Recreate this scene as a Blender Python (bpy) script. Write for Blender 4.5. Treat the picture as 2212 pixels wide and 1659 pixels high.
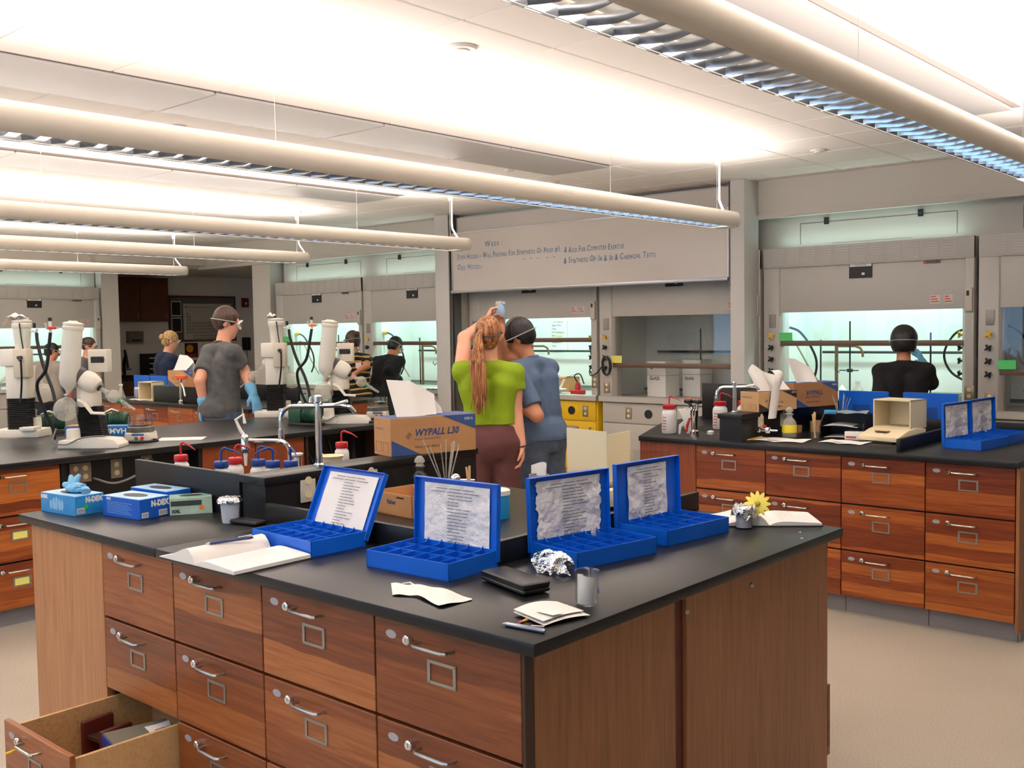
import bpy, bmesh, math, random
import numpy as np
from mathutils import Vector, Matrix

for o in list(bpy.data.objects): bpy.data.objects.remove(o, do_unlink=True)
SC = bpy.context.scene
COL = SC.collection
random.seed(7)
RNG = np.random.default_rng(5)

# ------------------------------------------------------------------ camera
IW, IH = 2212, 1659
F_PX, YAW, PITCH, ROLL, CAM_H = 2194.0, -0.72206874, 0.05462303, 0.01531707, 1.65
def cam_axes():
    sy, cy = math.sin(YAW), math.cos(YAW)
    fw = Vector((sy*math.cos(PITCH), cy*math.cos(PITCH), -math.sin(PITCH)))
    rt = Vector((cy, -sy, 0)); dn = fw.cross(rt)
    c, s = math.cos(ROLL), math.sin(ROLL)
    return c*rt + s*dn, -s*rt + c*dn, fw
CRT, CDN, CFW = cam_axes()
CPOS = Vector((0, 0, CAM_H))
cam_data = bpy.data.cameras.new('camera')
cam_data.sensor_fit = 'HORIZONTAL'; cam_data.sensor_width = 36
cam_data.lens = 36*F_PX/IW; cam_data.clip_start = 0.05; cam_data.clip_end = 100
cam = bpy.data.objects.new('camera', cam_data); COL.objects.link(cam)
mw = Matrix.Identity(4)
for i in range(3):
    mw[i][0] = CRT[i]; mw[i][1] = -CDN[i]; mw[i][2] = -CFW[i]; mw[i][3] = CPOS[i]
cam.matrix_world = mw
SC.camera = cam
def ray(u, v): return CRT*((u-IW/2)/F_PX) + CDN*((v-IH/2)/F_PX) + CFW
def onz(u, v, z): d = ray(u, v); return CPOS + d*((z-CAM_H)/d.z)
def onx(u, v, x): d = ray(u, v); return CPOS + d*(x/d.x)
def ony(u, v, y): d = ray(u, v); return CPOS + d*(y/d.y)
def atd(u, v, d): return CPOS + ray(u, v)*d          # a point at a given distance along the view axis

# ------------------------------------------------------------------ world, exposure
SC.view_settings.view_transform = 'Standard'; SC.view_settings.look = 'None'
SC.view_settings.gamma = 1.0; SC.view_settings.use_curve_mapping = False
SC.view_settings.exposure = 0.0
world = bpy.data.worlds.new('world'); SC.world = world; world.use_nodes = True
bg = world.node_tree.nodes['Background']
bg.inputs[0].default_value = (0.42, 0.66, 1.0, 1); bg.inputs[1].default_value = 3.0
LAMP_UP, LAMP_DOWN, HOOD_LAMP = 17.5, 2.6, 22.0       # watts per metre of pendant (up, down), watts per hood
LAMP_COL = (1.0, 0.91, 0.84)
HOOD_COL = (0.68, 1.0, 0.93)

# ------------------------------------------------------------------ materials
MATS = {}
def nt(name):
    m = bpy.data.materials.new(name); m.use_nodes = True
    t = m.node_tree; b = t.nodes['Principled BSDF']
    MATS[name] = m
    return m, t, b
def link(t, a, b): t.links.new(a, b)
def lin(c):
    return tuple(((x/255.0)/12.92 if x <= 10 else (((x/255.0)+0.055)/1.055)**2.4) for x in c)
def mat(name, rgb, rough=0.5, metal=0.0, var=0.0, vscale=8.0, bump=0.0, bscale=60.0, spec=0.5, vstretch=None, coat=0.0, emit=None, estr=0.0, bdist=.01):
    """plain principled surface; rgb is sRGB 0..255; var mottles the colour, bump gives fine relief"""
    if name in MATS: return MATS[name]
    m, t, b = nt(name)
    c = lin(rgb)
    b.inputs['Base Color'].default_value = (*c, 1); b.inputs['Roughness'].default_value = rough
    b.inputs['Metallic'].default_value = metal; b.inputs['Specular IOR Level'].default_value = spec
    b.inputs['Coat Weight'].default_value = coat
    if var > 0 or bump > 0:
        tc = t.nodes.new('ShaderNodeTexCoord'); mp = t.nodes.new('ShaderNodeMapping')
        if vstretch: mp.inputs['Scale'].default_value = vstretch
        link(t, tc.outputs['Object'], mp.inputs['Vector'])
    if var > 0:
        n = t.nodes.new('ShaderNodeTexNoise'); n.inputs['Scale'].default_value = vscale; n.inputs['Detail'].default_value = 4
        link(t, mp.outputs[0], n.inputs['Vector'])
        r = t.nodes.new('ShaderNodeMapRange'); r.inputs[1].default_value = .3; r.inputs[2].default_value = .7
        r.inputs[3].default_value = 1-var; r.inputs[4].default_value = 1+var
        link(t, n.outputs[0], r.inputs[0])
        h = t.nodes.new('ShaderNodeHueSaturation'); h.inputs['Color'].default_value = (*c, 1)
        link(t, r.outputs[0], h.inputs['Value']); link(t, h.outputs[0], b.inputs['Base Color'])
    if bump > 0:
        n2 = t.nodes.new('ShaderNodeTexNoise'); n2.inputs['Scale'].default_value = bscale; n2.inputs['Detail'].default_value = 3
        link(t, mp.outputs[0], n2.inputs['Vector'])
        bp = t.nodes.new('ShaderNodeBump'); bp.inputs['Strength'].default_value = bump; bp.inputs['Distance'].default_value = bdist
        link(t, n2.outputs[0], bp.inputs['Height']); link(t, bp.outputs[0], b.inputs['Normal'])
    if emit:
        b.inputs['Emission Color'].default_value = (*emit, 1); b.inputs['Emission Strength'].default_value = estr
    return m
def glass(name, tint=(1, 1, 1), refl=0.08, rough=0.02, haze=0.0, hazecol=(0.8, 0.8, 0.78)):
    """thin glass: clear transmission, fresnel gloss, optionally frosted"""
    if name in MATS: return MATS[name]
    m, t, b = nt(name)
    out = t.nodes['Material Output']
    tr = t.nodes.new('ShaderNodeBsdfTransparent'); tr.inputs[0].default_value = (*tint, 1)
    gl = t.nodes.new('ShaderNodeBsdfGlossy'); gl.inputs[1].default_value = rough
    lw = t.nodes.new('ShaderNodeLayerWeight'); lw.inputs[0].default_value = 0.5
    pw = t.nodes.new('ShaderNodeMath'); pw.operation = 'POWER'; pw.inputs[1].default_value = 5.0
    link(t, lw.outputs['Facing'], pw.inputs[0])
    mr = t.nodes.new('ShaderNodeMapRange'); mr.inputs[3].default_value = refl*0.5; mr.inputs[4].default_value = 0.8
    link(t, pw.outputs[0], mr.inputs[0])
    mx = t.nodes.new('ShaderNodeMixShader'); link(t, mr.outputs[0], mx.inputs[0]); link(t, tr.outputs[0], mx.inputs[1]); link(t, gl.outputs[0], mx.inputs[2])
    last = mx
    if haze > 0:
        df = t.nodes.new('ShaderNodeBsdfDiffuse'); df.inputs[0].default_value = (*hazecol, 1)
        m2 = t.nodes.new('ShaderNodeMixShader'); m2.inputs[0].default_value = haze
        link(t, mx.outputs[0], m2.inputs[1]); link(t, df.outputs[0], m2.inputs[2]); last = m2
    link(t, last.outputs[0], out.inputs[0])
    return m
def wood(name, dark, mid, light, axis='X', plank=0.065, rough=0.38, grain=1.0, planky=True, pk=.55):
    """boards: plank bands across, grain along the given axis, each object its own shade"""
    if name in MATS: return MATS[name]
    m, t, b = nt(name)
    tc = t.nodes.new('ShaderNodeTexCoord'); oi = t.nodes.new('ShaderNodeObjectInfo')
    off = t.nodes.new('ShaderNodeVectorMath'); off.operation = 'SCALE'
    cmb = t.nodes.new('ShaderNodeCombineXYZ')
    for i in range(3): link(t, oi.outputs['Random'], cmb.inputs[i])
    link(t, cmb.outputs[0], off.inputs[0]); off.inputs['Scale'].default_value = 13.7
    add = t.nodes.new('ShaderNodeVectorMath'); add.operation = 'ADD'
    link(t, tc.outputs['Object'], add.inputs[0]); link(t, off.outputs[0], add.inputs[1])
    mp = t.nodes.new('ShaderNodeMapping'); link(t, add.outputs[0], mp.inputs[0])
    mp.inputs['Scale'].default_value = (1.3, 26, 26) if axis == 'X' else (26, 26, 1.3)
    n = t.nodes.new('ShaderNodeTexNoise'); n.inputs['Scale'].default_value = 2.2; n.inputs['Detail'].default_value = 6; n.inputs['Distortion'].default_value = 1.2
    link(t, mp.outputs[0], n.inputs['Vector'])
    # plank bands
    sep = t.nodes.new('ShaderNodeSeparateXYZ'); link(t, add.outputs[0], sep.inputs[0])
    wob = t.nodes.new('ShaderNodeTexNoise'); wob.inputs['Scale'].default_value = 2.5; link(t, add.outputs[0], wob.inputs['Vector'])
    q = t.nodes.new('ShaderNodeMath'); q.operation = 'MULTIPLY_ADD'; q.inputs[1].default_value = 0.05 if planky else 0.0
    link(t, wob.outputs[0], q.inputs[0]); link(t, sep.outputs[2 if axis == 'X' else 1], q.inputs[2])
    dv = t.nodes.new('ShaderNodeMath'); dv.operation = 'DIVIDE'; dv.inputs[1].default_value = plank; link(t, q.outputs[0], dv.inputs[0])
    fl = t.nodes.new('ShaderNodeMath'); fl.operation = 'FLOOR'; link(t, dv.outputs[0], fl.inputs[0])
    wn = t.nodes.new('ShaderNodeTexWhiteNoise'); wn.noise_dimensions = '1D'; link(t, fl.outputs[0], wn.inputs['W'])
    mixv = t.nodes.new('ShaderNodeMath'); mixv.operation = 'MULTIPLY_ADD'; mixv.inputs[1].default_value = pk if planky else 0.12
    gm = t.nodes.new('ShaderNodeMath'); gm.operation = 'MULTIPLY'; gm.inputs[1].default_value = (0.62*grain+(.55-pk)*.9) if planky else 0.9*grain
    link(t, n.outputs[0], gm.inputs[0]); link(t, wn.outputs['Value'], mixv.inputs[0]); link(t, gm.outputs[0], mixv.inputs[2])
    cr = t.nodes.new('ShaderNodeValToRGB'); e = cr.color_ramp.elements
    e[0].position = 0.18; e[0].color = (*lin(dark), 1); e[1].position = 0.85; e[1].color = (*lin(light), 1)
    k = e.new(0.48); k.color = (*lin(mid), 1)
    link(t, mixv.outputs[0], cr.inputs[0]); link(t, cr.outputs[0], b.inputs['Base Color'])
    b.inputs['Roughness'].default_value = rough
    bp = t.nodes.new('ShaderNodeBump'); bp.inputs['Strength'].default_value = 0.06; bp.inputs['Distance'].default_value = 0.004
    link(t, n.outputs[0], bp.inputs['Height']); link(t, bp.outputs[0], b.inputs['Normal'])
    return m
def speckle(name, rgb, rgb2, scale=220, rough=0.4, amount=0.5):
    if name in MATS: return MATS[name]
    m, t, b = nt(name)
    tc = t.nodes.new('ShaderNodeTexCoord')
    n = t.nodes.new('ShaderNodeTexNoise'); n.inputs['Scale'].default_value = scale; n.inputs['Detail'].default_value = 2
    link(t, tc.outputs['Object'], n.inputs['Vector'])
    n2 = t.nodes.new('ShaderNodeTexNoise'); n2.inputs['Scale'].default_value = 1.7; n2.inputs['Detail'].default_value = 3
    link(t, tc.outputs['Object'], n2.inputs['Vector'])
    cr = t.nodes.new('ShaderNodeValToRGB'); e = cr.color_ramp.elements
    e[0].position = 0.35; e[0].color = (*lin(rgb2), 1); e[1].position = 0.62; e[1].color = (*lin(rgb), 1)
    link(t, n.outputs[0], cr.inputs[0])
    h = t.nodes.new('ShaderNodeHueSaturation'); link(t, cr.outputs[0], h.inputs['Color'])
    r = t.nodes.new('ShaderNodeMapRange'); r.inputs[3].default_value = 0.9; r.inputs[4].default_value = 1.1
    link(t, n2.outputs[0], r.inputs[0]); link(t, r.outputs[0], h.inputs['Value'])
    link(t, h.outputs[0], b.inputs['Base Color']); b.inputs['Roughness'].default_value = rough
    return m
def stripes(name, a, b_, period=0.04, duty=0.4, axis=2, rough=0.85):
    m, t, b = nt(name)
    tc = t.nodes.new('ShaderNodeTexCoord'); s = t.nodes.new('ShaderNodeSeparateXYZ'); link(t, tc.outputs['Object'], s.inputs[0])
    n = t.nodes.new('ShaderNodeTexNoise'); n.inputs['Scale'].default_value = 5; link(t, tc.outputs['Object'], n.inputs['Vector'])
    ma = t.nodes.new('ShaderNodeMath'); ma.operation = 'MULTIPLY_ADD'; ma.inputs[1].default_value = 0.05
    link(t, n.outputs[0], ma.inputs[0]); link(t, s.outputs[axis], ma.inputs[2])
    d = t.nodes.new('ShaderNodeMath'); d.operation = 'DIVIDE'; d.inputs[1].default_value = period; link(t, ma.outputs[0], d.inputs[0])
    f = t.nodes.new('ShaderNodeMath'); f.operation = 'FRACT'; link(t, d.outputs[0], f.inputs[0])
    l = t.nodes.new('ShaderNodeMath'); l.operation = 'LESS_THAN'; l.inputs[1].default_value = duty; link(t, f.outputs[0], l.inputs[0])
    mx = t.nodes.new('ShaderNodeMixRGB'); mx.inputs[1].default_value = (*lin(a), 1); mx.inputs[2].default_value = (*lin(b_), 1)
    link(t, l.outputs[0], mx.inputs[0]); link(t, mx.outputs[0], b.inputs['Base Color']); b.inputs['Roughness'].default_value = rough
    return m

CHERRY = wood('cherry_wood', (92, 44, 20), (138, 74, 36), (186, 118, 64), plank=0.10, grain=.75, pk=.40)
CHERRY2 = wood('cherry_wood_deep', (84, 30, 10), (132, 58, 22), (186, 106, 42), plank=.055, grain=.85, pk=.46)
OAK = wood('oak_veneer', (120, 74, 42), (152, 98, 60), (176, 120, 78), axis='Z', plank=0.23, planky=False)
OAKL = wood('oak_veneer_pale', (150, 98, 58), (178, 122, 78), (198, 146, 98), axis='Z', plank=0.23, planky=False)
OAKR = wood('oak_veneer_red', (100, 40, 18), (134, 64, 32), (156, 84, 44), axis='Z', plank=0.2, planky=False)
DKRED = mat('dark_red_wood', (92, 32, 22), 0.45, var=0.2)
DKBRN = mat('dark_brown_edge', (58, 34, 22), 0.5, var=0.15)
BIRCH = wood('birch_ply', (176, 132, 84), (206, 164, 112), (220, 184, 134), axis='X', plank=0.4, planky=False)
EPOXY = mat('black_epoxy', (25, 25, 27), 0.33, spec=.38, var=0.12, vscale=3.0, bump=0.03, bscale=300)
EPOXYD = mat('black_epoxy_matt', (22, 22, 23), 0.42, spec=.4, var=0.15, vscale=5)
STEEL = mat('brushed_steel', (190, 188, 182), 0.28, 1.0)
CHROME = mat('chrome', (220, 222, 225), 0.07, 1.0)
PEWTER = mat('pewter_grey', (158, 154, 146), 0.4, 0.8)
SILVLAB = mat('silver_plate', (168, 168, 176), 0.45, 0.3)
WALLW = mat('off_white_paint', (208, 201, 191), 0.6, var=0.02, vscale=2)
HOODW = mat('hood_enamel', (188, 183, 175), 0.42, var=0.015, vscale=2)
HOODIN = mat('hood_liner', (226, 228, 222), 0.4)
BLACK = mat('black_plastic', (16, 16, 17), 0.4)
DARK = mat('dark_grey', (44, 43, 42), 0.6)
GREY = mat('mid_grey', (120, 118, 114), 0.5)
WHITE = mat('white_plastic', (228, 226, 220), 0.4)
IVORY = mat('ivory_plastic', (222, 206, 168), 0.45)
BLUEP = mat('blue_plastic', (4, 96, 208), 0.36, var=0.06, vscale=10, bump=0.04, bscale=400)
REDP = mat('red_plastic', (188, 24, 34), 0.4)
BLUECAP = mat('blue_cap', (24, 62, 140), 0.4)
PAPER = mat('white_paper', (226, 222, 217), 0.8)
CRUMPLE = mat('crumpled_paper', (228, 225, 224), 0.8, bump=.9, bscale=20, bdist=.020)
INK = mat('black_ink', (40, 40, 44), 0.8)
FOIL = mat('aluminium_foil', (226, 226, 228), 0.16, 1.0, bump=0.7, bscale=90)
CARD = mat('brown_cardboard', (190, 140, 92), 0.75, var=0.05, vscale=12)
CARDB = mat('cardboard_blue_print', (52, 84, 140), 0.7)
MANILA = mat('manila_card', (228, 214, 178), 0.75)
PRINTB = mat('blue_print', (56, 76, 128), 0.7)
GLASS = glass('clear_glass', (0.97, 0.98, 0.98), 0.10)
GLASSW = glass('window_glass', (0.93, 0.95, 0.95), 0.09, 0.0)
FROST = glass('frosted_glass', (0.9, 0.88, 0.82), 0.1, 0.1, 0.72, (0.80, 0.77, 0.70))
FROST2 = glass('misty_glass', (0.92, 0.92, 0.88), 0.12, 0.06, 0.28, (0.80, 0.78, 0.70))
SMOKE = glass('smoky_cup', (0.8, 0.85, 0.9), 0.1, 0.1, 0.5, (0.82, 0.86, 0.90))
POLY = mat('milky_polyethylene', (226, 224, 222), 0.45)
YELLOW = mat('safety_yellow', (232, 186, 8), 0.45, var=0.03)
GREENP = mat('pump_green', (28, 74, 52), 0.5, var=0.15, vscale=20)
MACHW = mat('machine_white', (226, 220, 206), 0.45)
RUBBER = mat('black_rubber', (20, 20, 21), 0.6)
SKIN = mat('skin', (222, 160, 132), 0.55, var=0.06, vscale=14)
SKIN2 = mat('skin_tan', (196, 132, 98), 0.55, var=0.06, vscale=14)
GLOVE = mat('blue_nitrile', (104, 168, 208), 0.5, bump=0.1, bscale=80)

# ------------------------------------------------------------------ mesh tools
class MB:
    def __init__(s): s.v = []; s.f = []
    def add(s, vs, fs):
        n = len(s.v); s.v += [tuple(p) for p in vs]; s.f += [tuple(i+n for i in f) for f in fs]; return s
    def box(s, x0, x1, y0, y1, z0, z1, M=None):
        vs = [Vector(p) for p in ((x0,y0,z0),(x1,y0,z0),(x1,y1,z0),(x0,y1,z0),(x0,y0,z1),(x1,y0,z1),(x1,y1,z1),(x0,y1,z1))]
        if M is not None: vs = [M @ p for p in vs]
        return s.add(vs, [(3,2,1,0),(4,5,6,7),(0,1,5,4),(1,2,6,5),(2,3,7,6),(3,0,4,7)])
    def cyl(s, p0, p1, r0, r1=None, n=16):
        return s.tube([p0, p1], [r0, r0 if r1 is None else r1], n)
    def tube(s, pts, r, n=8, cap=True, flat=1.0):
        pts = [Vector(p) for p in pts]; k = len(pts)
        rr = r if isinstance(r, (list, tuple)) else [r]*k
        vs = []; prev = None
        for i, p in enumerate(pts):
            t = (pts[min(i+1, k-1)] - pts[max(i-1, 0)])
            if t.length < 1e-9: t = Vector((0, 0, 1))
            t.normalize()
            if prev is None:
                a = Vector((0, 0, 1)) if abs(t.z) < 0.9 else Vector((1, 0, 0))
                u = t.cross(a).normalized()
            else:
                u = (prev - t*prev.dot(t)).normalized()
            prev = u; w = t.cross(u)
            for j in range(n):
                a = 2*math.pi*j/n
                vs.append(p + (u*math.cos(a) + w*math.sin(a)*flat)*rr[i])
        fs = []
        for i in range(k-1):
            for j in range(n):
                j2 = (j+1) % n
                fs.append((i*n+j, i*n+j2, (i+1)*n+j2, (i+1)*n+j))
        if cap: fs += [tuple(reversed(range(n))), tuple((k-1)*n+j for j in range(n))]
        return s.add(vs, fs)
    def lathe(s, prof, n=20, M=None, c=(0, 0, 0), cap=True):
        vs = []; k = len(prof)
        for r, z in prof:
            for j in range(n):
                a = 2*math.pi*j/n; p = Vector((c[0]+r*math.cos(a), c[1]+r*math.sin(a), c[2]+z))
                vs.append(M @ p if M is not None else p)
        fs = []
        for i in range(k-1):
            for j in range(n):
                j2 = (j+1) % n; fs.append((i*n+j, i*n+j2, (i+1)*n+j2, (i+1)*n+j))
        if cap: fs += [tuple(reversed(range(n))), tuple((k-1)*n+j for j in range(n))]
        return s.add(vs, fs)
    def ball(s, c, r, n=16, m=10, M=None):
        rx, ry, rz = r if isinstance(r, (list, tuple)) else (r, r, r)
        vs = []
        for i in range(m+1):
            th = math.pi*(0.02 + 0.96*i/m) - math.pi/2
            for j in range(n):
                a = 2*math.pi*j/n
                p = Vector((rx*math.cos(th)*math.cos(a), ry*math.cos(th)*math.sin(a), rz*math.sin(th)))
                p = (M @ p if M is not None else p) + Vector(c); vs.append(p)
        fs = []
        for i in range(m):
            for j in range(n):
                j2 = (j+1) % n; fs.append((i*n+j, i*n+j2, (i+1)*n+j2, (i+1)*n+j))
        fs += [tuple(reversed(range(n))), tuple(m*n+j for j in range(n))]
        return s.add(vs, fs)
    def prism(s, poly, a, b, axis='Z', M=None):
        """poly in the plane across axis, extruded from a to b"""
        def P(p, h):
            q = Vector((p[0], p[1], h)) if axis == 'Z' else Vector((p[0], h, p[1])) if axis == 'Y' else Vector((h, p[0], p[1]))
            return M @ q if M is not None else q
        n = len(poly)
        vs = [P(p, a) for p in poly] + [P(p, b) for p in poly]
        fs = [tuple(reversed(range(n))), tuple(range(n, 2*n))] + [(i, (i+1) % n, n+(i+1) % n, n+i) for i in range(n)]
        return s.add(vs, fs)
    def sheet(s, fn, nu, nv, thick=0.0):
        vs = [Vector(fn(i/nu, j/nv)) for j in range(nv+1) for i in range(nu+1)]
        fs = [(j*(nu+1)+i, j*(nu+1)+i+1, (j+1)*(nu+1)+i+1, (j+1)*(nu+1)+i) for j in range(nv) for i in range(nu)]
        return s.add(vs, fs)
    def mesh(s, name, m, bevel=0.0, seg=2, smooth=True, ang=35, solid=0.0):
        me = bpy.data.meshes.new(name); me.from_pydata([tuple(v) for v in s.v], [], s.f); me.validate()
        bm = bmesh.new(); bm.from_mesh(me)
        if solid:
            g = bm.faces[:]; bmesh.ops.recalc_face_normals(bm, faces=g); bmesh.ops.solidify(bm, geom=g, thickness=solid)
        bmesh.ops.recalc_face_normals(bm, faces=bm.faces[:])
        if bevel > 0:
            ed = [e for e in bm.edges if e.is_manifold and e.calc_face_angle(0) > 0.5]
            bmesh.ops.bevel(bm, geom=ed, offset=bevel, segments=seg, affect='EDGES', profile=0.5)
        bm.to_mesh(me); bm.free()
        if smooth:
            me.polygons.foreach_set('use_smooth', [True]*len(me.polygons)); me.set_sharp_from_angle(angle=math.radians(ang))
        me.materials.append(m)
        return me
    def build(s, name, m, parent=None, loc=None, **kw):
        return put(name, s.mesh(name, m, **kw), parent, loc)
def put(name, me, parent=None, loc=None, rot=None):
    o = bpy.data.objects.new(name, me); COL.objects.link(o)
    if parent is not None: o.parent = parent
    if loc is not None: o.location = loc
    if rot is not None: o.rotation_euler = rot
    return o
def thing(name, label, cat, loc=(0, 0, 0), rotz=0.0, group=None):
    o = bpy.data.objects.new(name, None); COL.objects.link(o); o.empty_display_size = 0.1
    o.location = loc; o.rotation_euler = (0, 0, rotz); o['label'] = label; o['category'] = cat
    if group: o['group'] = group
    return o
def tag(o, label, cat, group=None):
    o['label'] = label; o['category'] = cat
    if group: o['group'] = group
    return o
def struct(o, label=None):
    o['kind'] = 'structure'
    if label: o['label'] = label
    return o
def dup(root, loc=None, rotz=None, label=None, group=None):
    r = root.copy(); COL.objects.link(r)
    if loc is not None: r.location = loc
    if rotz is not None: r.rotation_euler = (0, 0, rotz)
    if label: r['label'] = label
    if group: r['group'] = group
    for ch in list(root.children):
        c = ch.copy(); COL.objects.link(c); c.parent = r
        for g in list(ch.children):
            d = g.copy(); COL.objects.link(d); d.parent = c
    return r
def box(name, m, dims, parent=None, bevel=0.0, loc=None, seg=2):
    return MB().box(*dims).build(name, m, parent, loc, bevel=bevel, seg=seg)
_TXT = {}
def text_mesh(body, m, size=0.1, align='LEFT', shear=0.0, bold=0.0, sx=1.0, extrude=0.0005):
    cu = bpy.data.curves.new('lettering', 'FONT'); cu.body = body; cu.size = size; cu.align_x = align; cu.shear = shear
    cu.offset = bold; cu.extrude = extrude; cu.resolution_u = 2; cu.space_line = 1.0
    ob = bpy.data.objects.new('lettering_curve', cu); COL.objects.link(ob)
    dg = bpy.context.evaluated_depsgraph_get(); ob2 = ob.evaluated_get(dg)
    me = bpy.data.meshes.new_from_object(ob2); bpy.data.objects.remove(ob, do_unlink=True); bpy.data.curves.remove(cu)
    if sx != 1.0:
        for v in me.vertices: v.co.x *= sx
    me.materials.clear(); me.materials.append(m)
    return me
def lettering(body, m, parent, loc, rot=(math.pi/2, 0, 0), size=0.1, name='lettering', **kw):
    """flat print standing on a face; default rotation reads from -Y"""
    return put(name, text_mesh(body, m, size, **kw), parent, loc, rot)
RX90 = (math.pi/2, 0, 0)
def spl(pts, n=6):
    """smooth curve through the points"""
    P = [Vector(p) for p in pts]; P = [P[0]*2-P[1]] + P + [P[-1]*2-P[-2]]; out = []
    for i in range(1, len(P)-2):
        a, b, c, d = P[i-1:i+3]
        for k in range(n):
            t = k/n; out.append(.5*((2*b)+(c-a)*t+(2*a-5*b+4*c-d)*t*t+(3*b-a-3*c+d)*t*t*t))
    return out + [P[-2]]
def arc(c, r, a0, a1, n, u, w):
    c, u, w = Vector(c), Vector(u), Vector(w)
    return [c + (u*math.cos(a0+(a1-a0)*i/n) + w*math.sin(a0+(a1-a0)*i/n))*r for i in range(n+1)]

# ================================================================== the room
ZC = 2.95
FLOORM = speckle('vinyl_floor', (196, 186, 170), (168, 158, 142), 160, 0.33)
CEILT = mat('ceiling_tile', (242, 235, 229), 0.9, bump=0.05, bscale=250)
CEILB = mat('ceiling_grid', (150, 138, 132), 0.8)
DRUST = mat('brown_hood_rail', (110, 88, 74), 0.45, 0.3)
fl = MB().box(-17, 3.3, -2.7, 11.8, -0.1, 0).build('floor', FLOORM); struct(fl)
ce = MB().box(-13.9, 3.3, -2.7, 8.6, ZC+0.014, ZC+0.08).build('ceiling', CEILB); struct(ce)
PITCH_T = 0.61
clouds = [(-2.46, -1.85), (-5.51, -4.90), (-8.05, -7.44), (-10.98, -10.37)]
def in_frame(p, m=60):
    q = Vector(p) - CPOS; d = q.dot(CFW)
    if d < 0.3: return False
    u, v = q.dot(CRT)/d*F_PX + IW/2, q.dot(CDN)/d*F_PX + IH/2
    return -m < u < IW+m and -m < v < IH+m
tile_me = MB().box(-.301, .301, -.301, .301, 0, .0135).mesh('tile', CEILT, bevel=0.004, seg=1)
rest = MB(); cand = []
x0 = -3.63 + PITCH_T/2 + 11*PITCH_T
i = 0
xs = [x0 - k*PITCH_T for k in range(29)]; ys = [2.54 + PITCH_T/2 + k*PITCH_T for k in range(-8, 10)]
for x in xs:
    for y in ys:
        if x < -13.7 or x > 3.1 or y > 8.5: continue
        if any(a-.1 < x < b+.1 for a, b in clouds) and y < 6.8: continue
        cand.append((math.hypot(x, y), x, y, in_frame((x, y, ZC), 250)))
cand.sort()
nt_ = 0
for d, x, y, vis in cand:
    if vis and nt_ < 300:
        put('tile', tile_me, ce, (x, y, ZC)); nt_ += 1
    else:
        rest.box(x-.302, x+.302, y-.302, y+.302, ZC, ZC+.0135)
ro = rest.build('tile_field', CEILT, ce); ro['kind'] = 'stuff'
PERF = mat('perforated_metal', (184, 179, 177), 0.4, 0.0, bump=0.05, bscale=900)
cl_me = MB().box(-.303, .303, -.607, .607, 0, .016).mesh('perforated_panel', PERF, bevel=0.005, seg=1)
for a, b in clouds:
    for k in range(7):
        put('perforated_panel', cl_me, ce, ((a+b)/2, 6.82-.61-1.22*k, ZC-.004))
# walls
def wallbox(name, dims, m=WALLW, parent=None, **kw):
    o = MB().box(*dims).build(name, m, parent, **kw)
    if parent is None: struct(o)
    return o
wallbox('wall_back', (-12.4, 3.3, 9.42, 9.55, 0, ZC+.08))
wallbox('wall_left', (-15.2, -15.1, -2.7, 7.42, 0, ZC+.08))
wallbox('wall_right', (3.2, 3.3, -2.7, 9.5, 0, ZC+.08))
wl = wallbox('wall_left_end', (-15.1, -14.2, 7.16, 7.42, 0, ZC))
wallbox('wall_back_end', (-12.4, -11.98, 8.5, 9.42, 0, 2.62))
wallbox('wall_alcove', (-16.4, -16.3, 6.8, 11.6, 0, 2.75), mat('alcove_paint', (240, 232, 222), 0.7))
wallbox('wall_alcove_back', (-16.4, -12.3, 11.5, 11.6, 0, 2.75), MATS['alcove_paint'])
wallbox('wall_alcove_side', (-12.42, -12.3, 9.42, 11.6, 0, 2.75), MATS['alcove_paint'])
wallbox('wall_alcove_near', (-16.4, -15.1, 6.8, 6.9, 0, 2.75), MATS['alcove_paint'])
wallbox('ceiling_alcove', (-16.4, -13.6, 6.8, 11.6, 2.66, 2.75))
wallbox('ceiling_alcove_back', (-13.6, -12.3, 8.6, 11.6, 2.66, 2.75))
so = wallbox('trim_1', (-13.75, 3.3, 8.5, 9.42, 2.62, ZC+.014))
MB().box(-13.75, 3.3, 8.47, 8.52, 2.605, 2.65).build('soffit_lip', WALLW, so, bevel=.004)
s2 = wallbox('trim_2', (-15.1, -13.75, -2.7, 8.6, 2.62, ZC+.014))
# the window wall behind the photographer
WY = -2.6
wf = MB()
wins = [(-11.5, -8.5), (-8.1, -5.1), (-4.7, -1.7), (-1.3, 1.7)]
ex = [-17] + [v for w in wins for v in w] + [3.3]
for k in range(0, len(ex), 2): wf.box(ex[k], ex[k+1], WY-.12, WY, 0, ZC+.08)
for a, b in wins:
    wf.box(a, b, WY-.12, WY, 0, .95); wf.box(a, b, WY-.12, WY, 2.5, ZC+.08)
struct(wf.build('wall_front', WALLW))
ALU = mat('aluminium', (176, 176, 178), 0.35, 0.9)
for n, (a, b) in enumerate(wins, 1):
    fr = MB()
    for q in (a, (a+b)/2-.03, b-.06): fr.box(q, q+.06, WY-.09, WY-.03, .95, 2.5)
    fr.box(a, b, WY-.09, WY-.03, .95, 1.01); fr.box(a, b, WY-.09, WY-.03, 2.44, 2.5)
    w = struct(fr.build('window_%d' % n, ALU))
    for p, q in ((a+.06, (a+b)/2-.03), ((a+b)/2+.03, b-.06)):
        MB().box(p, q, WY-.065, WY-.06, 1.01, 2.44).build('pane', GLASSW, w)
# car park outside the windows
struct(MB().box(-18, 6, -14, -2.75, -.6, -.5).build('ground_outside', mat('asphalt', (110, 112, 116), 0.9, var=.1)))

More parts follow.
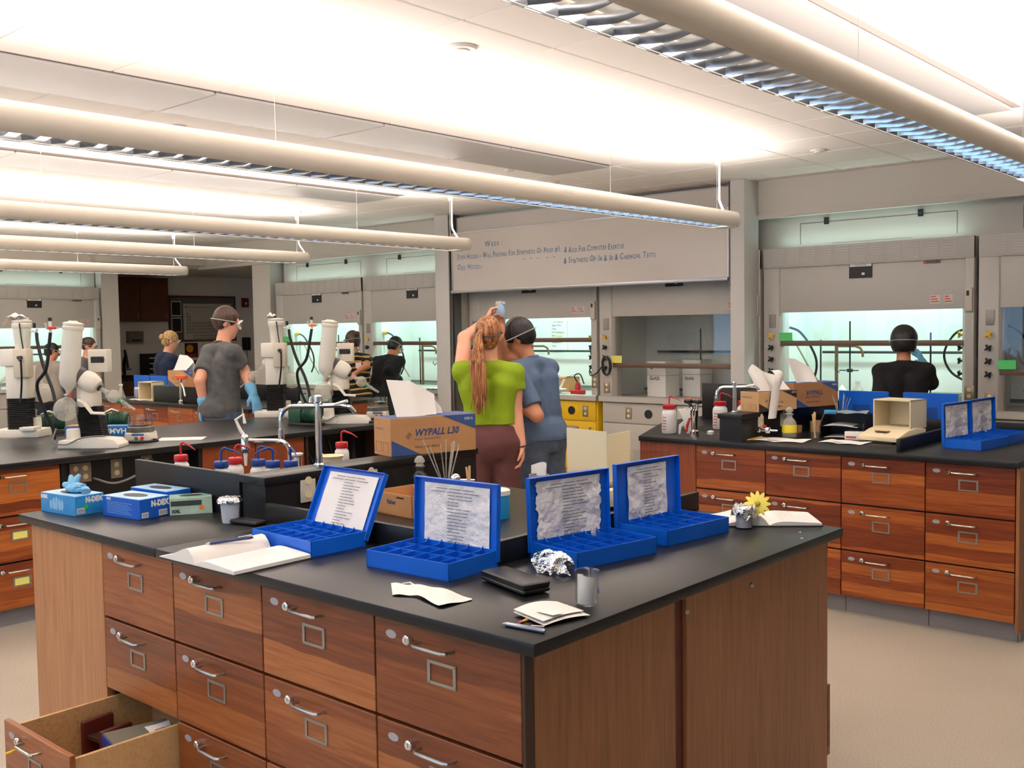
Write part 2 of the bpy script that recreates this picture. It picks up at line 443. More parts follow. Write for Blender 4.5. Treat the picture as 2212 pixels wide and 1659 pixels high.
# pilasters either side of the sliding whiteboards
BY = 8.25
pil = mat('pilaster_paint', (202, 198, 194), 0.5)
p1 = struct(MB().box(-8.40, -8.18, BY-.02, 8.5, 0, ZC).build('trim_3', pil, bevel=.004))
p2 = struct(MB().box(-4.60, -4.46, BY-.02, 8.5, 0, ZC).build('trim_4', pil, bevel=.004))
TRK = mat('track_grey', (92, 90, 86), 0.45, 0.5)
for px, par in ((-8.175, p1), (-4.612, p2)):
    m = MB()
    m.box(px-.004, px+.014, BY-.02, BY+.0, 0 if par is p1 else 2.0, 2.94); m.box(px-.004, px+.03, BY+.03, BY+.14, 0 if par is p1 else 2.0, 2.94)
    m.build('board_track', TRK, par)
WB = mat('whiteboard_enamel', (206, 198, 190), 0.3)
def board(x0, x1, y, z0, z1, label):
    t = thing('whiteboard', label, 'whiteboard', (x0, y, z0))
    w, h = x1-x0, z1-z0
    box('panel', WB, (0, w, 0, .02, 0, h), t)
    f = MB(); f.box(-.004, .012, -.006, .022, 0, h); f.box(w-.012, w+.004, -.006, .022, 0, h); f.box(0, w, -.006, .022, h-.012, h)
    f.build('frame', ALU, t)
    MB().box(0, w, -.03, .02, -.02, .012).build('bottom_rail', ALU, t, bevel=.003)
    return t
zb = 2.075
wb = board(-8.145, -4.625, BY, zb, 2.735, 'front sliding whiteboard with blue handwritten notes above the fume hoods')
wb2 = board(-8.13, -4.63, BY+.07, 2.30, 2.915, 'blank rear whiteboard peeking out above the handwritten one')
MARK = mat('blue_marker', (44, 112, 156), 0.7)
def hand(s, u, v, size, u2):
    """small-caps hand lettering from pixel (u,v) as far as pixel column u2"""
    a = ony(u, v, BY); b = ony(u2, v, BY)
    words = []; x = 0.0
    for w in s.split(' '):
        big = True; m = MB(); x0_ = x
        for ch in w:
            sz = size*(1.0 if (big or not ch.isalpha()) else .72); big = False
            me = text_mesh(ch, MARK, sz, shear=.12, sx=.8 + .1*random.random(), extrude=0.0)
            adv = max([vv.co.x for vv in me.vertices], default=.02) + size*.07
            dz = random.uniform(-.05, .05)*size
            off = len(m.v)
            m.v += [(vv.co.x+x-x0_, vv.co.y+dz, 0.0) for vv in me.vertices]
            m.f += [tuple(i+off for i in p.vertices) for p in me.polygons]
            bpy.data.meshes.remove(me); x += adv
        if w: words.append((x0_, m))
        x += size*.3
    k = (b.x-a.x)/max(x, .01)
    for x0_, m in words:
        m.v = [(p[0]*k, p[1], 0) for p in m.v]
        o = m.build('handwriting', MARK, wb, (a.x+8.145+x0_*k, -.002, a.z-zb), smooth=False); o.rotation_euler = RX90
hand('WEEK :', 1047, 532, .085, 1092)
hand('EVEN HOODS - WILL PREPARE FOR SYNTHESIS OF PROD #1', 988, 561, .085, 1213)
hand('& ALSO FOR COMPUTER EXERCISE', 1219, 546, .085, 1352)
hand('- - -  - -', 1130, 562, .05, 1208)
hand('& SYNTHESIS OF 1A & 1B & CHEMICAL TESTS', 1218, 569, .085, 1421)
hand('ODD HOODS-', 988, 584, .09, 1046)

# ceiling discs (sprinkler covers and detectors)
DISC = mat('ceiling_disc', (222, 214, 206), 0.5)
for (u, v, r, w) in ((996, 102, .075, 'beside the nearest louvred pendant'), (383, 273, .055, 'above the second run of pendant lights'), (1768, 324, .06, 'over the student in black'), (1195, 392, .055, 'just in front of the whiteboard'), (1100, 366, .04, 'near the end of the perforated panels')):
    p = onz(u, v, ZC)
    t = thing('sprinkler_cover', 'round pale sprinkler cover on the ceiling ' + w, 'sprinkler', (p.x, p.y, ZC))
    MB().lathe([(r, -.001), (r, -.008), (r*.9, -.014)], 24).build('cover_plate', DISC, t)
    MB().lathe([(r*.55, -.014), (r*.5, -.02)], 20).build('rim', DISC, t)

# ------------------------------------------------------------------ pendant lights
HOUS = mat('pendant_enamel', (226, 218, 204), 0.35)
LOUV = mat('louvre_mirror', (205, 208, 214), 0.12, 1.0)
TUBE = mat('fluorescent_tube', (255, 244, 230), 0.5, emit=(1.0, 0.88, 0.78), estr=3.0)
PROF = [(.088, 0), (.098, .004), (.112, .022), (.119, .05), (.117, .078), (.106, .104), (.096, .115)]
PROF_IN = [(.092, .113), (.100, .10), (.108, .075), (.108, .045), (.1, .02), (.084, .004)]
blade_me = None
def louvre_blade():
    m = MB()
    for s in (-1, 1):
        pass
    # a vane bowed in plan, thicker at the top
    n = 6; vs = []
    for z, th in ((0.0, .0015), (.03, .005)):
        for side in (-1, 1):
            for i in range(n+1):
                t = i/n*2-1
                vs.append((t*.086, side*th + .010*(1-t*t), z + (.008*abs(t) if z == 0 else 0)))
    k = n+1; fs = []
    for i in range(n):
        fs += [(i, i+1, 2*k+i+1, 2*k+i), (k+i+1, k+i, 3*k+i, 3*k+i+1), (2*k+i, 2*k+i+1, 3*k+i+1, 3*k+i), (i+1, i, k+i, k+i+1)]
    return m.add(vs, fs).mesh('louvre_blade', LOUV)
blade_me = louvre_blade()
def pendant(x, y0, y1, label, blades, cables, zb=2.395):
    t = thing('pendant_light', label, 'light', (x, 0, zb), group=None)
    ye = y1 - .13; ys_ = y0 + .13
    for s, nm in ((1, 'housing_side'), (-1, 'housing_side')):
        poly = [(s*a, b) for a, b in PROF] + [(s*a, b) for a, b in PROF_IN]
        MB().prism(poly, ys_, ye, axis='Y').build(nm, HOUS, t, ang=50)
    for yy, a0 in ((ye, 0), (ys_, math.pi)):
        n = 14; vs = []; k = len(PROF)+len(PROF_IN)
        pr = PROF + PROF_IN
        for i in range(n+1):
            a = a0 + math.pi*i/n
            for r, z in pr: vs.append((r*math.cos(a), yy + r*math.sin(a), z))
        fs = [(i*k+j, i*k+(j+1) % k, (i+1)*k+(j+1) % k, (i+1)*k+j) for i in range(n) for j in range(k)]
        e = MB().add(vs, fs)
        e.lathe([(.076, .006), (.076, .001)], 16, c=(0, yy, 0))
        e.build('end_cap', HOUS, t, ang=50)
    # reflector, centre rail, tubes
    rf = MB()
    for s in (-1, 1): rf.box(s*.087-.001, s*.087+.001, ys_, ye, .0, .034)
    rf.build('louvre_rail', LOUV, t)
    MB().box(-.1, .1, ys_, ye, .064, .067).build('reflector_plate', LOUV, t)
    tb = MB()
    for s in (-.045, .045): tb.tube([(s, ys_+.05, .085), (s, ye-.05, .085)], .009, 8)
    tb.build('fluorescent_tube', TUBE, t)
    if blades:
        ny = int((ye-ys_)/.115); cnt = 0
        far = MB()
        for k in range(ny):
            y = ye - .06 - k*.115
            if in_frame((x, y, zb), 40): put('louvre_blade', blade_me, t, (0, y, .001)); cnt += 1
    else:
        m = MB(); ny = int((ye-ys_)/.115)
        for k in range(ny):
            y = ye - .06 - k*.115; m.box(-.086, .086, y-.004, y+.004, .002, .03)
        o = m.build('louvre_blades', LOUV, t); o['kind'] = 'stuff'
    for k, y in enumerate(cables):
        MB().tube([(0, y, .10), (0, y, ZC-zb-.02)], .0016, 6).build('suspension_wire', STEEL, t)
        MB().lathe([(.012, ZC-zb-.09), (.014, ZC-zb-.03), (.06, ZC-zb-.012), (.062, ZC-zb-.001)], 20, c=(0, y, 0)).build('ceiling_canopy', WHITE, t)
        if k == 0:
            h = ZC-zb
            MB().tube([(.012, y+.02, h-.01), (.016, y+.012, h*.75), (.014, y+.012, h*.45), (.004, y+.03, h*.36), (0, y+.12, .10)], .008, 8).build('power_cord', WHITE, t)
    L = ye-ys_
    for up in (True, False):
        ld = bpy.data.lights.new('pendant_lamp', 'AREA'); ld.shape = 'RECTANGLE'
        ld.size = .18 if up else .13; ld.size_y = L
        ld.energy = (LAMP_UP if up else LAMP_DOWN)*L; ld.color = LAMP_COL
        lo = bpy.data.objects.new('lamp_up' if up else 'lamp_down', ld); COL.objects.link(lo); lo.parent = t
        lo.location = (0, (ys_+ye)/2, .10 if up else .05)
        lo.rotation_euler = (math.pi, 0, 0) if up else (0, 0, 0)
    return t
pendant(-1.475, -1.8, 7.1, 'long louvred pendant light passing over the right-hand bench with wide mirror louvres', True, [6.85, 5.6, 3.55, 1.5])
pendant(-3.94, -1.8, 7.1, 'long louvred pendant light hanging in front of the whiteboard', True, [6.85, 5.48, 2.85, .5])
pendant(-6.78, -1.8, 7.1, 'slim pendant light hanging over the rotary evaporator bench', True, [6.85, 5.72, 3.04, .5])
pendant(-9.07, -1.8, 6.95, 'slim pendant light ending beyond the rotary evaporators, second from the bulletin board', False, [6.8, 5.55, 3.0, .5])
pendant(-11.85, -1.8, 7.15, 'slim pendant light running closest to the bulletin board alcove', False, [6.95, 5.7, 3.0, .5])

# ================================================================== fume hoods
SIGNB = mat('sign_black', (28, 26, 26), 0.5)
BRONZE = mat('bronze_tap', (124, 92, 66), 0.4, 0.6)
NOTEG = mat('green_note', (96, 214, 120), 0.8); NOTEY = mat('yellow_note', (232, 226, 120), 0.8)
REDINK = mat('red_ink', (206, 70, 44), 0.8)
YKNOB = mat('yellow_valve', (226, 180, 40), 0.4)
PLATE = mat('steel_plate', (150, 138, 120), 0.4, 0.5)
def knob_mesh(m):
    k = MB(); k.cyl((0, 0, 0), (0, -.03, 0), .012, .010, 12)
    for a in range(4):
        c, s = math.cos(a*math.pi/2+.6), math.sin(a*math.pi/2+.6)
        k.tube([(0, -.034, 0), (c*.024, -.036, s*.024), (c*.030, -.036, s*.030)], [.012, .009, .006], 8)
    return k.mesh('valve_knob', m)
KN_Y, KN_B = knob_mesh(YKNOB), knob_mesh(BLACK)
outlet_mb = MB().box(-.038, .038, -.006, 0, -.06, .06)
OUTLET = outlet_mb.mesh('outlet_plate', PLATE, bevel=.003)
SOCK = MB()
for zz in (-.026, .026): SOCK.lathe([(.017, 0), (.016, .003)], 16, M=Matrix.Translation((0, -.006, zz)) @ Matrix.Rotation(math.pi/2, 4, 'X'))
SOCKET = SOCK.mesh('socket', IVORY)
def outlet(parent, loc, rotz=0):
    o = put('outlet_plate', OUTLET, parent, loc, (0, 0, rotz))
    put('socket', SOCKET, o, (0, 0, 0)); return o
def grille_mesh():
    m = MB()
    for k in range(7): m.box(-.055, .055, -.004, .001, -.066+k*.022, -.056+k*.022)
    return m.mesh('louvre_grille', mat('grille_pale', (198, 193, 186), 0.6))  # bars slightly paler than the enamel panel behind them
GRILLE = grille_mesh()
# enamel face sheets
def hood(loc, rotz, label, lit, rail_z, base='white', rods=((.55, .95, 1.68),), note=None, lamp=1.0, extras=True):
    t = thing('fume_hood', label, 'fume hood', loc, rotz, 'enamelled fume hoods along the walls')
    W = 1.86
    # shell: posts, header faces, interior
    MB().prism([(.02, 0), (.17, 0), (.20, .05), (.20, .14), (.02, .14)], .93, 2.33).build('side_post', HOODW, t, bevel=.003)
    MB().prism([(1.75, 0.03), (1.78, 0), (1.845, 0), (1.845, .14), (1.75, .14)], .93, 2.33).build('side_post', HOODW, t, bevel=.003)
    MB().box(.17, 1.78, .012, .03, 1.755, 2.155).build('front_panel', HOODW, t, bevel=.003)
    v = MB().box(.02, 1.845, -.006, .03, 2.155, 2.33).build('vent_panel', HOODW, t, bevel=.003)
    for k in range(11): put('louvre_grille', GRILLE, v, (.17+k*.149, -.006, 2.245))
    m = MB(); m.box(.02, .05, .14, .88, .93, 2.33); m.build('liner_side', HOODIN, t)
    m = MB(); m.box(1.80, 1.845, .14, .88, .93, 2.33); m.build('liner_side', HOODIN, t)
    MB().box(.05, 1.80, .80, .83, .93, 2.33).build('liner_back', HOODIN, t)
    MB().box(.05, 1.80, .03, .80, 2.28, 2.32).build('liner_top', HOODIN, t)
    MB().box(.05, 1.80, .77, .80, .96, .985).build('baffle_slot', GREY, t)
    MB().prism([(-.03, .885), (-.03, .935), (-.01, .945), (.06, .935), (.8, .93), (.8, .885)], .02, 1.845, axis='X').build('work_surface', HOODW, t)
    # the tinted panel above the hood and its access door
    e = MB().box(.0, W, .16, .18, 2.33, 2.62).build('enclosure_panel', HOODW, t)
    d = MB(); z0, z1 = 2.37, 2.55
    for q in ((.30, .303, z0, z1), (1.66, 1.663, z0, z1)): d.box(q[0], q[1], .1575, .16, q[2], q[3])
    d.box(.30, 1.663, .1575, .16, z1, z1+.003); d.box(.6, 1.3, .1575, .16, z0-.01, z0-.008)
    d.build('door_seam', DARK, e)
    for x in (.55, 1.37): MB().box(x-.02, x+.02, .14, .16, 2.53, 2.59).build('latch', BLACK, e, bevel=.003)
    # sash
    if rail_z:
        MB().box(.18, 1.79, .03, .036, rail_z, 1.78).build('sash_glass', GLASSW, t)
        MB().box(.15, 1.80, .012, .045, rail_z-.035, rail_z+.012).build('sash_rail', DRUST, t, bevel=.004)
    # controls
    for k, z in enumerate((1.545, 1.44, 1.335, 1.23)):
        put('valve_knob', KN_Y if k == 0 else KN_B, t, (.105, 0, z))
        put('valve_knob', KN_Y if k == 0 else KN_B, t, (1.752, .06, z), (0, 0, -math.pi/2))
    outlet(t, (.11, 0, 1.03)); outlet(t, (1.815, 0, 1.08))
    MB().box(.075, .14, -.008, 0, 1.62, 1.74).build('switch_plate', mat('pewter_plate', (150, 146, 138), .45, .3), t, bevel=.003)
    mon = MB().box(1.785, 1.84, -.03, 0, 1.73, 1.92).build('flow_monitor', mat('monitor_beige', (196, 186, 172), .5), t, bevel=.004)
    MB().box(1.797, 1.817, -.033, -.03, 1.855, 1.895).build('display', DARK, mon)
    sg = MB().box(.82, 1.02, .006, .012, 2.035, 2.16).build('caution_sign', SIGNB, t)
    MB().box(.825, 1.015, .005, .007, 2.132, 2.156).build('sign_header', WHITE, sg)
    lettering('CAUTION', INK, sg, (.92, .0045, 2.137), size=.022, align='CENTER', extrude=0)
    MB().box(.93, .955, .005, .007, 2.06, 2.08).build('sign_mark', WHITE, sg)
    npl = MB().box(1.45, 1.58, -.002, .012, 2.13, 2.152).build('nameplate', mat('nameplate_taupe', (120, 104, 92), .5), t)
    lettering('KEWAUNEE', INK, npl, (1.475, -.003, 2.135), size=.018, extrude=0)
    MB().box(1.455, 1.47, -.003, 0, 2.134, 2.149).build('emblem', REDINK, npl)
    for (xa, xb) in ((1.50, 1.58), (1.61, 1.68)):
        st = MB().box(xa, xb, .0105, .012, 1.80, 1.87).build('sticker', mat('sticker_pale', (212, 200, 190), .6), t)
        for k in range(3): MB().box(xa+.006, xb-.008-.012*k, .0095, .0105, 1.812+k*.02, 1.82+k*.02).build('red_print', REDINK, st)
    # interior fittings
    for (x, z0, z1) in rods: MB().tube([(x, .5, z0), (x, .5, z1)], .008, 8).build('lattice_rod', BLACK, t)
    MB().tube([(.25, .74, 1.38), (1.70, .74, 1.38)], .012, 8).build('lattice_rod', DARK, t)
    if extras:
        MB().tube([(.05, .3, 1.62), (.10, .3, 1.62), (.13, .3, 1.62)], [.02, .03, .012], 10).build('gas_cock', YKNOB, t)
        MB().tube(spl([(.13, .3, 1.62), (.22, .31, 1.58), (.31, .33, 1.46), (.36, .36, 1.32), (.34, .38, 1.18), (.26, .4, 1.08)]), .011, 8).build('hose', RUBBER, t)
        MB().tube([(.05, .36, 1.50), (.11, .36, 1.50), (.16, .36, 1.47), (.28, .38, 1.25), (.4, .42, 1.05)], [.02, .014, .009, .008, .008], 8).build('hose', mat('tan_hose', (150, 134, 104), .6), t)
        MB().tube([(.44, .62, .94), (.44, .62, 1.49)], .016, 10).build('tap_post', BRONZE, t)
        MB().tube([(.44, .62, 1.44), (.62, .62, 1.44), (.67, .62, 1.42), (.69, .62, 1.38), (.69, .62, 1.34)], .012, 8).build('tap_spout', BRONZE, t)
        MB().tube(spl([(1.74, .3, 1.60), (1.60, .32, 1.55), (1.50, .36, 1.38), (1.55, .4, 1.22), (1.72, .42, 1.12)]), .010, 8).build('hose', RUBBER, t)
        cl = MB(); x = rods[0][0]
        cl.tube([(x-.1, .5, 1.22), (x+.08, .5, 1.22)], .006, 6); cl.tube([(x-.1, .5, 1.20), (x-.14, .5, 1.22), (x-.14, .5, 1.25)], .005, 6)
        cl.box(x-.02, x+.02, .48, .52, 1.205, 1.235); cl.build('clamp', DARK, t)
    if note:
        MB().box(.17, .30, -.002, 0, rail_z+.012 if rail_z else 1.2, (rail_z or 1.2)+.085).build('paper_note', NOTEG if note == 'g' else NOTEY, t)
    # lower cabinet
    bm_ = YELLOW if base == 'yellow' else HOODW
    MB().box(.03, 1.83, .03, .85, .10, .885).build('base_cabinet', bm_, t, bevel=.003)
    MB().box(.03, 1.83, .09, .85, 0, .10).build('toe_kick', DARK, t)
    for k, (a, b) in enumerate(((.05, .93), (.94, 1.81))):
        f = MB().box(a, b, .012, .03, .67, .87).build('service_panel', bm_, t, bevel=.003)
        MB().lathe([(.045, 0), (.045, .012)], 20, M=Matrix.Translation(((a+b)/2+.12, .004, .77)) @ Matrix.Rotation(-math.pi/2, 4, 'X')).build('service_port', SIGNB, f)
        outlet(t, ((a+b)/2-.12 if k == 0 else b-.13, .012, .77))
        dd = MB().box(a, b, .012, .03, .12, .66).build('cabinet_door', bm_, t, bevel=.003)
        MB().tube([(b-.06, .012, .6), (b-.06, -.015, .6), (b-.06, -.015, .5), (b-.06, .012, .5)], .006, 8).build('handle', PEWTER, dd)
        if base == 'yellow':
            cs = MB().box(a+.36, a+.62, .009, .012, .53, .59).build('caution_label', REDP, dd)
            lettering('CAUTION', YELLOW, cs, (a+.49, .0085, .542), size=.05, align='CENTER', bold=.001, extrude=0)
            lettering('FLAMMABLE', REDP, dd, (a+.49, .0105, .46), size=.055, align='CENTER', bold=.001, extrude=0)
    # lamps: the hood's own fluorescent tube behind the header, spilling a little above the top
    if lit:
        for (z, y, sx, sy, e, rx) in ((2.26, .30, 1.5, .12, HOOD_LAMP*lamp, 0), (2.335, .06, 1.6, .05, HOOD_LAMP*.10*lamp, math.pi)):
            ld = bpy.data.lights.new('hood_lamp', 'AREA'); ld.shape = 'RECTANGLE'; ld.size = sx; ld.size_y = sy
            ld.energy = e; ld.color = HOOD_COL
            lo = bpy.data.objects.new('hood_lamp', ld); COL.objects.link(lo); lo.parent = t
            lo.location = (.93, y, z); lo.rotation_euler = (rx, 0, 0)
    return t
HY = 8.5
R1 = hood((-4.43, HY, 0), 0, 'lit fume hood in front of the student in black, green note on its rail', True, 1.49, rods=((.62, .95, 1.67), (.34, .95, 1.5), (1.34, .95, 1.56)), note='g')
R2 = hood((-2.57, HY, 0), 0, 'unlit fume hood right of the one used by the student in black', False, 1.26, note='g', rods=((.5, .95, 1.5),))
M2 = hood((-6.29, HY, 0), 0, 'unlit fume hood with closed glass and two cartons inside, beside the yellow cabinet', False, 1.27, rods=((.92, .95, 1.62), (1.33, .95, 1.62)), note='y', extras=False)
M1 = hood((-8.15, HY, 0), 0, 'lit fume hood standing on a yellow safety cabinet', True, 1.53, base='yellow', rods=((.5, .95, 1.6),))
L2 = hood((-10.01, HY, 0), 0, 'lit fume hood where the student in the black jacket leans in', True, 1.50, rods=((.9, .95, 1.74), (.52, .95, 1.55)))
L1 = hood((-11.87, HY, 0), 0, 'lit fume hood next to the alcove, behind the striped shirt', True, 1.50, rods=((.75, .95, 1.6),), note='g')
LW1 = hood((-14.2, 5.28, 0), math.pi/2, 'lit fume hood on the side wall beside the alcove', True, 1.50, rods=((1.0, .95, 1.7), (.6, .95, 1.6)))
LW2 = hood((-14.2, 3.40, 0), math.pi/2, 'lit fume hood on the side wall, further from the alcove', True, 1.50, rods=((1.0, .95, 1.7),))
# electric cord looped on the post of the closed hood
t = thing('extension_cord', 'black coiled cord hanging beside the yellow cabinet', 'cord', (-6.17, 8.49, 1.25))
m = MB(); pts = [Vector((.055*math.cos(a)*(.9+.2*math.sin(a*2.3)), -.012-.004*math.sin(a*1.7), .095*math.sin(a))) for a in np.linspace(0, 18.8, 80)]
m.tube(pts, .007, 6); m.build('coil', RUBBER, t)
MB().tube(spl([(-.05, -.01, 0), (-.12, -.03, -.08), (-.2, -.02, -.1), (-.26, .05, -.05), (-.24, .1, -.15)]), .007, 6).build('lead', RUBBER, t)
MB().box(-.015, .015, -.03, 0, .075, .11).build('hook', STEEL, t)

# ------------------------------------------------------------------ things standing in the hoods
WS = .935
def carton(u, w, d, h, x, y, z, label, rot=0, words=(), m=WHITE):
    t = thing('carton', label, 'box', (x, y, z), rot)
    MB().box(-w/2, w/2, -d/2, d/2, 0, h).build('body', m, t, bevel=.003)
    MB().box(-w/2-.001, w/2+.001, -d/2-.001, d/2+.001, h*.6, h*.61).build('lid_seam', GREY, t)
    for (s, z_, sz) in words: lettering(s, INK, t, (-w*.36, -d/2-.001, z_), size=sz, extrude=0, bold=.0008)
    MB().lathe([(.018, 0), (.018, .001)], 16, M=Matrix.Translation((-w*.25, -d/2-.0015, h*.82)) @ Matrix.Rotation(math.pi/2, 4, 'X')).build('emblem', REDP, t)
    return t
carton(0, .26, .2, .36, -5.69, 8.80, WS, 'white carton marked GLASS in front, inside the unlit hood', -.2, (('GLASS', .17, .05),))
carton(0, .22, .2, .37, -5.40, 8.98, WS, 'white carton standing behind the GLASS carton in the unlit hood', -.1, (('GLASS', .17, .04),))
def beaker(label, x, y, z, r=.03, h=.09, name='beaker', cat='beaker', n=24, mt=None, group=None):
    t = thing(name, label, cat, (x, y, z), 0, group)
    b = MB().lathe([(r*.2, .002), (r*.93, .001), (r, .006), (r, h*.93), (r*1.06, h*.99), (r*1.10, h), (r*1.03, h*.992), (r*.96, h*.92), (r*.96, .008), (r*.85, .004), (r*.2, .004)], n)
    # spout
    b.v = [(vx + (r*.14 if (vz > h*.95 and vx > r*.75 and abs(vy) < r*.5) else 0), vy, vz) for vx, vy, vz in b.v]
    b.build('glass_wall', mt or GLASS, t, ang=60)
    return t
beaker('clear beaker under the clamp in the lit hood used by the jacketed student', -9.02, 8.92, WS, .06, .13)
beaker('short beaker by the back of the hood used by the student in black', -3.0, 8.85, WS, .045, .09)
# evaporating dish + red lamp + cup + bottle in the hood over the yellow cabinet
t = thing('evaporating_dish', 'shallow white porcelain dish in the hood over the yellow cabinet', 'dish', (-6.95, 8.62, WS))
MB().lathe([(.03, 0), (.05, .01), (.11, .045), (.115, .05), (.105, .048), (.05, .018), (.01, .014)], 28).build('bowl', WHITE, t)
MB().tube([(.02, 0, .02), (.06, .02, .09), (.09, .03, .15)], .012, 10).build('pestle', WHITE, t)
t = thing('power_block', 'red power adaptor with a black lead beside the white dish', 'adaptor', (-6.62, 8.58, WS))
MB().box(-.07, .07, -.05, .05, 0, .05).build('body', REDP, t, bevel=.012)
MB().lathe([(.035, .05), (.03, .11), (.018, .13)], 14).build('plug', REDP, t)
MB().tube(spl([(0, 0, .12), (-.03, -.02, .2), (.06, -.04, .22), (.12, -.05, .12)]), .007, 6).build('lead', RUBBER, t)
t = thing('pill_jar', 'small clear jar near the shallow white dish', 'jar', (-7.2, 8.68, WS))
MB().lathe([(.035, 0), (.037, .1), (.033, .105)], 18).build('body', FROST2, t); MB().lathe([(.037, .105), (.037, .125)], 18).build('cap', WHITE, t)
t = thing('supply_box', 'tan cardboard box with blue cloth in the hood over the yellow cabinet', 'box', (-7.15, 9.02, WS))
MB().box(-.14, .14, -.1, .1, 0, .16).build('body', CARD, t, bevel=.004)
MB().sheet(lambda u, v: (-.15+.3*u, -.11+.2*v, .165+.02*math.sin(7*u+3*v)), 10, 8).build('cloth', mat('lavender_cloth', (140, 150, 200), .8), t)
# paper notice on the liner
t = thing('paper_notice', 'handwritten paper notice taped inside the lit hood over the yellow cabinet', 'notice', (-7.56, 9.295, 1.38))
MB().sheet(lambda u, v: (.24*u, -.004-.004*math.sin(5*u), .36*v), 6, 6).build('sheet', PAPER, t, solid=.001)
for k, (s, w) in enumerate((('1. For Cleaning', .2), ('Empty Water', .17), ('Traps', .1), ('For Temperature', .19), ('Rinse', .1), ('with Acetone', .18), ('Blowing Air in', .2), ('Pump', .09))):
    lettering(s, INK, t, (.02, -.009, .33-k*.04), size=.026, extrude=0)
MB().box(.06, .16, -.0095, -.009, .17, .19).build('highlight', NOTEY, t)
# tissue box on a yellow stand in the right hood
t = thing('tissue_box', 'white tissue box on a yellow tray in the hood by the student in black', 'tissues', (-3.86, 8.95, WS))
MB().box(-.14, .14, -.06, .06, 0, .03).build('tray', YELLOW, t, bevel=.01)
MB().box(-.11, .11, -.055, .055, .03, .09).build('box', WHITE, t, bevel=.004)
MB().lathe([(.03, .09), (.035, .11), (.015, .14), (.003, .155)], 9).build('tissue', PAPER, t)
t = thing('hot_plate', 'low grey hot plate inside the lit hood, right of the student in black', 'hot plate', (-2.98, 9.08, WS))
MB().box(-.16, .16, -.1, .1, 0, .09).build('body', mat('hotplate_grey', (110, 112, 108), .5), t, bevel=.008)
MB().box(-.13, .13, -.08, .08, .09, .1).build('plate', GREY, t, bevel=.003)
MB().cyl((.1, -.1, .04), (.1, -.118, .04), .014).build('dial', BLACK, t)
t = thing('reagent_bottle', 'clear bottle with red label beside the student in black in the lit hood', 'bottle', (-3.62, 8.72, WS))
MB().lathe([(.045, 0), (.048, .02), (.048, .13), (.02, .165), (.018, .19)], 20).build('body', FROST2, t)
MB().lathe([(.049, .04), (.049, .09)], 20, cap=False).build('label', REDP, t); MB().lathe([(.022, .185), (.022, .21)], 16).build('cap', WHITE, t)
t = thing('spray_bottle', 'tall clear bottle with white cap at the hood edge near the jacketed student', 'bottle', (-8.72, 8.62, WS))
MB().lathe([(.05, 0), (.052, .02), (.052, .17), (.025, .21), (.02, .22)], 20).build('body', FROST2, t)
MB().lathe([(.023, .22), (.023, .26), (.01, .27)], 14).build('cap', WHITE, t)
MB().sheet(lambda u, v: (-.12+.26*u, -.16+.2*v, .006+.012*abs(math.sin(9*u+4*v))), 8, 6).build('cloth', PAPER, t)
t = thing('amber_jar', 'small amber jar behind the tall clear bottle in the hood', 'jar', (-8.52, 8.8, WS))
MB().lathe([(.035, 0), (.037, .08), (.03, .09)], 18).build('body', mat('amber', (196, 140, 30), .3), t); MB().lathe([(.032, .09), (.032, .115)], 18).build('cap', WHITE, t)

# ================================================================== benches
T = 0.94
SLAB = .032
BASEM = speckle('vinyl_base', (150, 148, 152), (126, 124, 128), 200, .5)
ROWS = [(.637, .906), (.372, .633), (.107, .368)]
def rbox(m, x0, x1, y0, y1, z0, z1): return m.box(x0, x1, y0, y1, z0, z1)
# drawer front and its fittings, local origin at the front's lower left corner, width 1 scaled
def drawer_front(parent, w, z0, z1, m, name='drawer', x=0.0, y=0.0, note=None):
    h = z1-z0
    d = MB().box(.0028, w-.0028, 0, .019, .0028, h-.0028).build(name, m, parent, (x, y, z0), bevel=.0015, seg=1)
    put('number_plate', PLT, d, (w*.13, 0, h-.042)); put('lock', LOCK, d, (w*.265, 0, h-.043))
    put('handle', HAND, d, (w*.45, 0, h-.045)); put('label_holder', HOLD, d, (w*.49, 0, h-.110))
    if note: MB().box(-.042, .042, -.0015, 0, -.02, .02).build('label_card', NOTEY, d, (w*.49, 0, h-.110))
    return d
PLT = MB().lathe([(1, 0), (1, .0015)], 24, M=Matrix.Rotation(math.pi/2, 4, 'X') @ Matrix.Diagonal((.020, .011, 1, 1))).mesh('number_plate', SILVLAB)
_l = MB().lathe([(.013, 0), (.014, .004), (.013, .014), (.010, .017), (.003, .0165)], 18, M=Matrix.Rotation(math.pi/2, 4, 'X'))
_l.box(-.001, .001, -.0185, -.0165, -.005, .005)
LOCK = _l.mesh('lock', CHROME)
HAND = MB().tube([(-.062, 0, 0), (-.062, -.012, 0), (-.058, -.026, 0), (-.048, -.032, 0), (.048, -.032, 0), (.058, -.026, 0), (.062, -.012, 0), (.062, 0, 0)], .0048, 8).mesh('handle', STEEL)
_h = MB()
for q in ((-.05, .05, .022, .030), (-.05, .05, -.030, -.022), (-.05, -.040, -.022, .022), (.040, .05, -.022, .022)): _h.box(q[0], q[1], -.003, 0, q[2], q[3])
for sx in (-.045, .045):
    for sz in (-.026, .026): _h.lathe([(.003, 0), (.002, .0015)], 8, M=Matrix.Translation((sx, -.003, sz)) @ Matrix.Rotation(math.pi/2, 4, 'X'))
HOLD = _h.mesh('label_holder', PEWTER)
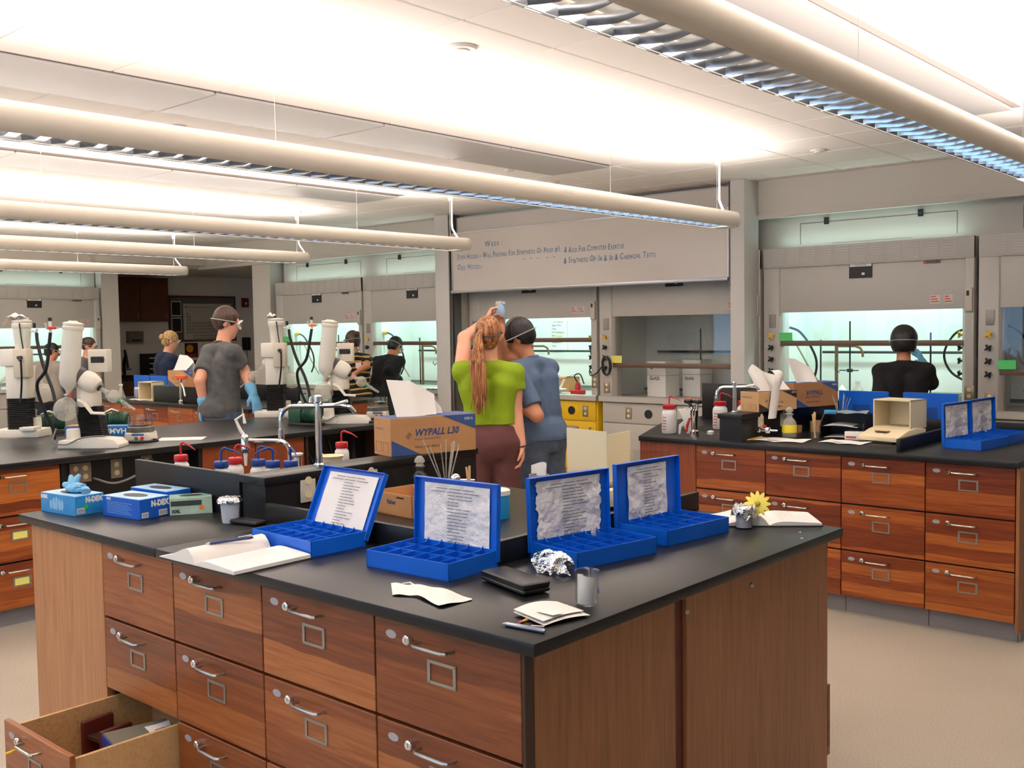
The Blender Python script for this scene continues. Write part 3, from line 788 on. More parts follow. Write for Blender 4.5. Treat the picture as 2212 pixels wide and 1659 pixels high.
def cabinet(label, loc, w, depth=.55, rotz=0.0, m=None, rows=ROWS, skip=(), notes=(), group=None, name='drawer_cabinet', kick=True):
    t = thing(name, label, 'cabinet', loc, rotz, group)
    mm = m or CHERRY
    b = MB(); b.box(.002, w-.002, .022, depth, .104, .906) if not skip else None
    if skip:        # an open row: build the carcass as boards
        zt = rows[skip[0]][1]; zb_ = rows[skip[0]][0]
        b.box(.002, w-.002, .022, depth, zt+.002, .906); b.box(.002, .018, .022, depth, zb_, zt+.002); b.box(w-.018, w-.002, .022, depth, zb_, zt+.002); b.box(.002, w-.002, depth-.015, depth, zb_, zt)
        b.box(.002, w-.002, .022, depth, zb_-.015, zb_)
    b.build('body', DKBRN, t)
    for k, (z0, z1) in enumerate(rows):
        if k in skip: continue
        drawer_front(t, w, z0, z1, mm, note=(k in notes))
    if kick: MB().box(.002, w-.002, .07, depth, 0, .104).build('toe_kick', BASEM, t)
    return t
def plank_panel(t, m, dims, name='panel', bevel=.002): return MB().box(*dims).build(name, m, t, bevel=bevel, seg=1)

# ------------------------------------------------------------------ near bench
NX0, NX1, NY0, NY1 = -4.153, -1.455, 1.713, 3.385
wt = thing('lab_worktop', 'black epoxy worktop of the bench carrying four blue compartment boxes', 'worktop', (NX0, NY0, 0))
seam = -3.10
for a, b in ((NX0, seam), (seam+.002, NX1)):
    MB().box(a-NX0, b-NX0, 0, NY1-NY0, T-SLAB, T).build('slab', EPOXY, wt, bevel=.004)
SPX0, SPX1, SPY = -3.362, -3.195, 2.217
ZS = 1.105
CURB = 1.011
def slab_thing(name, label, dims, cat, m=None):
    x0_, x1_, y0_, y1_, z0_, z1_ = dims
    o = MB().box(0, x1_-x0_, 0, y1_-y0_, 0, z1_-z0_).build(name, m or EPOXYD, None, (x0_, y0_, z0_), bevel=.002)
    return tag(o, label, cat)
slab_thing('splash_panel', 'black splash panel behind the glove boxes', (NX0, SPX0+.002, SPY, SPY+.022, T, ZS), 'panel')
led = thing('reagent_ledge', 'raised black ledge carrying the large wipes carton and a swan-neck tap', 'ledge', (SPX0, SPY, T))
MB().box(0, SPX1-SPX0, 0, NY1-SPY, ZS-.03-T, ZS-T).build('ledge_top', EPOXY, led, bevel=.003)
MB().box(.008, SPX1-SPX0-.01, .01, NY1-SPY-.005, 0, ZS-.03-T).build('ledge_core', EPOXYD, led)
slab_thing('bench_curb', 'low black curb behind the two blue boxes near the notebook', (SPX1, -2.052, SPY, SPY+.022, T, CURB), 'curb')
slab_thing('bench_curb', 'low black curb running toward the yellow flower', (-2.052, -2.03, SPY, NY1, T, CURB), 'curb')
def wall_outlet(parent, loc, rotz):
    o = MB().box(-.036, .036, -.007, 0, -.058, .058).build('outlet_plate', mat('ivory_plate', (206, 200, 184), .45), parent, loc, bevel=.003); o.rotation_euler = (0, 0, rotz)
    put('socket', SOCKET, o, (0, -.001, 0)); return o
for y in (2.42, 2.74): wall_outlet(led, (SPX1-SPX0-.008, y-SPY, 1.045-T), math.pi/2)
# sink basin rim between the ledge and the splash panel
sk = MB(); sx0, sx1, sy0, sy1 = .12, SPX0-NX0-.05, .62, NY1-NY0-.12
for q in ((sx0, sx1, sy0, sy0+.02), (sx0, sx1, sy1-.02, sy1), (sx0, sx0+.02, sy0, sy1), (sx1-.02, sx1, sy0, sy1)): sk.box(*q, T-.01, T+.0004)
sk.build('sink_rim', EPOXYD, wt); MB().box(sx0+.02, sx1-.02, sy0+.02, sy1-.02, T-.01, T+.0003).build('sink_bowl', mat('sink_dark', (14, 14, 15), .5), wt)
cx = [-3.508, -3.029, -2.532, -2.025, -1.512]
places = ['with one drawer pulled open', 'under the open notebook', 'under the torn paper strip', 'at the corner below the pen']
FY = 1.735
for k in range(4):
    cabinet('cherry drawer cabinet %s, bench with four blue boxes' % places[k], (cx[k], FY, 0), cx[k+1]-cx[k], skip=(2,) if k == 0 else ())
# plain oak end of the front
e = thing('end_panel', 'plain pale oak panel beside the pulled-out drawer', 'panel', (-4.085, FY, 0))
plank_panel(e, OAKL, (0, .575, 0, .5, .06, .906)); MB().box(.01, .56, .03, .5, 0, .06).build('plinth', BASEM, e)
# right-hand end, three veneered panels
e = thing('bench_end', 'brown oak veneer end of the bench with a dark red filler strip and two screws', 'panel', (-1.512, FY, 0))
plank_panel(e, DKBRN, (0, .012, -.002, .03, .05, .907), 'edge_strip')
plank_panel(e, OAK, (0, .012, .032, .636, .05, .907)); plank_panel(e, DKRED, (-.002, .006, .638, .684, .05, .907), 'filler_strip')
plank_panel(e, OAK, (0, .018, .686, 1.055, .05, .907)); plank_panel(e, OAK, (0, .014, 1.057, 1.62, .05, .907))
MB().box(.001, .009, .04, 1.6, 0, .05).build('plinth', BASEM, e)
for y in (.692, 1.068):
    MB().lathe([(.008, 0), (.007, .003), (.002, .004)], 12, M=Matrix.Translation((.016, y, .849)) @ Matrix.Rotation(math.pi/2, 4, 'Y')).build('screw', STEEL, e)
# cabinet on the far side of the bench with a drawer standing open
bk = thing('drawer_cabinet', 'cherry drawer cabinet on the aisle side with its low drawer ajar', 'cabinet', (-1.512, 3.36, 0), math.pi)
MB().box(.002, .478, .022, .55, .104, .906).build('body', DKBRN, bk); MB().box(.002, .478, .07, .5, 0, .104).build('toe_kick', BASEM, bk)
for k, (z0, z1) in enumerate(ROWS): drawer_front(bk, .48, z0, z1, CHERRY, y=-.055 if k == 2 else 0)
for j in range(3):
    cabinet('closed cherry drawer cabinet on the aisle side, %s' % ['next to the one with the drawer ajar', 'between two other closed ones', 'at the sink end'][j], (-1.512-.482*(j+1), 3.36, 0), .48, rotz=math.pi)
# the pulled-out drawer of the first column
dw = cx[1]-cx[0]
od = thing('open_drawer', 'pulled-out cherry drawer with birch sides holding a blue box', 'drawer', (cx[0], 1.372, 0))
drawer_front(od, dw, .107, .368, CHERRY, name='drawer_front')
dd = MB(); 
for q in ((.02, .034, .019, .53), (dw-.034, dw-.02, .019, .53)): MB().box(q[0], q[1], q[2], q[3], .135, .345).build('drawer_side', BIRCH, od)
MB().box(.034, dw-.034, .516, .53, .135, .33).build('drawer_back', BIRCH, od)
MB().box(.034, dw-.034, .019, .516, .135, .143).build('drawer_bottom', BIRCH, od)
MB().tube([(.15, -.012, .31), (.15, -.04, .306), (.135, -.05, .30)], .004, 6).build('key', YKNOB, od)
t = thing('storage_box', 'blue box lying in the pulled-out drawer', 'box', (cx[0]+.30, 1.70, .144), -.2)
MB().box(-.075, .075, -.11, .11, 0, .15).build('body', mat('royal_blue_card', (24, 52, 140), .4), t, bevel=.003)
MB().box(-.07, .07, -.105, .105, .15, .152).build('lid', mat('grey_lid', (120, 116, 104), .4), t)
MB().sheet(lambda u, v: (-.03+.09*u, .02+.08*v, .154+.01*math.sin(8*u)*v), 6, 4).build('tag', PAPER, t)
t = thing('wooden_rack', 'dark reddish wooden rack standing in the pulled-out drawer', 'rack', (cx[0]+.07, 1.66, .144), .1)
MB().box(-.012, .012, -.06, .06, 0, .16).build('end_board', DKRED, t, bevel=.008); MB().box(.10, .124, -.06, .06, 0, .15).build('end_board', DKRED, t, bevel=.008)
MB().box(.012, .10, -.05, .05, .03, .045).build('shelf', DKRED, t); MB().box(.012, .10, -.05, .05, .1, .112).build('shelf', DKBRN, t)
t = thing('rubber_hose', 'reddish rubber hose curled in the pulled-out drawer', 'hose', (cx[0]+.2, 1.5, .15))
MB().tube([(.10*math.cos(a)-.02, .07*math.sin(a), .012+.03*math.sin(a*.5)) for a in np.linspace(-.4, 4.6, 24)], .011, 8).build('tube', mat('red_rubber', (140, 58, 38), .6), t)
MB().lathe([(.015, -.012), (.015, .012)], 10, c=(.08, -.03, .012)).build('end_cuff', DKRED, t)

# ------------------------------------------------------------------ right bench
RX0, RX1, RY0, RY1 = -4.15, -1.44, 5.47, 7.15
FY2 = 5.50
wr = thing('lab_worktop', 'black epoxy worktop with the beige balance, under cherry drawers by the hoods', 'worktop', (RX0, RY0, 0))
MB().prism([(.42, 0), (RX1-RX0, 0), (RX1-RX0, RY1-RY0), (0, RY1-RY0), (0, .95)], T-SLAB, T).build('slab', EPOXY, wr, bevel=.003)
q0, q1 = -3.19-RX0, -3.02-RX0
led2 = thing('reagent_ledge', 'raised black ledge carrying the two smaller wipes cartons', 'ledge', (RX0+q0, RY0+.07, T))
MB().box(0, q1-q0, 0, RY1-RY0-.07, ZS-.03-T, ZS-T).build('ledge_top', EPOXY, led2, bevel=.003)
MB().box(.01, q1-q0-.01, .01, RY1-RY0-.08, 0, ZS-.03-T).build('ledge_core', EPOXYD, led2)
slab_thing('bench_curb', 'low black curb between the beige balance and the open blue boxes', (-2.09, -2.068, RY0+.09, RY0+1.2, T, CURB), 'curb')
slab_thing('splash_panel', 'black splash panel behind the beige balance', (RX0+q1, RX1-.02, RY0+1.2, RY0+1.222, T, T+.085), 'panel')
slab_thing('splash_panel', 'tall black splash panel behind the sink with three wash bottles', (RX0+.12, RX0+q0, RY0+1.30, RY0+1.322, T, T+.27), 'panel')
MB().box(.44, q0-.07, .47, 1.18, T-.01, T+.0003).build('sink_bowl', MATS['sink_dark'], wr)
sk = MB()
for q in ((.42, q0-.05, .45, .47), (.42, q0-.05, 1.18, 1.2), (.42, .44, .45, 1.2), (q0-.07, q0-.05, .45, 1.2)): sk.box(*q, T-.01, T+.0004)
sk.build('sink_rim', EPOXYD, wr)
for y in (.32, .62): wall_outlet(led2, (q1-q0-.009, y-.07, 1.05-T), math.pi/2)
rc = [ony(1503, 965, FY2).x, ony(1653, 973, FY2).x, ony(1817, 985, FY2).x, ony(1999, 996, FY2).x, ony(2195, 1006, FY2).x]
pl = ['under the sink valve', 'under the yellow-labelled bottle', 'under the beige balance', 'under the open blue boxes']
for k in range(4): cabinet('reddish cherry drawer cabinet %s, bench by the hoods' % pl[k], (rc[k], FY2, 0), rc[k+1]-rc[k], m=CHERRY2, depth=.7)
e = thing('end_panel', 'reddish oak panel under the sink end of the bench by the hoods', 'panel', (-3.74, FY2, 0))
plank_panel(e, OAKR, (0, rc[0]+3.74-.002, 0, .6, .06, .907)); MB().box(.01, .3, .03, .5, 0, .06).build('plinth', BASEM, e)
e = thing('end_panel', 'brown oak end panel of the bench by the hoods', 'panel', (rc[4], FY2, 0))
plank_panel(e, OAK, (.002, .02, 0, 1.6, .06, .907)); MB().box(.002, .012, .07, 1.5, 0, .06).build('plinth', BASEM, e)
slab_thing('base_cabinet', 'plain oak base cabinets on the hood side of the bench with the balance', (RX0+.6, RX1-.06, RY0+.75, RY1-.04, 0, T-SLAB-.001), 'cabinet', OAKR)

# ------------------------------------------------------------------ rotary evaporator bench (runs away along the aisle)
BX0, BX1, BY0, BY1 = -7.25, -5.845, 1.3, 5.55
wv = thing('lab_worktop', 'black epoxy worktop carrying the rotary evaporators', 'worktop', (BX0, BY0, 0))
MB().box(0, BX1-BX0, 0, BY1-BY0, T-.036, T).build('slab', EPOXY, wv, bevel=.004)
gy = BX1-.035
def facing_x(y0, y1, label, notes=(), m=CHERRY):
    return cabinet(label, (gy, y0, 0), y1-y0, rotz=math.pi/2, m=m, notes=notes)
facing_x(1.75, 2.20, 'cherry drawer cabinet out at the end of the evaporator bench', (1, 2), CHERRY2)
facing_x(2.20, 2.675, 'cherry drawer cabinet with two yellow label cards, evaporator bench', (1, 2), CHERRY2)
kn = thing('service_recess', 'black recess with power outlets under the evaporator worktop', 'recess', (gy, 2.68, 0), math.pi/2)
MB().box(0, .92, .12, .3, .06, .905).build('back_board', EPOXYD, kn); MB().box(0, .02, .0, .3, .06, .905).build('side_board', EPOXYD, kn); MB().box(.90, .92, 0, .3, .06, .905).build('side_board', EPOXYD, kn)
MB().box(0, .92, .06, .3, 0, .06).build('plinth', BASEM, kn)
for x in (.14, .20, .40, .60): 
    o = outlet(kn, (x, .12, .82))
MB().tube(spl([(.24, .1, .78), (.35, .05, .74), (.5, .04, .78), (.62, .08, .86)]), .007, 6).build('lead', GREY, kn)
e = thing('cabinet_front', 'plain orange-brown cabinet doors under the evaporator worktop', 'cabinet', (gy, 3.61, 0), math.pi/2)
MB().box(0, .82, .022, .5, .06, .906).build('body', DKBRN, e); MB().box(0, .82, .07, .5, 0, .06).build('toe_kick', BASEM, e)
for a, b in ((0, .405), (.41, .815)):
    d = plank_panel(e, OAKR, (a, b, 0, .02, .10, .904), 'door'); MB().tube([(b-.05, 0, .8), (b-.05, -.03, .79), (b-.05, -.03, .70), (b-.05, 0, .69)], .005, 8).build('handle', STEEL, d)
kn = thing('service_recess', 'black recess crowded with cables near the wipes carton', 'recess', (gy, 4.44, 0), math.pi/2)
MB().box(0, .78, .25, .4, .06, .905).build('back_board', EPOXYD, kn); MB().box(0, .02, 0, .3, .06, .905).build('side_board', DKBRN, kn); MB().box(.76, .78, 0, .3, .06, .905).build('side_board', DKBRN, kn)
MB().box(0, .78, .06, .3, 0, .06).build('plinth', BASEM, kn)
for k in range(4): MB().tube(spl([(.1+.12*k, .2, .88), (.2+.1*k, .1, .6-.05*k), (.4+.05*k, .12, .5), (.6, .2, .7+.05*k)]), .008, 6).build('cable', RUBBER, kn)
slab_thing('base_cabinet', 'plain oak base cabinets on the far side of the evaporator bench', (BX0+.05, BX0+.78, BY0+.3, BY1-.1, 0, T-.037), 'cabinet', OAKR)

# ------------------------------------------------------------------ far bench
FX0, FX1, FY0_, FY1_ = -11.0, -8.05, 5.43, 7.1
wfb = thing('lab_worktop', 'black epoxy worktop of the far bench beyond the grey-shirted man', 'worktop', (FX0, FY0_, 0))
MB().box(0, FX1-FX0, 0, FY1_-FY0_, T-SLAB, T).build('slab', EPOXY, wfb, bevel=.004)
slab_thing('reagent_ledge', 'black ledge on the far bench under the wipes carton', (-9.95, -8.95, FY0_+.12, FY0_+.29, T, ZS), 'ledge')
slab_thing('splash_panel', 'black splash panel on the far bench behind its orange-knobbed tap', (-9.6, FX1-.3, FY0_+.8, FY0_+.822, T, ZS), 'panel')
n = 6; w = (FX1-FX0-.06)/n
for k in range(n):
    cabinet('orange-brown drawer cabinet %s of the far bench' % ['at the alcove end', 'second from the alcove end', 'third from the alcove end', 'third from the aisle end', 'second from the aisle end', 'at the aisle end'][k], (FX0+.03+k*w, FY0_+.03, 0), w, depth=.8, m=CHERRY2)
plank_panel(wfb, OAKR, (FX1-FX0-.028, FX1-FX0-.012, .03, 1.6, .06, .907), 'end_panel')

# ================================================================== things on the near bench
def zt(u, v, z=T): p = onz(u, v, z); return p.x, p.y
# ---- blue compartment boxes
BW, BD, BH = .335, .218, .052
def crumple_sheet(w, h, amp, seed, nu=16, nv=14, rag=0.0):
    r = random.Random(seed); ph = [(r.uniform(8, 34), r.uniform(8, 34), r.uniform(0, 6.3), r.uniform(.3, 1)) for _ in range(9)]
    def fn(u, v):
        x, z = w*u, h*v
        d = sum(a*math.sin(p*x*1.7+q*z*1.5+c) for p, q, c, a in ph)/5*amp
        e = rag*(r.random()-.5) if rag and u in (0, 1) else 0
        return (x-w/2+e, -.004-abs(d), z)
    return fn
def blue_box(label, fx, fy, rotz, lean, paper=1, seed=1, torn=False, lid_only=False):
    """fx,fy: lower left front corner; hinge at the back"""
    c, s = math.cos(rotz), math.sin(rotz)
    t = thing('compartment_box', label, 'box', (fx, fy, T), rotz, 'blue compartment boxes')
    m = MB(); w = .003
    m.box(0, BW, 0, BD, 0, .003); m.box(0, BW, 0, w, 0, BH); m.box(0, w, 0, BD, 0, BH); m.box(BW-w, BW, 0, BD, 0, BH); m.box(0, BW, BD-w, BD, 0, BH)
    m.build('tray', BLUEP, t)
    n = 6
    for k in range(1, n):
        x = BW*k/n
        MB().prism([(w, .003), (BD-w, .003), (BD-w, BH+.007), (BD-.018, BH-.005), (w, BH-.006)], x-.001, x+.001, axis='X').build('divider', BLUEP, t)
    for y in (BD*.42, BD*.74):
        MB().box(w, BW-w, y-.001, y+.001, .003, BH-.006).build('divider', BLUEP, t)
    l = MB(); LH = BD+.014
    l.box(-.003, BW+.003, 0, .003, 0, LH); l.box(-.003, BW+.003, -.016, 0, LH-.003, LH); l.box(-.003, 0, -.016, 0, 0, LH); l.box(BW, BW+.003, -.016, 0, 0, LH); l.box(-.003, BW+.003, -.016, 0, 0, .003)
    lid = l.build('lid', BLUEP, t, (0, BD+.004, .016), bevel=.001, seg=1); lid.rotation_euler = (-lean, 0, 0)
    if paper:
        pw, ph = BW*.80, LH*.88
        if paper == 2: pw = BW*.62
        sh = MB().sheet(crumple_sheet(pw, ph, .0075 if seed > 2 else .004, seed, rag=.012 if torn else 0), 26, 22).build('paper_sheet', CRUMPLE if seed > 1 else PAPER, lid, (BW/2, 0, LH*.05), ang=80)
        pr = MB(); r = random.Random(seed)
        for k in range(17):
            z = ph*(.93-.05*k); hw = pw*(.30 if k == 0 else .38 if k == 1 else r.uniform(.08, .2)); x0 = -hw if k < 2 else -pw*.12
            for q in range(3): 
                a = x0 + 2*hw*q/3; pr.box(a, a+2*hw/3*.9, -.0125, -.012, z, z+.0022)
        o = pr.build('print_lines', mat('faded_print', (110, 110, 118), .8), lid, (BW/2, .001, LH*.05)); o['kind'] = 'stuff'
    else:
        lb = MB().box(BW*.36, BW*.72, .003, .0035, LH*.28, LH*.6).build('embossed_label', mat('blue_emboss', (14, 66, 150), .5), lid)
    return t
D2 = math.radians
blue_box('open blue compartment box with its lid leaning far back, behind the open notebook', -2.897, 1.955, D2(-2), .42, 1, 1)
blue_box('open blue compartment box with an upright lid and smooth list, beside the black case', -2.338, 1.978, D2(2.5), .04, 1, 2)
blue_box('open blue compartment box with a torn wrinkled list, behind the foil', -1.803, 2.325, D2(80), .03, 1, 5, True)
blue_box('open blue compartment box with a narrow list, nearest the yellow flower', -1.768, 2.752, D2(84), .03, 2, 8)
p = thing('sample_vial', 'tiny clear vial lying in a blue compartment box', 'vial', (-1.84, 2.52, T+.006), .4)
MB().lathe([(.008, 0), (.008, .018), (.006, .02)], 12, M=Matrix.Rotation(math.pi/2, 4, 'X')).build('body', FROST2, p); MB().lathe([(.0085, .02), (.0085, .026)], 12, M=Matrix.Rotation(math.pi/2, 4, 'X')).build('cap', WHITE, p)

# ---- glove boxes
def glove_box(label, x, y, rot, w, d, h, m, side, words, mt=None, z=T, top=None, hole=True, cat='glove box', top_mat=None):
    t = thing('glove_box', label, cat, (x, y, z), rot)
    MB().box(0, w, 0, d, 0, h).build('carton', m, t, bevel=.0015, seg=1)
    if top_mat: MB().box(.002, w-.002, .002, d-.002, h, h+.0006).build('top_print', top_mat, t)
    if hole:
        MB().lathe([(1, 0), (1, .001)], 28, M=Matrix.Translation((w/2, d/2, h+.0004)) @ Matrix.Diagonal((w*.27, d*.24, 1, 1))).build('opening', SIGNB, t)
    for (s, face, a, z_, sz, mm, kw) in words:
        if face == 'f': lettering(s, mm, t, (a, -.0006, z_), size=sz, extrude=0, **kw)
        else: lettering(s, mm, t, (w+.0006, a, z_), rot=(math.pi/2, 0, math.pi/2), size=sz, extrude=0, **kw)
    return t
GB1 = mat('glove_box_sky', (44, 142, 208), .35, var=.12, vscale=14); GB2 = mat('glove_box_blue', (20, 92, 196), .35, var=.05, vscale=10)
GBT = mat('glove_box_top', (150, 196, 226), .35, var=.2, vscale=12); GBS = mat('glove_box_navy', (18, 74, 168), .4)
def bars(parent, w, a, z, l, h):
    m = MB(); m.box(w+.0004, w+.0008, a, a+l, z, z+h); o = m.build('barcode_patch', WHITE, parent)
    b = MB(); x = a+.003
    while x < a+l-.003: b.box(w+.0008, w+.001, x, x+.001, z+.003, z+h-.003); x += .0026
    k = b.build('barcode', INK, o); k['kind'] = 'stuff'
B = dict(bold=.0022, sx=.85)
g1 = glove_box('pale blue glove box with a blue glove sticking out of the top', -4.14, 1.80, D2(6), .245, .125, .078, GB1, 0,
    (('N-DEX', 's', .045, .050, .028, WHITE, B), ('N-DEX', 'f', .005, .058, .017, WHITE, B)), hole=True, top_mat=GBT)
m = MB()
for k, (cx_, hh) in enumerate(((.075, .04), (.095, .05), (.115, .056), (.135, .05), (.155, .045), (.10, .03), (.14, .032))): m.ball((cx_, -.0006, .018+hh*.4), (.009, .0006, hh*.5), 10, 8)
o = m.build('hand_print', mat('pale_hands', (140, 196, 230), .4), g1); o['kind'] = 'stuff'
bars(g1, .245, .006, .008, .035, .022)
MB().lathe([(.009, 0), (.009, .0008)], 16, M=Matrix.Translation((.2455, .047, .033)) @ Matrix.Rotation(math.pi/2, 4, 'Y')).build('green_dot', mat('dot_green', (40, 200, 60), .5), g1)
t = thing('nitrile_glove', 'crumpled pale blue nitrile glove pulled out of the glove box', 'glove', (-4.03, 1.88, T+.079))
m = MB()
for (a, l, lift, r) in ((2.6, .05, .05, .012), (1.7, .06, .055, .012), (.6, .07, .018, .014), (.1, .08, .02, .015), (-.4, .07, .012, .013), (-2.7, .05, .02, .014)):
    d = Vector((math.cos(a), math.sin(a)*.6, 0)); m.tube([(0, 0, .01), d*l*.5 + Vector((0, 0, .012+lift*.6)), d*l + Vector((0, 0, .008+lift))], [r*1.5, r*1.2, r*.7], 8)
m.ball((.02, 0, .014), (.055, .03, .018), 12, 8); m.build('glove', GLOVE, t)
MB().tube([(.06, .0, .012), (.09, .01, .02), (.115, .0, .012)], [.018, .016, .02], 10, flat=.6).build('cuff', GLOVE, t)
g2 = glove_box('bright blue glove box with an oval opening, turned toward the green box', -3.847, 1.912, D2(7), .237, .135, .078, GB2, 0,
    (('N-DEX', 's', .052, .046, .030, WHITE, B), ('N-DEX', 'f', .03, .066, .009, WHITE, B)), top_mat=GBT)
m = MB()
for k in range(7): m.box(.03, .19-.012*(k % 3), -.0008, -.0003, .014+k*.007, .016+k*.007)
o = m.build('fine_print', mat('pale_print', (120, 170, 224), .5), g2); o['kind'] = 'stuff'
bars(g2, .237, .008, .006, .03, .02); bars(g2, .237, .085, .006, .04, .022)
g3 = glove_box('blue glove box standing behind the others against the splash panel', -3.93, 2.075, D2(5), .245, .115, .082, GB2, 0, (('N-DEX', 's', .015, .035, .030, WHITE, B),), top_mat=GBT)
g4 = glove_box('pale green glove box marked XXL beside the bright blue one', -3.605, 2.062, D2(60), .16, .10, .068, mat('glove_box_mint', (172, 196, 178), .5, var=.15, vscale=18), 0,
    (('XXL', 'f', .008, .010, .016, INK, dict(bold=.0012)),), top_mat=mat('mint_top', (120, 168, 148), .5, var=.25, vscale=22))
MB().box(.004, .12, -.0008, -.0004, .036, .056).build('dark_band', mat('dark_print', (58, 66, 62), .5), g4)
MB().lathe([(.010, 0), (.010, .0008)], 16, M=Matrix.Translation((.12, -.0006, .026)) @ Matrix.Rotation(math.pi/2, 4, 'X')).build('orange_dot', mat('dot_orange', (240, 140, 30), .5), g4)

# ---- cups and beakers
def foil_cap(parent, r, z, drop=.02, seed=3, name='foil_cover'):
    rr = random.Random(seed); n = 22; rings = [(.15, 0), (.6, .001), (.95, .001), (1.12, -.004), (1.2, -drop*.6), (1.22, -drop)]
    vs = []; fs = []
    for k, (q, dz) in enumerate(rings):
        for j in range(n):
            a = 2*math.pi*j/n; jit = 1+(.10*rr.uniform(-1, 1) if k > 2 else 0)
            vs.append((math.cos(a)*r*q*jit, math.sin(a)*r*q*jit, z+dz+(rr.uniform(-.5, .5)*drop*.7 if k > 2 else rr.uniform(0, .003))))
    for k in range(len(rings)-1):
        for j in range(n): fs.append((k*n+j, k*n+(j+1) % n, (k+1)*n+(j+1) % n, (k+1)*n+j))
    fs.append(tuple(reversed(range(n))))
    return MB().add(vs, fs).build(name, FOIL, parent, ang=25)
x, y = zt(498, 1128)
t = thing('plastic_cup', 'translucent plastic cup covered with foil, near the green glove box', 'cup', (x, y, T))
MB().lathe([(.027, .002), (.029, .0), (.031, .01), (.037, .092), (.036, .092), (.030, .012), (.026, .006)], 26).build('cup_wall', SMOKE, t, ang=60)
MB().lathe([(.029, .004), (.030, .012)], 24).build('dark_liquid', mat('liquid_dark', (66, 66, 70), .15), t)
foil_cap(t, .037, .094, .016, 4)
x, y = zt(1268, 1305)
b = beaker('clear beaker holding a rolled white paper, by the corner of the bench', x, y, T, .030, .088)
b.rotation_euler = (0, 0, 2.2)
MB().sheet(lambda u, v: (.024*math.cos(3.6*u+.4), .024*math.sin(3.6*u+.4), .004+.078*v*(1-.25*abs(u-.5))), 18, 6).build('rolled_paper', PAPER, b, solid=.0006)
MB().lathe([(.008, 0), (.008, .0006)], 16, M=Matrix.Rotation(-1.35, 4, 'Z') @ Matrix.Translation((.0303, 0, .035)) @ Matrix.Rotation(math.pi/2, 4, 'Y')).build('blue_mark', mat('beaker_blue', (40, 110, 200), .5), b)
x, y = zt(1607, 1140)
b = beaker('small beaker of grey powder capped with foil, in front of the yellow flower', x, y, T, .030, .075)
MB().lathe([(.0275, .004), (.0275, .05)], 22).build('powder', mat('grey_powder', (200, 200, 206), .9), b)
foil_cap(b, .036, .078, .034, 9)
t = thing('yellow_flower', 'yellow paper flower sticking up behind the foil-capped beaker', 'flower', (x+.02, y+.05, T))
MB().tube([(0, 0, 0), (.004, 0, .04), (.008, 0, .075)], .002, 6).build('stem', mat('stem_green', (80, 130, 60), .6), t)
PET = mat('petal_yellow', (255, 240, 110), .7)
pm = MB().sheet(lambda u, v: ((u-.5)*.016*math.sin(math.pi*(.12+.8*v)), .004*v*v, .010+.036*v), 4, 6).mesh('petal', PET, solid=.0008)
fr = Matrix.Rotation(-.4, 4, 'X')
for k in range(12): 
    o = put('petal', pm, t, (.008, -.004, .082)); o.rotation_euler = (Matrix.Rotation(.49, 4, 'Z') @ Matrix.Rotation(-.35, 4, 'X') @ Matrix.Rotation(k*math.pi/6, 4, 'Y')).to_euler()
MB().ball((.008, -.006, .082), (.011, .007, .011), 12, 8).build('centre', mat('flower_centre', (214, 180, 60), .8), t)
# ---- notebooks
def open_notebook(label, x, y, rotz, w=.20, d=.255, curl=.02, seed=0, lines=True):
    """two pages either side of the spine at local x=0"""
    t = thing('notebook', label, 'notebook', (x, y, T), rotz)
    MB().box(-w, w, 0, d, 0, .003).build('cover', DARK, t)
    for s in (-1, 1):
        def page(u, v, top=True):
            xx = u; zz = .004+.016*math.exp(-((u-.10)/.12)**2)*(1.0) + curl*(math.sin(min(u*6, 1)*math.pi*.5))*(1-u)*1.2
            return (s*u*w*.985, d*v, zz if top else .0032)
        m = MB(); n = 12
        if s < 0: prof = [.0045, .030, .044, .046, .042, .036, .030, .024, .019, .015, .011, .008, .0055]
        else: prof = [.0045, .014, .019, .021, .0215, .021, .020, .019, .018, .017, .016, .015, .013]
        top = [(s*(k/n)*w*.985, prof[k]*(curl/.03)**.5) for k in range(n+1)]
        poly = top + [(s*w*.985, .0032), (0, .0032)]
        pg = m.prism(poly, 0.002, d-.002, axis='Y').build('page_block', PAPER, t, ang=60)
        if lines:
            pr = MB(); r = random.Random(seed+s)
            for k in range(16):
                v = .03+.2*k/16
                L = w*(.35 if s > 0 and k > 6 else r.uniform(.5, .8))
                if s < 0 and k % 3: continue
                for q in range(6):
                    u0 = .25+q*(L/w)/6; zz = np.interp(u0*w*.985, [abs(a[0]) for a in top], [a[1] for a in top]); zz2 = np.interp((u0+.05)*w*.985, [abs(a[0]) for a in top], [a[1] for a in top])
                    a, b2 = s*u0*w, s*(u0+.05)*w
                    n0 = len(pr.v); pr.v += [(a, v, zz+.0012), (b2, v, zz2+.0012), (b2, v+.0015, zz2+.0012), (a, v+.0015, zz+.0012)]; pr.f.append((n0, n0+1, n0+2, n0+3))
            o = pr.build('written_lines', mat('pencil_grey', (150, 148, 160), .8), pg); o['kind'] = 'stuff'
    return t
n1 = open_notebook('open notebook hanging over the bench edge with a pen lying across it', -2.755, 1.652, D2(1), .205, .285, .034, 3)
n2 = open_notebook('open notebook lying behind the foil-capped beaker at the far corner', -1.70, 3.16, D2(20), .185, .22, .02, 8)
n2.location = (-1.665, 3.25, T); n2.rotation_euler = (0, 0, D2(38))
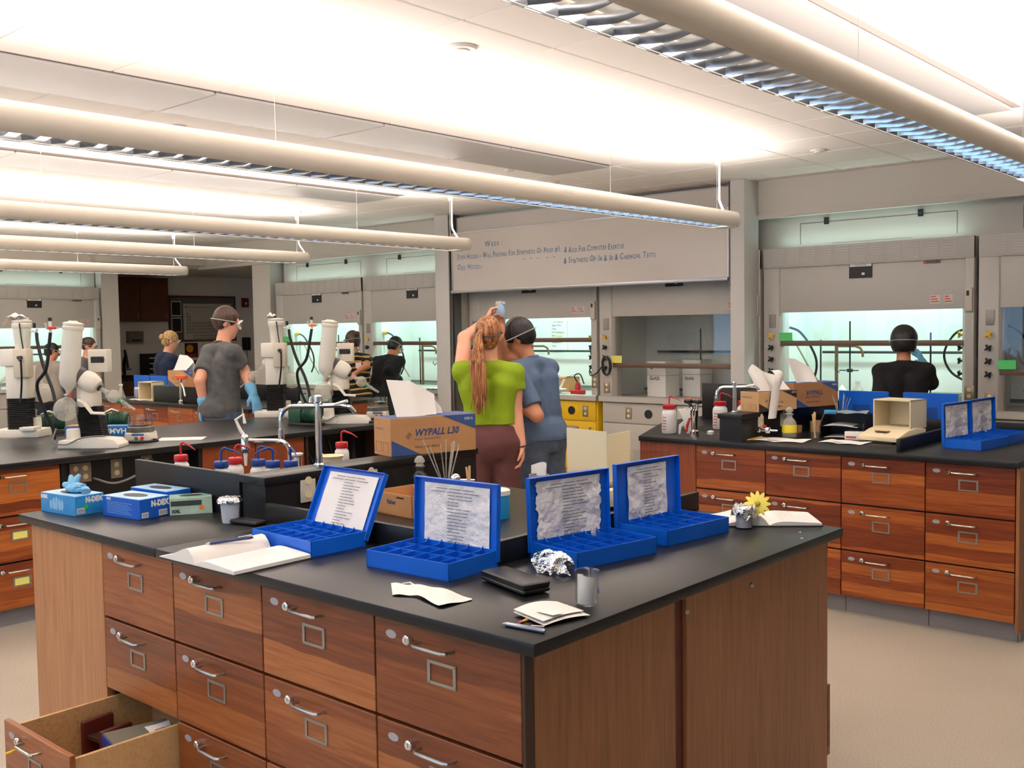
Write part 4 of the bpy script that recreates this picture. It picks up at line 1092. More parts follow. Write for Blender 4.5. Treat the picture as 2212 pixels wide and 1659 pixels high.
def pen(label, p0, p1, m, r=.005, name='pen', z=T, tipm=None, clip=True):
    p0, p1 = Vector((*p0, z+r)), Vector((*p1, z+r)); d = (p1-p0)
    t = thing(name, label, name, (p0.x, p0.y, z), math.atan2(d.y, d.x)); L = d.length; zz = r
    MB().tube([(L*.08, 0, zz), (L*.1, 0, zz), (L*.95, 0, zz), (L, 0, zz)], [r*.8, r, r, r*.6], 10).build('barrel', m, t)
    MB().tube([(0, 0, zz), (L*.08, 0, zz)], [r*.15, r*.8], 8).build('tip', tipm or STEEL, t)
    if clip: MB().tube([(L*.97, 0, zz+r), (L*.97, 0, zz+r*1.8), (L*.68, 0, zz+r*1.3)], .0014, 6).build('clip', STEEL, t)
    else: MB().tube([(L, 0, zz), (L*1.06, 0, zz)], r*.95, 10).build('eraser', mat('pink_eraser', (206, 110, 120), .7), t)
    return t
pen('dark pen with a pale grip lying in the fold of the open notebook', (-2.80, 1.72), (-2.765, 1.87), mat('pen_navy', (44, 60, 110), .3), z=T+.048)
pen('silver ballpoint pen lying by the bench corner', zt(1085, 1352), zt(1178, 1369), mat('pen_silver', (150, 156, 168), .25, .8), .006)
pen('yellow pencil under the folded white paper', zt(1226, 1309), zt(1127, 1346), mat('pencil_yellow', (226, 170, 50), .4), .0036, 'pencil', clip=False, tipm=mat('pencil_cone', (210, 170, 120), .7))
# ---- papers
t = thing('paper_strip', 'torn curling white paper strip near the bench edge', 'paper', (-1.96, 1.85, T))
q = [zt(845, 1270), zt(857, 1291), zt(950, 1315), zt(1020, 1297), zt(900, 1278)]
def strip_fn(u, v):
    lo = [Vector(zt(848, 1288)), Vector(zt(900, 1291)), Vector(zt(950, 1315)), Vector(zt(1019, 1298))]
    hi = [Vector(zt(845, 1270)), Vector(zt(890, 1279)), Vector(zt(950, 1283)), Vector(zt(1020, 1296))]
    def L(P, a):
        k = min(int(a*3), 2); f = a*3-k; return P[k]*(1-f)+P[k+1]*f
    p = L(lo, u)*(1-v)+L(hi, u)*v
    return (p.x+1.96, p.y-1.85, .003+.012*math.sin(u*math.pi)*(.4+.6*v)+.01*(1-u)*v+.002*math.sin(u*19))
MB().sheet(strip_fn, 20, 6).build('sheet', PAPER, t, solid=.0006, ang=70)
MB().tube([(-.10, .02, .012), (-.08, .03, .016), (-.06, .028, .012)], .003, 6).build('torn_edge', PAPER, t)
fx_, fy_ = zt(1190, 1332)
t = thing('folded_paper', 'folded white paper with a small slip on it, lying on the pencil', 'paper', (fx_, fy_, T), D2(-14))
MB().sheet(lambda u, v: (-.065+.13*u, -.068+.14*v, .009+.006*math.sin(3*v)-.004*u), 12, 8).build('lower_leaf', PAPER, t, solid=.0006, ang=70)
MB().sheet(lambda u, v: (-.066+.125*u*(1-.12*v), -.066+.135*v, .013+.010*math.sin(3*v+.2)*(1-.6*u)), 12, 8).build('upper_leaf', PAPER, t, solid=.0006, ang=70)
MB().sheet(lambda u, v: (.0+.055*u, -.045+.035*v+.01*u, .021+.001*u), 4, 3).build('slip', WHITE, t, solid=.0005)
# ---- black case and foil
cxx, cyy = zt(1112, 1268)
t = thing('black_case', 'flat black zip case lying beside the blue boxes', 'case', (cxx, cyy, T), D2(-16))
for z0, z1, nm in ((0.004, .019, 'lower_shell'), (.021, .034, 'upper_shell')): MB().box(-.112, .112, -.045, .045, z0, z1).build(nm, BLACK, t, bevel=.010, seg=3)
MB().box(-.108, .108, -.042, .042, .016, .024).build('zip_band', RUBBER, t, bevel=.003)
fx_, fy_ = zt(1196, 1238)
t = thing('foil_ball', 'crumpled sheet of aluminium foil leaning on the blue box', 'foil', (fx_, fy_, T))
r = random.Random(2)
def foil_fn(u, v):
    a = (u-.5); b_ = v
    n = lambda k: .006*math.sin(k*9.1*u+5.3*v*k+k)
    return (-.055+.11*u+.01*math.sin(7*v)+n(1.3), .012-.045*v*(1-.6*abs(a))+n(2.1)+.02*a, .003+.062*math.sin(math.pi*min(1, .08+.9*v))*(1-1.3*a*a)+n(2.7))
m = MB().sheet(foil_fn, 22, 16); m.v = [(a+r.uniform(-.0018, .0018), b_+r.uniform(-.0018, .0018), max(.001, c+r.uniform(-.0018, .0018))) for a, b_, c in m.v]
m.build('sheet', FOIL, t, ang=15)
m = MB(); m.ball((-.03, -.005, .038), (.022, .018, .024), 10, 7); m.v = [(a+r.uniform(-.004, .004), b_+r.uniform(-.004, .004), c+r.uniform(-.004, .004)) for a, b_, c in m.v]
m.build('crumple', FOIL, t, ang=15)
x, y = zt(536, 1132)
t = thing('black_pouch', 'slim black pouch lying behind the first blue box', 'pouch', (x, y, T), .15)
MB().box(-.07, .07, -.03, .03, .001, .018).build('body', RUBBER, t, bevel=.008, seg=3); MB().tube([(-.07, 0, .012), (-.085, .012, .006), (-.09, .0, .005)], .003, 6).build('strap', BLACK, t)
for k, (u, v, w_) in enumerate(((1728, 1150, 'nearer the beaker'), (1732, 1163, 'nearer the bench edge'))):
    x, y = zt(u, v); t = thing('paper_scrap', 'tiny white paper scrap on the worktop, %s' % w_, 'scrap', (x, y, T)); MB().box(-.004, .004, -.003, .003, 0, .001).build('scrap', PAPER, t); MB().box(-.003, .003, -.001, .004, .001, .0016).build('corner', PAPER, t)

# ---- inside the curb: carton, bottles, rods, balance
def carton_tray(label, x, y, rot, w, d, h, words=(), z=T):
    t = thing('cardboard_tray', label, 'box', (x, y, z), rot)
    for q, nm in (((0, w, 0, .004, 0, h), 'side'), ((0, w, d-.004, d, 0, h), 'side'), ((0, .004, 0, d, 0, h), 'side'), ((w-.004, w, 0, d, 0, h), 'side'), ((0, w, 0, d, 0, .004), 'bottom')):
        MB().box(*q).build(nm, CARD, t)
    for s, a, z_, sz, mm in words: lettering(s, mm, t, (a, -.001, z_), size=sz, extrude=0, bold=.0008)
    return t
x, y = zt(893, 1121); ct = carton_tray('open brown cardboard tray behind the second blue box', x-.24, y+.01, D2(-4), .24, .20, .085, (('Fisher', .09, .045, .022, PRINTB), ('FISHERBRAND', .15, .07, .007, INK)))
def stopper_bottle(label, x, y, z=T, label_m=None, h=.11, r=.036):
    t = thing('stoppered_bottle', label, 'bottle', (x, y, z))
    MB().lathe([(r*.95, 0), (r, .004), (r, h*.62), (r*.7, h*.76), (r*.42, h*.84), (r*.42, h*.93), (r*.58, h*.97), (r*.58, h)], 24).build('body', FROST2 if label_m else GLASS, t, ang=60)
    MB().lathe([(r*.38, h*.98), (r*.40, h*1.04), (r*.3, h*1.06), (r*.55, h*1.10), (r*.55, h*1.15), (r*.42, h*1.22), (r*.2, h*1.28)], 18).build('stopper', FROST2, t, ang=50)
    if label_m: MB().lathe([(r*1.01, h*.22), (r*1.01, h*.55)], 24, cap=False).build('label', label_m, t)
    return t
x, y = zt(908, 1080); stopper_bottle('clear glass-stoppered bottle beside the open brown cardboard tray', x, y, h=.145, r=.04)
def rods(label, x, y, z, n, L, seed, name='stirring_rods', m=None, spread=.35, r=.0025, cup=.03, ch=.09, bottom=.004):
    t = thing(name, label, 'rods', (x, y, z)); rr = random.Random(seed)
    MB().lathe([(cup*.9, .001), (cup, .006), (cup, ch), (cup*.95, ch), (cup*.95, .008), (cup*.1, .003)], 20).build('jar', GLASS, t, ang=60)
    for k in range(n):
        a = rr.uniform(0, 6.28); q = rr.uniform(.3, 1)*spread
        d = Vector((math.cos(a)*q, math.sin(a)*q, 1)).normalized()
        base = Vector((-d.x*.03, -d.y*.03, bottom)); base.x = max(-cup*.7, min(cup*.7, base.x)); base.y = max(-cup*.7, min(cup*.7, base.y))
        MB().tube([base, base+d*L*rr.uniform(.8, 1.0)], r, 6).build('rod', m or FROST2, t)
    return t
x, y = zt(965, 1085); rods('glass rods fanned out of a jar beside the glass-stoppered bottle', x, y, T, 10, .285, 4, spread=.5)
x, y = zt(1015, 1092); rods('wooden splints and a green tag standing in a jar, by the glass rods', x, y, T, 4, .175, 9, 'splint_jar', mat('splint_wood', (214, 180, 130), .7), .3, .004)
t = thing('chrome_spoon', 'shiny chrome ladle beside the splint jar', 'spoon', (*zt(985, 1090), T))
MB().ball((0, 0, .105), (.022, .022, .022), 16, 10).build('bowl', CHROME, t); MB().tube([(0, 0, 0), (0, 0, .06), (0, 0, .09)], .006, 8).build('stem', CHROME, t); MB().tube([(0, 0, .10), (.07, .04, .10)], .005, 8).build('handle', CHROME, t)
t = thing('lidded_jar', 'jar with a blue band and white lid between two blue boxes', 'jar', (*zt(1075, 1118), T))
MB().lathe([(.045, 0), (.047, .01), (.047, .085), (.043, .09)], 24).build('body', mat('jar_blue', (40, 150, 210), .4), t); MB().lathe([(.049, .088), (.049, .105), (.04, .11)], 24).build('lid', WHITE, t)
t = thing('paper_cone', 'white folded paper standing in a grey cup behind the blue boxes', 'paper', (*zt(1165, 1095), T), D2(-30))
MB().lathe([(.035, 0), (.04, .13), (.036, .13), (.032, .006), (.01, .003)], 20).build('cup', mat('grey_cup', (130, 138, 146), .4), t)
MB().sheet(lambda u, v: (-.06+.15*u, .03*math.sin(3*u)-.01, .07+(.09+.02*math.sin(3.1*u))*v), 10, 6).build('folded_sheet', PAPER, t, solid=.0008)
# balance with the folded manila shield
def balance(label, x, y, rot, k=1.0):
    t = thing('lab_balance', label, 'balance', (x, y, T), rot)
    MB().prism([(-.17, .012), (.14, .012), (.14, .075), (.02, .085), (-.05, .075), (-.17, .040)], -.105*k, .105*k, axis='X').build('housing', IVORY, t, bevel=.006)
    MB().box(-.085, .085, -.16, .12, .002, .014).build('foot_plate', DARK, t)
    MB().box(-.05, .03, -.120, -.085, .062, .068, Matrix.Rotation(0, 4, 'X')).build('display', mat('display_brown', (92, 74, 56), .2), t)
    MB().lathe([(.06, .085), (.06, .093)], 24, c=(0, .06, 0)).build('pan', STEEL, t)
    MB().box(.06, .1, .141, .143, .03, .06).build('rating_plate', PAPER, t)
    return t
bx_, by_ = zt(1345, 1090)
nb_ = balance('beige balance behind the blue boxes with a manila folder standing on it', bx_, by_, D2(150))
t = thing('manila_folder', 'tall cream manila folder folded as a draught shield', 'folder', (bx_, by_, T+.095))
w1 = zt(1226, 1010, 1.1)
A, Bc, Cc = atd(1226, 1062, 4.1), atd(1312, 1068, 4.02), atd(1362, 1062, 4.25)
def vert(p): return Vector((p.x, p.y, 0))
for nm, (a, b), hs in (('panel', (A, Bc), (.224, .212)), ('panel', (Bc, Cc), (.200, .192))):
    P0, P1 = vert(a)-Vector((bx_, by_, 0)), vert(b)-Vector((bx_, by_, 0)); nrm = (P1-P0).cross(Vector((0, 0, 1))).normalized()*.002
    m = MB(); m.add([P0-nrm, P1-nrm, P1-nrm+Vector((0, 0, hs[1])), P0-nrm+Vector((0, 0, hs[0])), P0+nrm, P1+nrm, P1+nrm+Vector((0, 0, hs[1])), P0+nrm+Vector((0, 0, hs[0]))], [(0, 1, 2, 3), (7, 6, 5, 4), (0, 4, 5, 1), (1, 5, 6, 2), (2, 6, 7, 3), (3, 7, 4, 0)])
    m.build(nm, MANILA, t)
t.location.z = T
for ch in t.children: ch.location.z = .085
st = thing('label_box', 'small box with a white printed label beside the manila folder', 'box', (*zt(1278, 1108), T), D2(40))
MB().box(-.05, .05, -.02, .02, 0, .045).build('body', IVORY, st, bevel=.003); MB().box(-.045, .045, -.021, -.02, .006, .04).build('label', PAPER, st)
m = MB()
for k in range(4): m.box(-.04, .035-.01*(k % 2), -.0215, -.021, .01+k*.007, .012+k*.007)
o = m.build('print', INK, st); o['kind'] = 'stuff'
t = thing('acrylic_shield', 'clear acrylic sheet standing beside the manila folder', 'shield', (*zt(1400, 1076), T), D2(22))
MB().box(-.09, .09, -.002, .002, .012, .20).build('sheet', GLASS, t); MB().box(-.095, .095, -.02, .02, 0, .012).build('foot', GLASS, t)
for o, z in ((t, T),): o.location.z = z
t = thing('cable', 'thin black power cable lying at the foot of the balance', 'cable', (*zt(1285, 1116), T))
MB().tube(spl([(-.05, -.02, .005), (-.02, .02, .006), (.03, .015, .005), (.06, .05, .006), (.1, .06, .005)]), .004, 6).build('lead', RUBBER, t); MB().box(.09, .125, .05, .075, 0, .02).build('plug', BLACK, t)

# ---- wipes cartons
def wipes(label, x, y, z, rot, w=.43, d=.16, h=.165, title='WYPALL L30', blank=False, m=None, tissue=1, seed=1, band=None):
    t = thing('wipes_carton', label, 'box', (x, y, z), rot, 'brown cartons of paper wipes')
    mm = m or CARD; bl = band or CARDB
    MB().box(0, w, 0, d, 0, h).build('carton', mm, t, bevel=.0015, seg=1)
    f = MB().prism([(w*.012, .001), (w*.34, .001), (w*.012, h*.42)], -.0012, -.0004, axis='Y').build('blue_corner', bl, t)
    MB().prism([(w*.60, h-.001), (w-.002, h-.001), (w-.002, h*.58)], -.0012, -.0004, axis='Y').build('blue_corner', bl, t)
    MB().box(.002, w-.002, .002, d-.002, h, h+.0008).build('top_print', bl, t)
    if not blank:
        lettering(title, PRINTB, t, (w*.27, -.0013, h*.50), size=.042, shear=.25, bold=.0012, extrude=0, sx=.95)
        lettering('Wipers, Economy Pads', PRINTB, t, (w*.27, -.0013, h*.39), size=.014, extrude=0)
        lettering('White, Blanc, Blanco', INK, t, (w*.27, -.0013, h*.18), size=.015, extrude=0)
        lettering('05816', WHITE, t, (w*.86, -.0014, h*.84), size=.018, extrude=0)
        m2 = MB().prism([(w*.17, h*.5), (w*.2, h*.42), (w*.24, h*.55), (w*.21, h*.62)], -.0012, -.0004, axis='Y').build('towel_emblem', mat('emblem_tan', (150, 110, 76), .7), t)
        for k, (s, zz, sz) in enumerate((('WYPALL L30', h*.68, .014),)): lettering(s, PRINTB, t, (-.0008, d*.9, zz), rot=(math.pi/2, 0, -math.pi/2), size=sz, extrude=0)
    m3 = MB()
    for q in ((.12, .44), (.54, .88)):
        for a, b_, c, e in ((q[0], q[1], .10, .105), (q[0], q[1], .36, .365), (q[0], q[0]+.01, .1, .36), (q[1]-.01, q[1], .1, .36)): m3.box(-.0008, -.0003, d*a, d*b_, h*c, h*e)
    o = m3.build('diagram', mat('print_brown', (110, 78, 54), .7), t); o['kind'] = 'stuff'
    MB().lathe([(1, 0), (1, .001)], 20, M=Matrix.Translation((w*.45, d*.5, h+.0009)) @ Matrix.Diagonal((w*.24, d*.25, 1, 1))).build('opening', SIGNB, t)
    if tissue == 1:
        def tw(u, v):
            return (w*(.14+.46*u+.10*v*u-.02*v), d*(.22+.55*v)+.014*math.sin(6*u+seed)*(1-.3*v), h*.92+v*(.175-.02*u-.10*max(0, u-.45)))
        MB().sheet(tw, 20, 8).build('wipe', PAPER, t, solid=.001, ang=60)
        MB().sheet(lambda u, v: (w*(.48+.26*u), d*(.6+.1*v)+.02*math.sin(3*u), h*.95+v*(.085*math.sin(math.pi*(.12+.76*u)))), 12, 6).build('wipe', PAPER, t, solid=.001, ang=60)
    elif tissue == 2:
        MB().sheet(lambda u, v: (w*(.10+.34*u+.03*v), d*(.25+.6*v)+.015*math.sin(5*u), h+v*(.17-.10*abs(u-.45))), 14, 8).build('wipe', PAPER, t, solid=.001, ang=60)
        def hang(u, v):
            a = min(1, v/.35); b_ = max(0, (v-.35)/.65)
            return (w*(.30+.24*u-.10*b_+.12*(1-a)), d*.35*(1-a)-.012-.035*math.sin(a*3.1)-.012*math.sin(4*u), h+.15*math.cos(a*1.3)*(1-.5*b_)-.17*b_-.02)
        MB().sheet(hang, 10, 18).build('wipe', PAPER, t, solid=.001, ang=60)
        MB().sheet(lambda u, v: (w*(.45+.5*u), d*(.35+.6*v)+.02*math.sin(4*u), h+v*(.14-.06*u)), 14, 8).build('wipe', PAPER, t, solid=.001, ang=60)
    return t
wipes('brown wipes carton with a large white wipe, on the ledge of the near bench', -3.268, 2.915, ZS, D2(75), seed=2)
# ---- wash bottles
def wash_bottle(label, x, y, z, capm, aim, print_=False, r=.036, h=.135, grp='plastic wash bottles'):
    t = thing('wash_bottle', label, 'bottle', (x, y, z), aim, grp)
    MB().lathe([(r*.9, 0), (r, .006), (r, h*.78), (r*.93, h*.88), (r*.72, h*.95), (r*.70, h)], 24).build('body', POLY, t, ang=60)
    MB().lathe([(r*.84, h-.002), (r*.86, h), (r*.86, h+.022), (r*.8, h+.026), (.006, h+.028)], 24).build('cap', capm, t)
    MB().tube([(0, 0, h+.02), (0, 0, h+.065), (.004, 0, h+.076), (.014, 0, h+.082), (.055, 0, h+.068), (.085, 0, h+.050)], [.005, .005, .005, .005, .004, .0015], 8).build('spout', capm, t)
    if print_:
        m = MB()
        for k in range(5):
            for j in range(5):
                a = -1.9+.12*j+(.03*k); b_ = a+.1; zz = h*(.16+.12*k)
                m.add([(r*1.012*math.cos(a), r*1.012*math.sin(a), zz), (r*1.012*math.cos(b_), r*1.012*math.sin(b_), zz), (r*1.012*math.cos(b_), r*1.012*math.sin(b_), zz+.006), (r*1.012*math.cos(a), r*1.012*math.sin(a), zz+.006)], [(0, 1, 2, 3)])
        o = m.build('printed_label', REDINK, t); o['kind'] = 'stuff'; o.rotation_euler = (0, 0, -aim-.2)
    return t
for (u, v, c, aim, lab) in ((391, 990, REDP, .3, 'red-capped wash bottle alone behind the splash panel'), (478, 1004, BLUECAP, .9, 'blue-capped wash bottle beside a red-capped one behind the ledge'), (508, 996, REDP, 1.2, 'red-capped wash bottle just behind a blue-capped one'),
        (558, 1000, BLUECAP, .8, 'blue-capped wash bottle touching another blue one, spout toward the ledge'), (590, 1003, BLUECAP, -2.3, 'blue-capped wash bottle with its spout crossing its blue neighbour'), (628, 1003, BLUECAP, -.3, 'blue-capped wash bottle in front of the white knob')):
    x, y = zt(u, v, 1.085)
    wash_bottle(lab, x, y, T, c, aim)
x, y = zt(738, 962, 1.085); wash_bottle('red-capped wash bottle beside the brown wipes carton', x, y, T, REDP, .5, True)
t = thing('white_stopper', 'white plastic valve knob standing among the wash bottles', 'knob', (*zt(640, 985, 1.10), T))
MB().tube([(0, 0, 0), (0, 0, .16)], .012, 10).build('stem', WHITE, t); MB().lathe([(.012, .155), (.03, .165), (.03, .172), (.004, .175)], 20).build('disc', WHITE, t)
t = thing('plastic_funnel', 'cream plastic funnel bowl standing by the tap', 'funnel', (*zt(713, 985, 1.06), T))
MB().lathe([(.03, 0), (.035, .04), (.062, .12), (.066, .122), (.06, .116), (.03, .042), (.004, .04)], 24).build('bowl', mat('cream_plastic', (232, 222, 186), .45), t); MB().tube([(-.06, 0, .118), (-.085, 0, .112)], [.012, .004], 8).build('pouring_lip', MATS['cream_plastic'], t)
# ---- taps
def tap(label, x, y, z, rot, h=.27, reach=.155, two=True):
    t = thing('lab_tap', label, 'tap', (x, y, z), rot)
    MB().lathe([(.022, 0), (.022, .01), (.014, .016), (.0125, h*.9), (.018, h*.92), (.018, h), (.01, h+.006)], 16).build('post', CHROME, t)
    MB().tube([(0, 0, h*.86), (-.03, 0, h*.86)] + arc((-reach+.05, 0, h*.86-.05), .05, math.pi/2, math.pi, 6, (1, 0, 0), (0, 0, 1)) + [(-reach, 0, h*.55)], .0095, 10).build('spout', CHROME, t)
    MB().lathe([(.013, h*.40), (.014, h*.44), (.013, h*.55)], 14, c=(-reach, 0, 0)).build('aerator', CHROME, t)
    if two:
        MB().tube([(0, 0, h*.86), (.09, 0, h*.87), (.13, 0, h*.84), (.15, 0, h*.76)], [.010, .010, .010, .008], 10).build('side_arm', CHROME, t)
        MB().tube([(.07, 0, h*.88), (.12, -.01, h*.93)], [.012, .014], 10, flat=.5).build('lever', WHITE, t)
    return t
x = -3.28; y = onx(690, 1018, x).y
tap('chrome swan-neck tap on the ledge of the near bench', x, y, ZS, D2(41), .285, .15)
def lever_tap(label, x, y, z, rot, h=.2):
    t = thing('lever_tap', label, 'tap', (x, y, z), rot)
    MB().lathe([(.02, 0), (.02, .01), (.011, .02), (.011, h*.8)], 14).build('stem', CHROME, t)
    MB().tube([(0, 0, h*.7)] + arc((-.05, 0, h*.7), .05, 0, math.pi/2, 6, (1, 0, 0), (0, 0, 1)) + [(-.15, 0, h*.7+.052), (-.2, 0, h*.7+.055)], .011, 10).build('pipe', CHROME, t)
    MB().lathe([(.016, h*.7), (.02, h*.72), (.02, h*.98), (.012, h*1.05)], 14, c=(-.2, 0, 0)).build('valve_body', CHROME, t)
    MB().tube([(-.2, 0, h*1.0), (-.22, 0, h*1.12), (-.24, 0, h*1.32), (-.205, 0, h*1.42), (-.2, 0, h*1.25)], .008, 8).build('lever', WHITE, t)
    MB().lathe([(.006, h*.45), (.010, h*.7)], 12, c=(-.2, 0, 0)).build('nozzle', WHITE, t)
    return t
x, y = zt(592, 1000, 1.07)
lever_tap('chrome tap with a white looped lever among the wash bottles', x-.02, y+.1, T, D2(41), .24)

# ================================================================== rotary evaporators
VIEW = math.atan2(CRT.y, CRT.x)                 # the evaporators are turned square to the aisle corner
RS = .0029
def L_(u, v, y=0.0, s=RS, u0=195, v0=968): return Vector(((u-u0)*s, y, (v0-v)*s))
def flask(parent, c, r, neck_to, m=FROST2, name='receiving_flask', nr=.012):
    f = MB(); f.ball((0, 0, 0), r, 24, 16)
    d = (Vector(neck_to)-Vector(c)); f.tube([d.normalized()*r*.93, d], [nr*1.5, nr], 14)
    return f.build(name, m, parent, c, ang=60)
def bellows(parent, p0, p1, w, d, n=17, name='bellows'):
    p0, p1 = Vector(p0), Vector(p1); m = MB(); k = 2*n
    for i in range(n):
        a = p0.lerp(p1, i/n); b = p0.lerp(p1, (i+.5)/n); c = p0.lerp(p1, (i+1)/n)
        vs = []
        for q, sc in ((a, .88), (b, 1.0), (c, .88)):
            for sx, sy in ((-1, -1), (1, -1), (1, 1), (-1, 1)): vs.append((q.x+sx*w/2*sc, q.y+sy*d/2*sc, q.z))
        m.add(vs, [(j, (j+1) % 4, 4+(j+1) % 4, 4+j) for j in range(4)] + [(4+j, 4+(j+1) % 4, 8+(j+1) % 4, 8+j) for j in range(4)])
    return m.build(name, RUBBER, parent, smooth=False)
RED2 = mat('stopcock_red', (214, 52, 36), .4); GRN2 = mat('clip_green', (70, 160, 110), .4)
def rotovap_front(label, loc, rotz):
    t = thing('rotary_evaporator', label, 'evaporator', loc, rotz)
    b = MB(); P = lambda u, v: ((u-195)*RS, (968-v)*RS)
    MB().box(-.185, -.02, -.09, .08, 0, .05).build('base_block', MACHW, t, bevel=.006)
    MB().prism([(-.04, 0), (.20, 0), (.20, .022), (.165, .055), (.0, .068), (-.04, .06)], -.10, .07, axis='Y').build('base_wedge', MACHW, t, bevel=.004)
    MB().lathe([(.044, .045), (.040, .115), (.036, .12)], 20, c=(-.11, -.03, 0)).build('base_post', MACHW, t)
    bellows(t, (-.005, .05, .065), (-.035, .05, .26), .145, .12)
    MB().lathe([(.07, .255), (.075, .27), (.072, .39), (.06, .40)], 24, c=(-.035, .05, 0)).build('lift_neck', MACHW, t)
    # drive unit, tilted axis running down to the right
    ax = Vector((.84, 0, -.54)); R = ax.to_track_quat('Z', 'Y').to_matrix().to_4x4()
    M = Matrix.Translation((-.01, .0, .415)) @ R
    MB().lathe([(.050, -.055), (.062, -.03), (.066, 0), (.062, .035), (.045, .062), (.02, .068)], 26, M=M).build('drive_housing', MACHW, t)
    MB().lathe([(.047, -.095), (.056, -.088), (.058, -.05), (.05, -.045)], 26, M=M).build('drive_collar', mat('collar_grey', (74, 70, 70), .5), t)
    MB().lathe([(.02, .066), (.02, .08), (.016, .085)], 16, M=M).build('shaft_ring', BLACK, t)
    MB().tube([M @ Vector((0, 0, .08)), M @ Vector((0, 0, .14))], [.012, .016], 14).build('vapour_neck', FROST2, t)
    c = M @ Vector((0, 0, .178)); flask(t, c, .042, M @ Vector((0, 0, .13)), FROST2, 'bump_trap', .014)
    MB().tube([M @ Vector((0, 0, .215)), M @ Vector((0, 0, .245))], [.013, .012], 12).build('clip', GRN2, t)
    MB().tube([M @ Vector((0, 0, .21)), M @ Vector((0, 0, .27)), M @ Vector((0, 0, .275)), M @ Vector((0, 0, .335))], [.012, .013, .010, .008], 12).build('joint', FROST2, t)
    # condenser
    up = Vector((.11, 0, 1)).normalized(); Rc = up.to_track_quat('Z', 'Y').to_matrix().to_4x4(); Mc = Matrix.Translation((-.13, -.03, .365)) @ Rc
    MB().lathe([(.012, -.02), (.018, 0), (.05, .03), (.062, .075), (.061, .20), (.058, .375), (.056, .383)], 28, M=Mc).build('condenser', FROST, t, ang=60)
    MB().lathe([(.060, .380), (.064, .387), (.064, .40), (.058, .405), (.062, .411), (.062, .423), (.03, .431), (.028, .437)], 28, M=Mc).build('condenser_cap', MACHW, t)
    MB().tube([(-.105, -.02, .47), (-.085, -.01, .455), (-.06, 0, .445)], [.05, .05, .05], 18).build('side_arm', FROST, t)
    flask(t, (-.147, -.04, .243), .075, (-.135, -.03, .35), FROST2)
    MB().lathe([(.02, -.004), (.022, 0), (.02, .004)], 14, c=(-.138, -.03, .335)).build('ball_clamp', STEEL, t); MB().box(-.118, -.108, -.05, -.03, .32, .35).build('clamp_screw', RED2, t)
    MB().tube([(-.07, -.02, .30), (-.03, -.04, .285), (.02, -.05, .22), (.10, -.05, .215)], [.02, .018, .016, .016], 8, flat=.6).build('support_arm', MACHW, t)
    # vacuum adaptor
    MB().tube([(-.175, -.03, .76), (-.25, -.04, .755), (-.255, -.04, .79)], .008, 8).build('vacuum_adaptor', FROST2, t)
    MB().box(-.24, -.19, -.055, -.03, .748, .766).build('stopcock', RED2, t, bevel=.003)
    MB().tube([(-.225, -.04, .72), (-.225, -.04, .80)], [.008, .010], 10).build('adaptor_stem', WHITE, t); MB().lathe([(.012, .80), (.012, .822)], 12, c=(-.225, -.04, 0)).build('adaptor_cap', BLACK, t)
    MB().tube(spl([(-.225, -.04, .73), (-.24, -.03, .66), (-.28, 0, .5), (-.36, .04, .40), (-.35, .08, .26), (-.30, .1, .12), (-.29, .1, .04)]), .011, 8).build('vacuum_hose', RUBBER, t)
    MB().tube(spl([(-.19, -.09, .13), (-.2, -.12, .05), (-.12, -.12, .03), (-.02, -.11, .07), (.12, -.11, .08)]), .005, 6).build('power_lead', GREY, t)
    # control box behind
    MB().box(-.065, .06, .12, .2, .47, .615).build('control_box', MACHW, t, bevel=.006); MB().box(-.045, .04, .118, .12, .53, .57).build('control_display', DARK, t)
    MB().cyl((.03, .12, .55), (.03, .105, .55), .013).build('control_dial', BLACK, t); MB().box(-.04, -.01, .15, .18, .04, .47).build('control_post', MACHW, t)
    return t
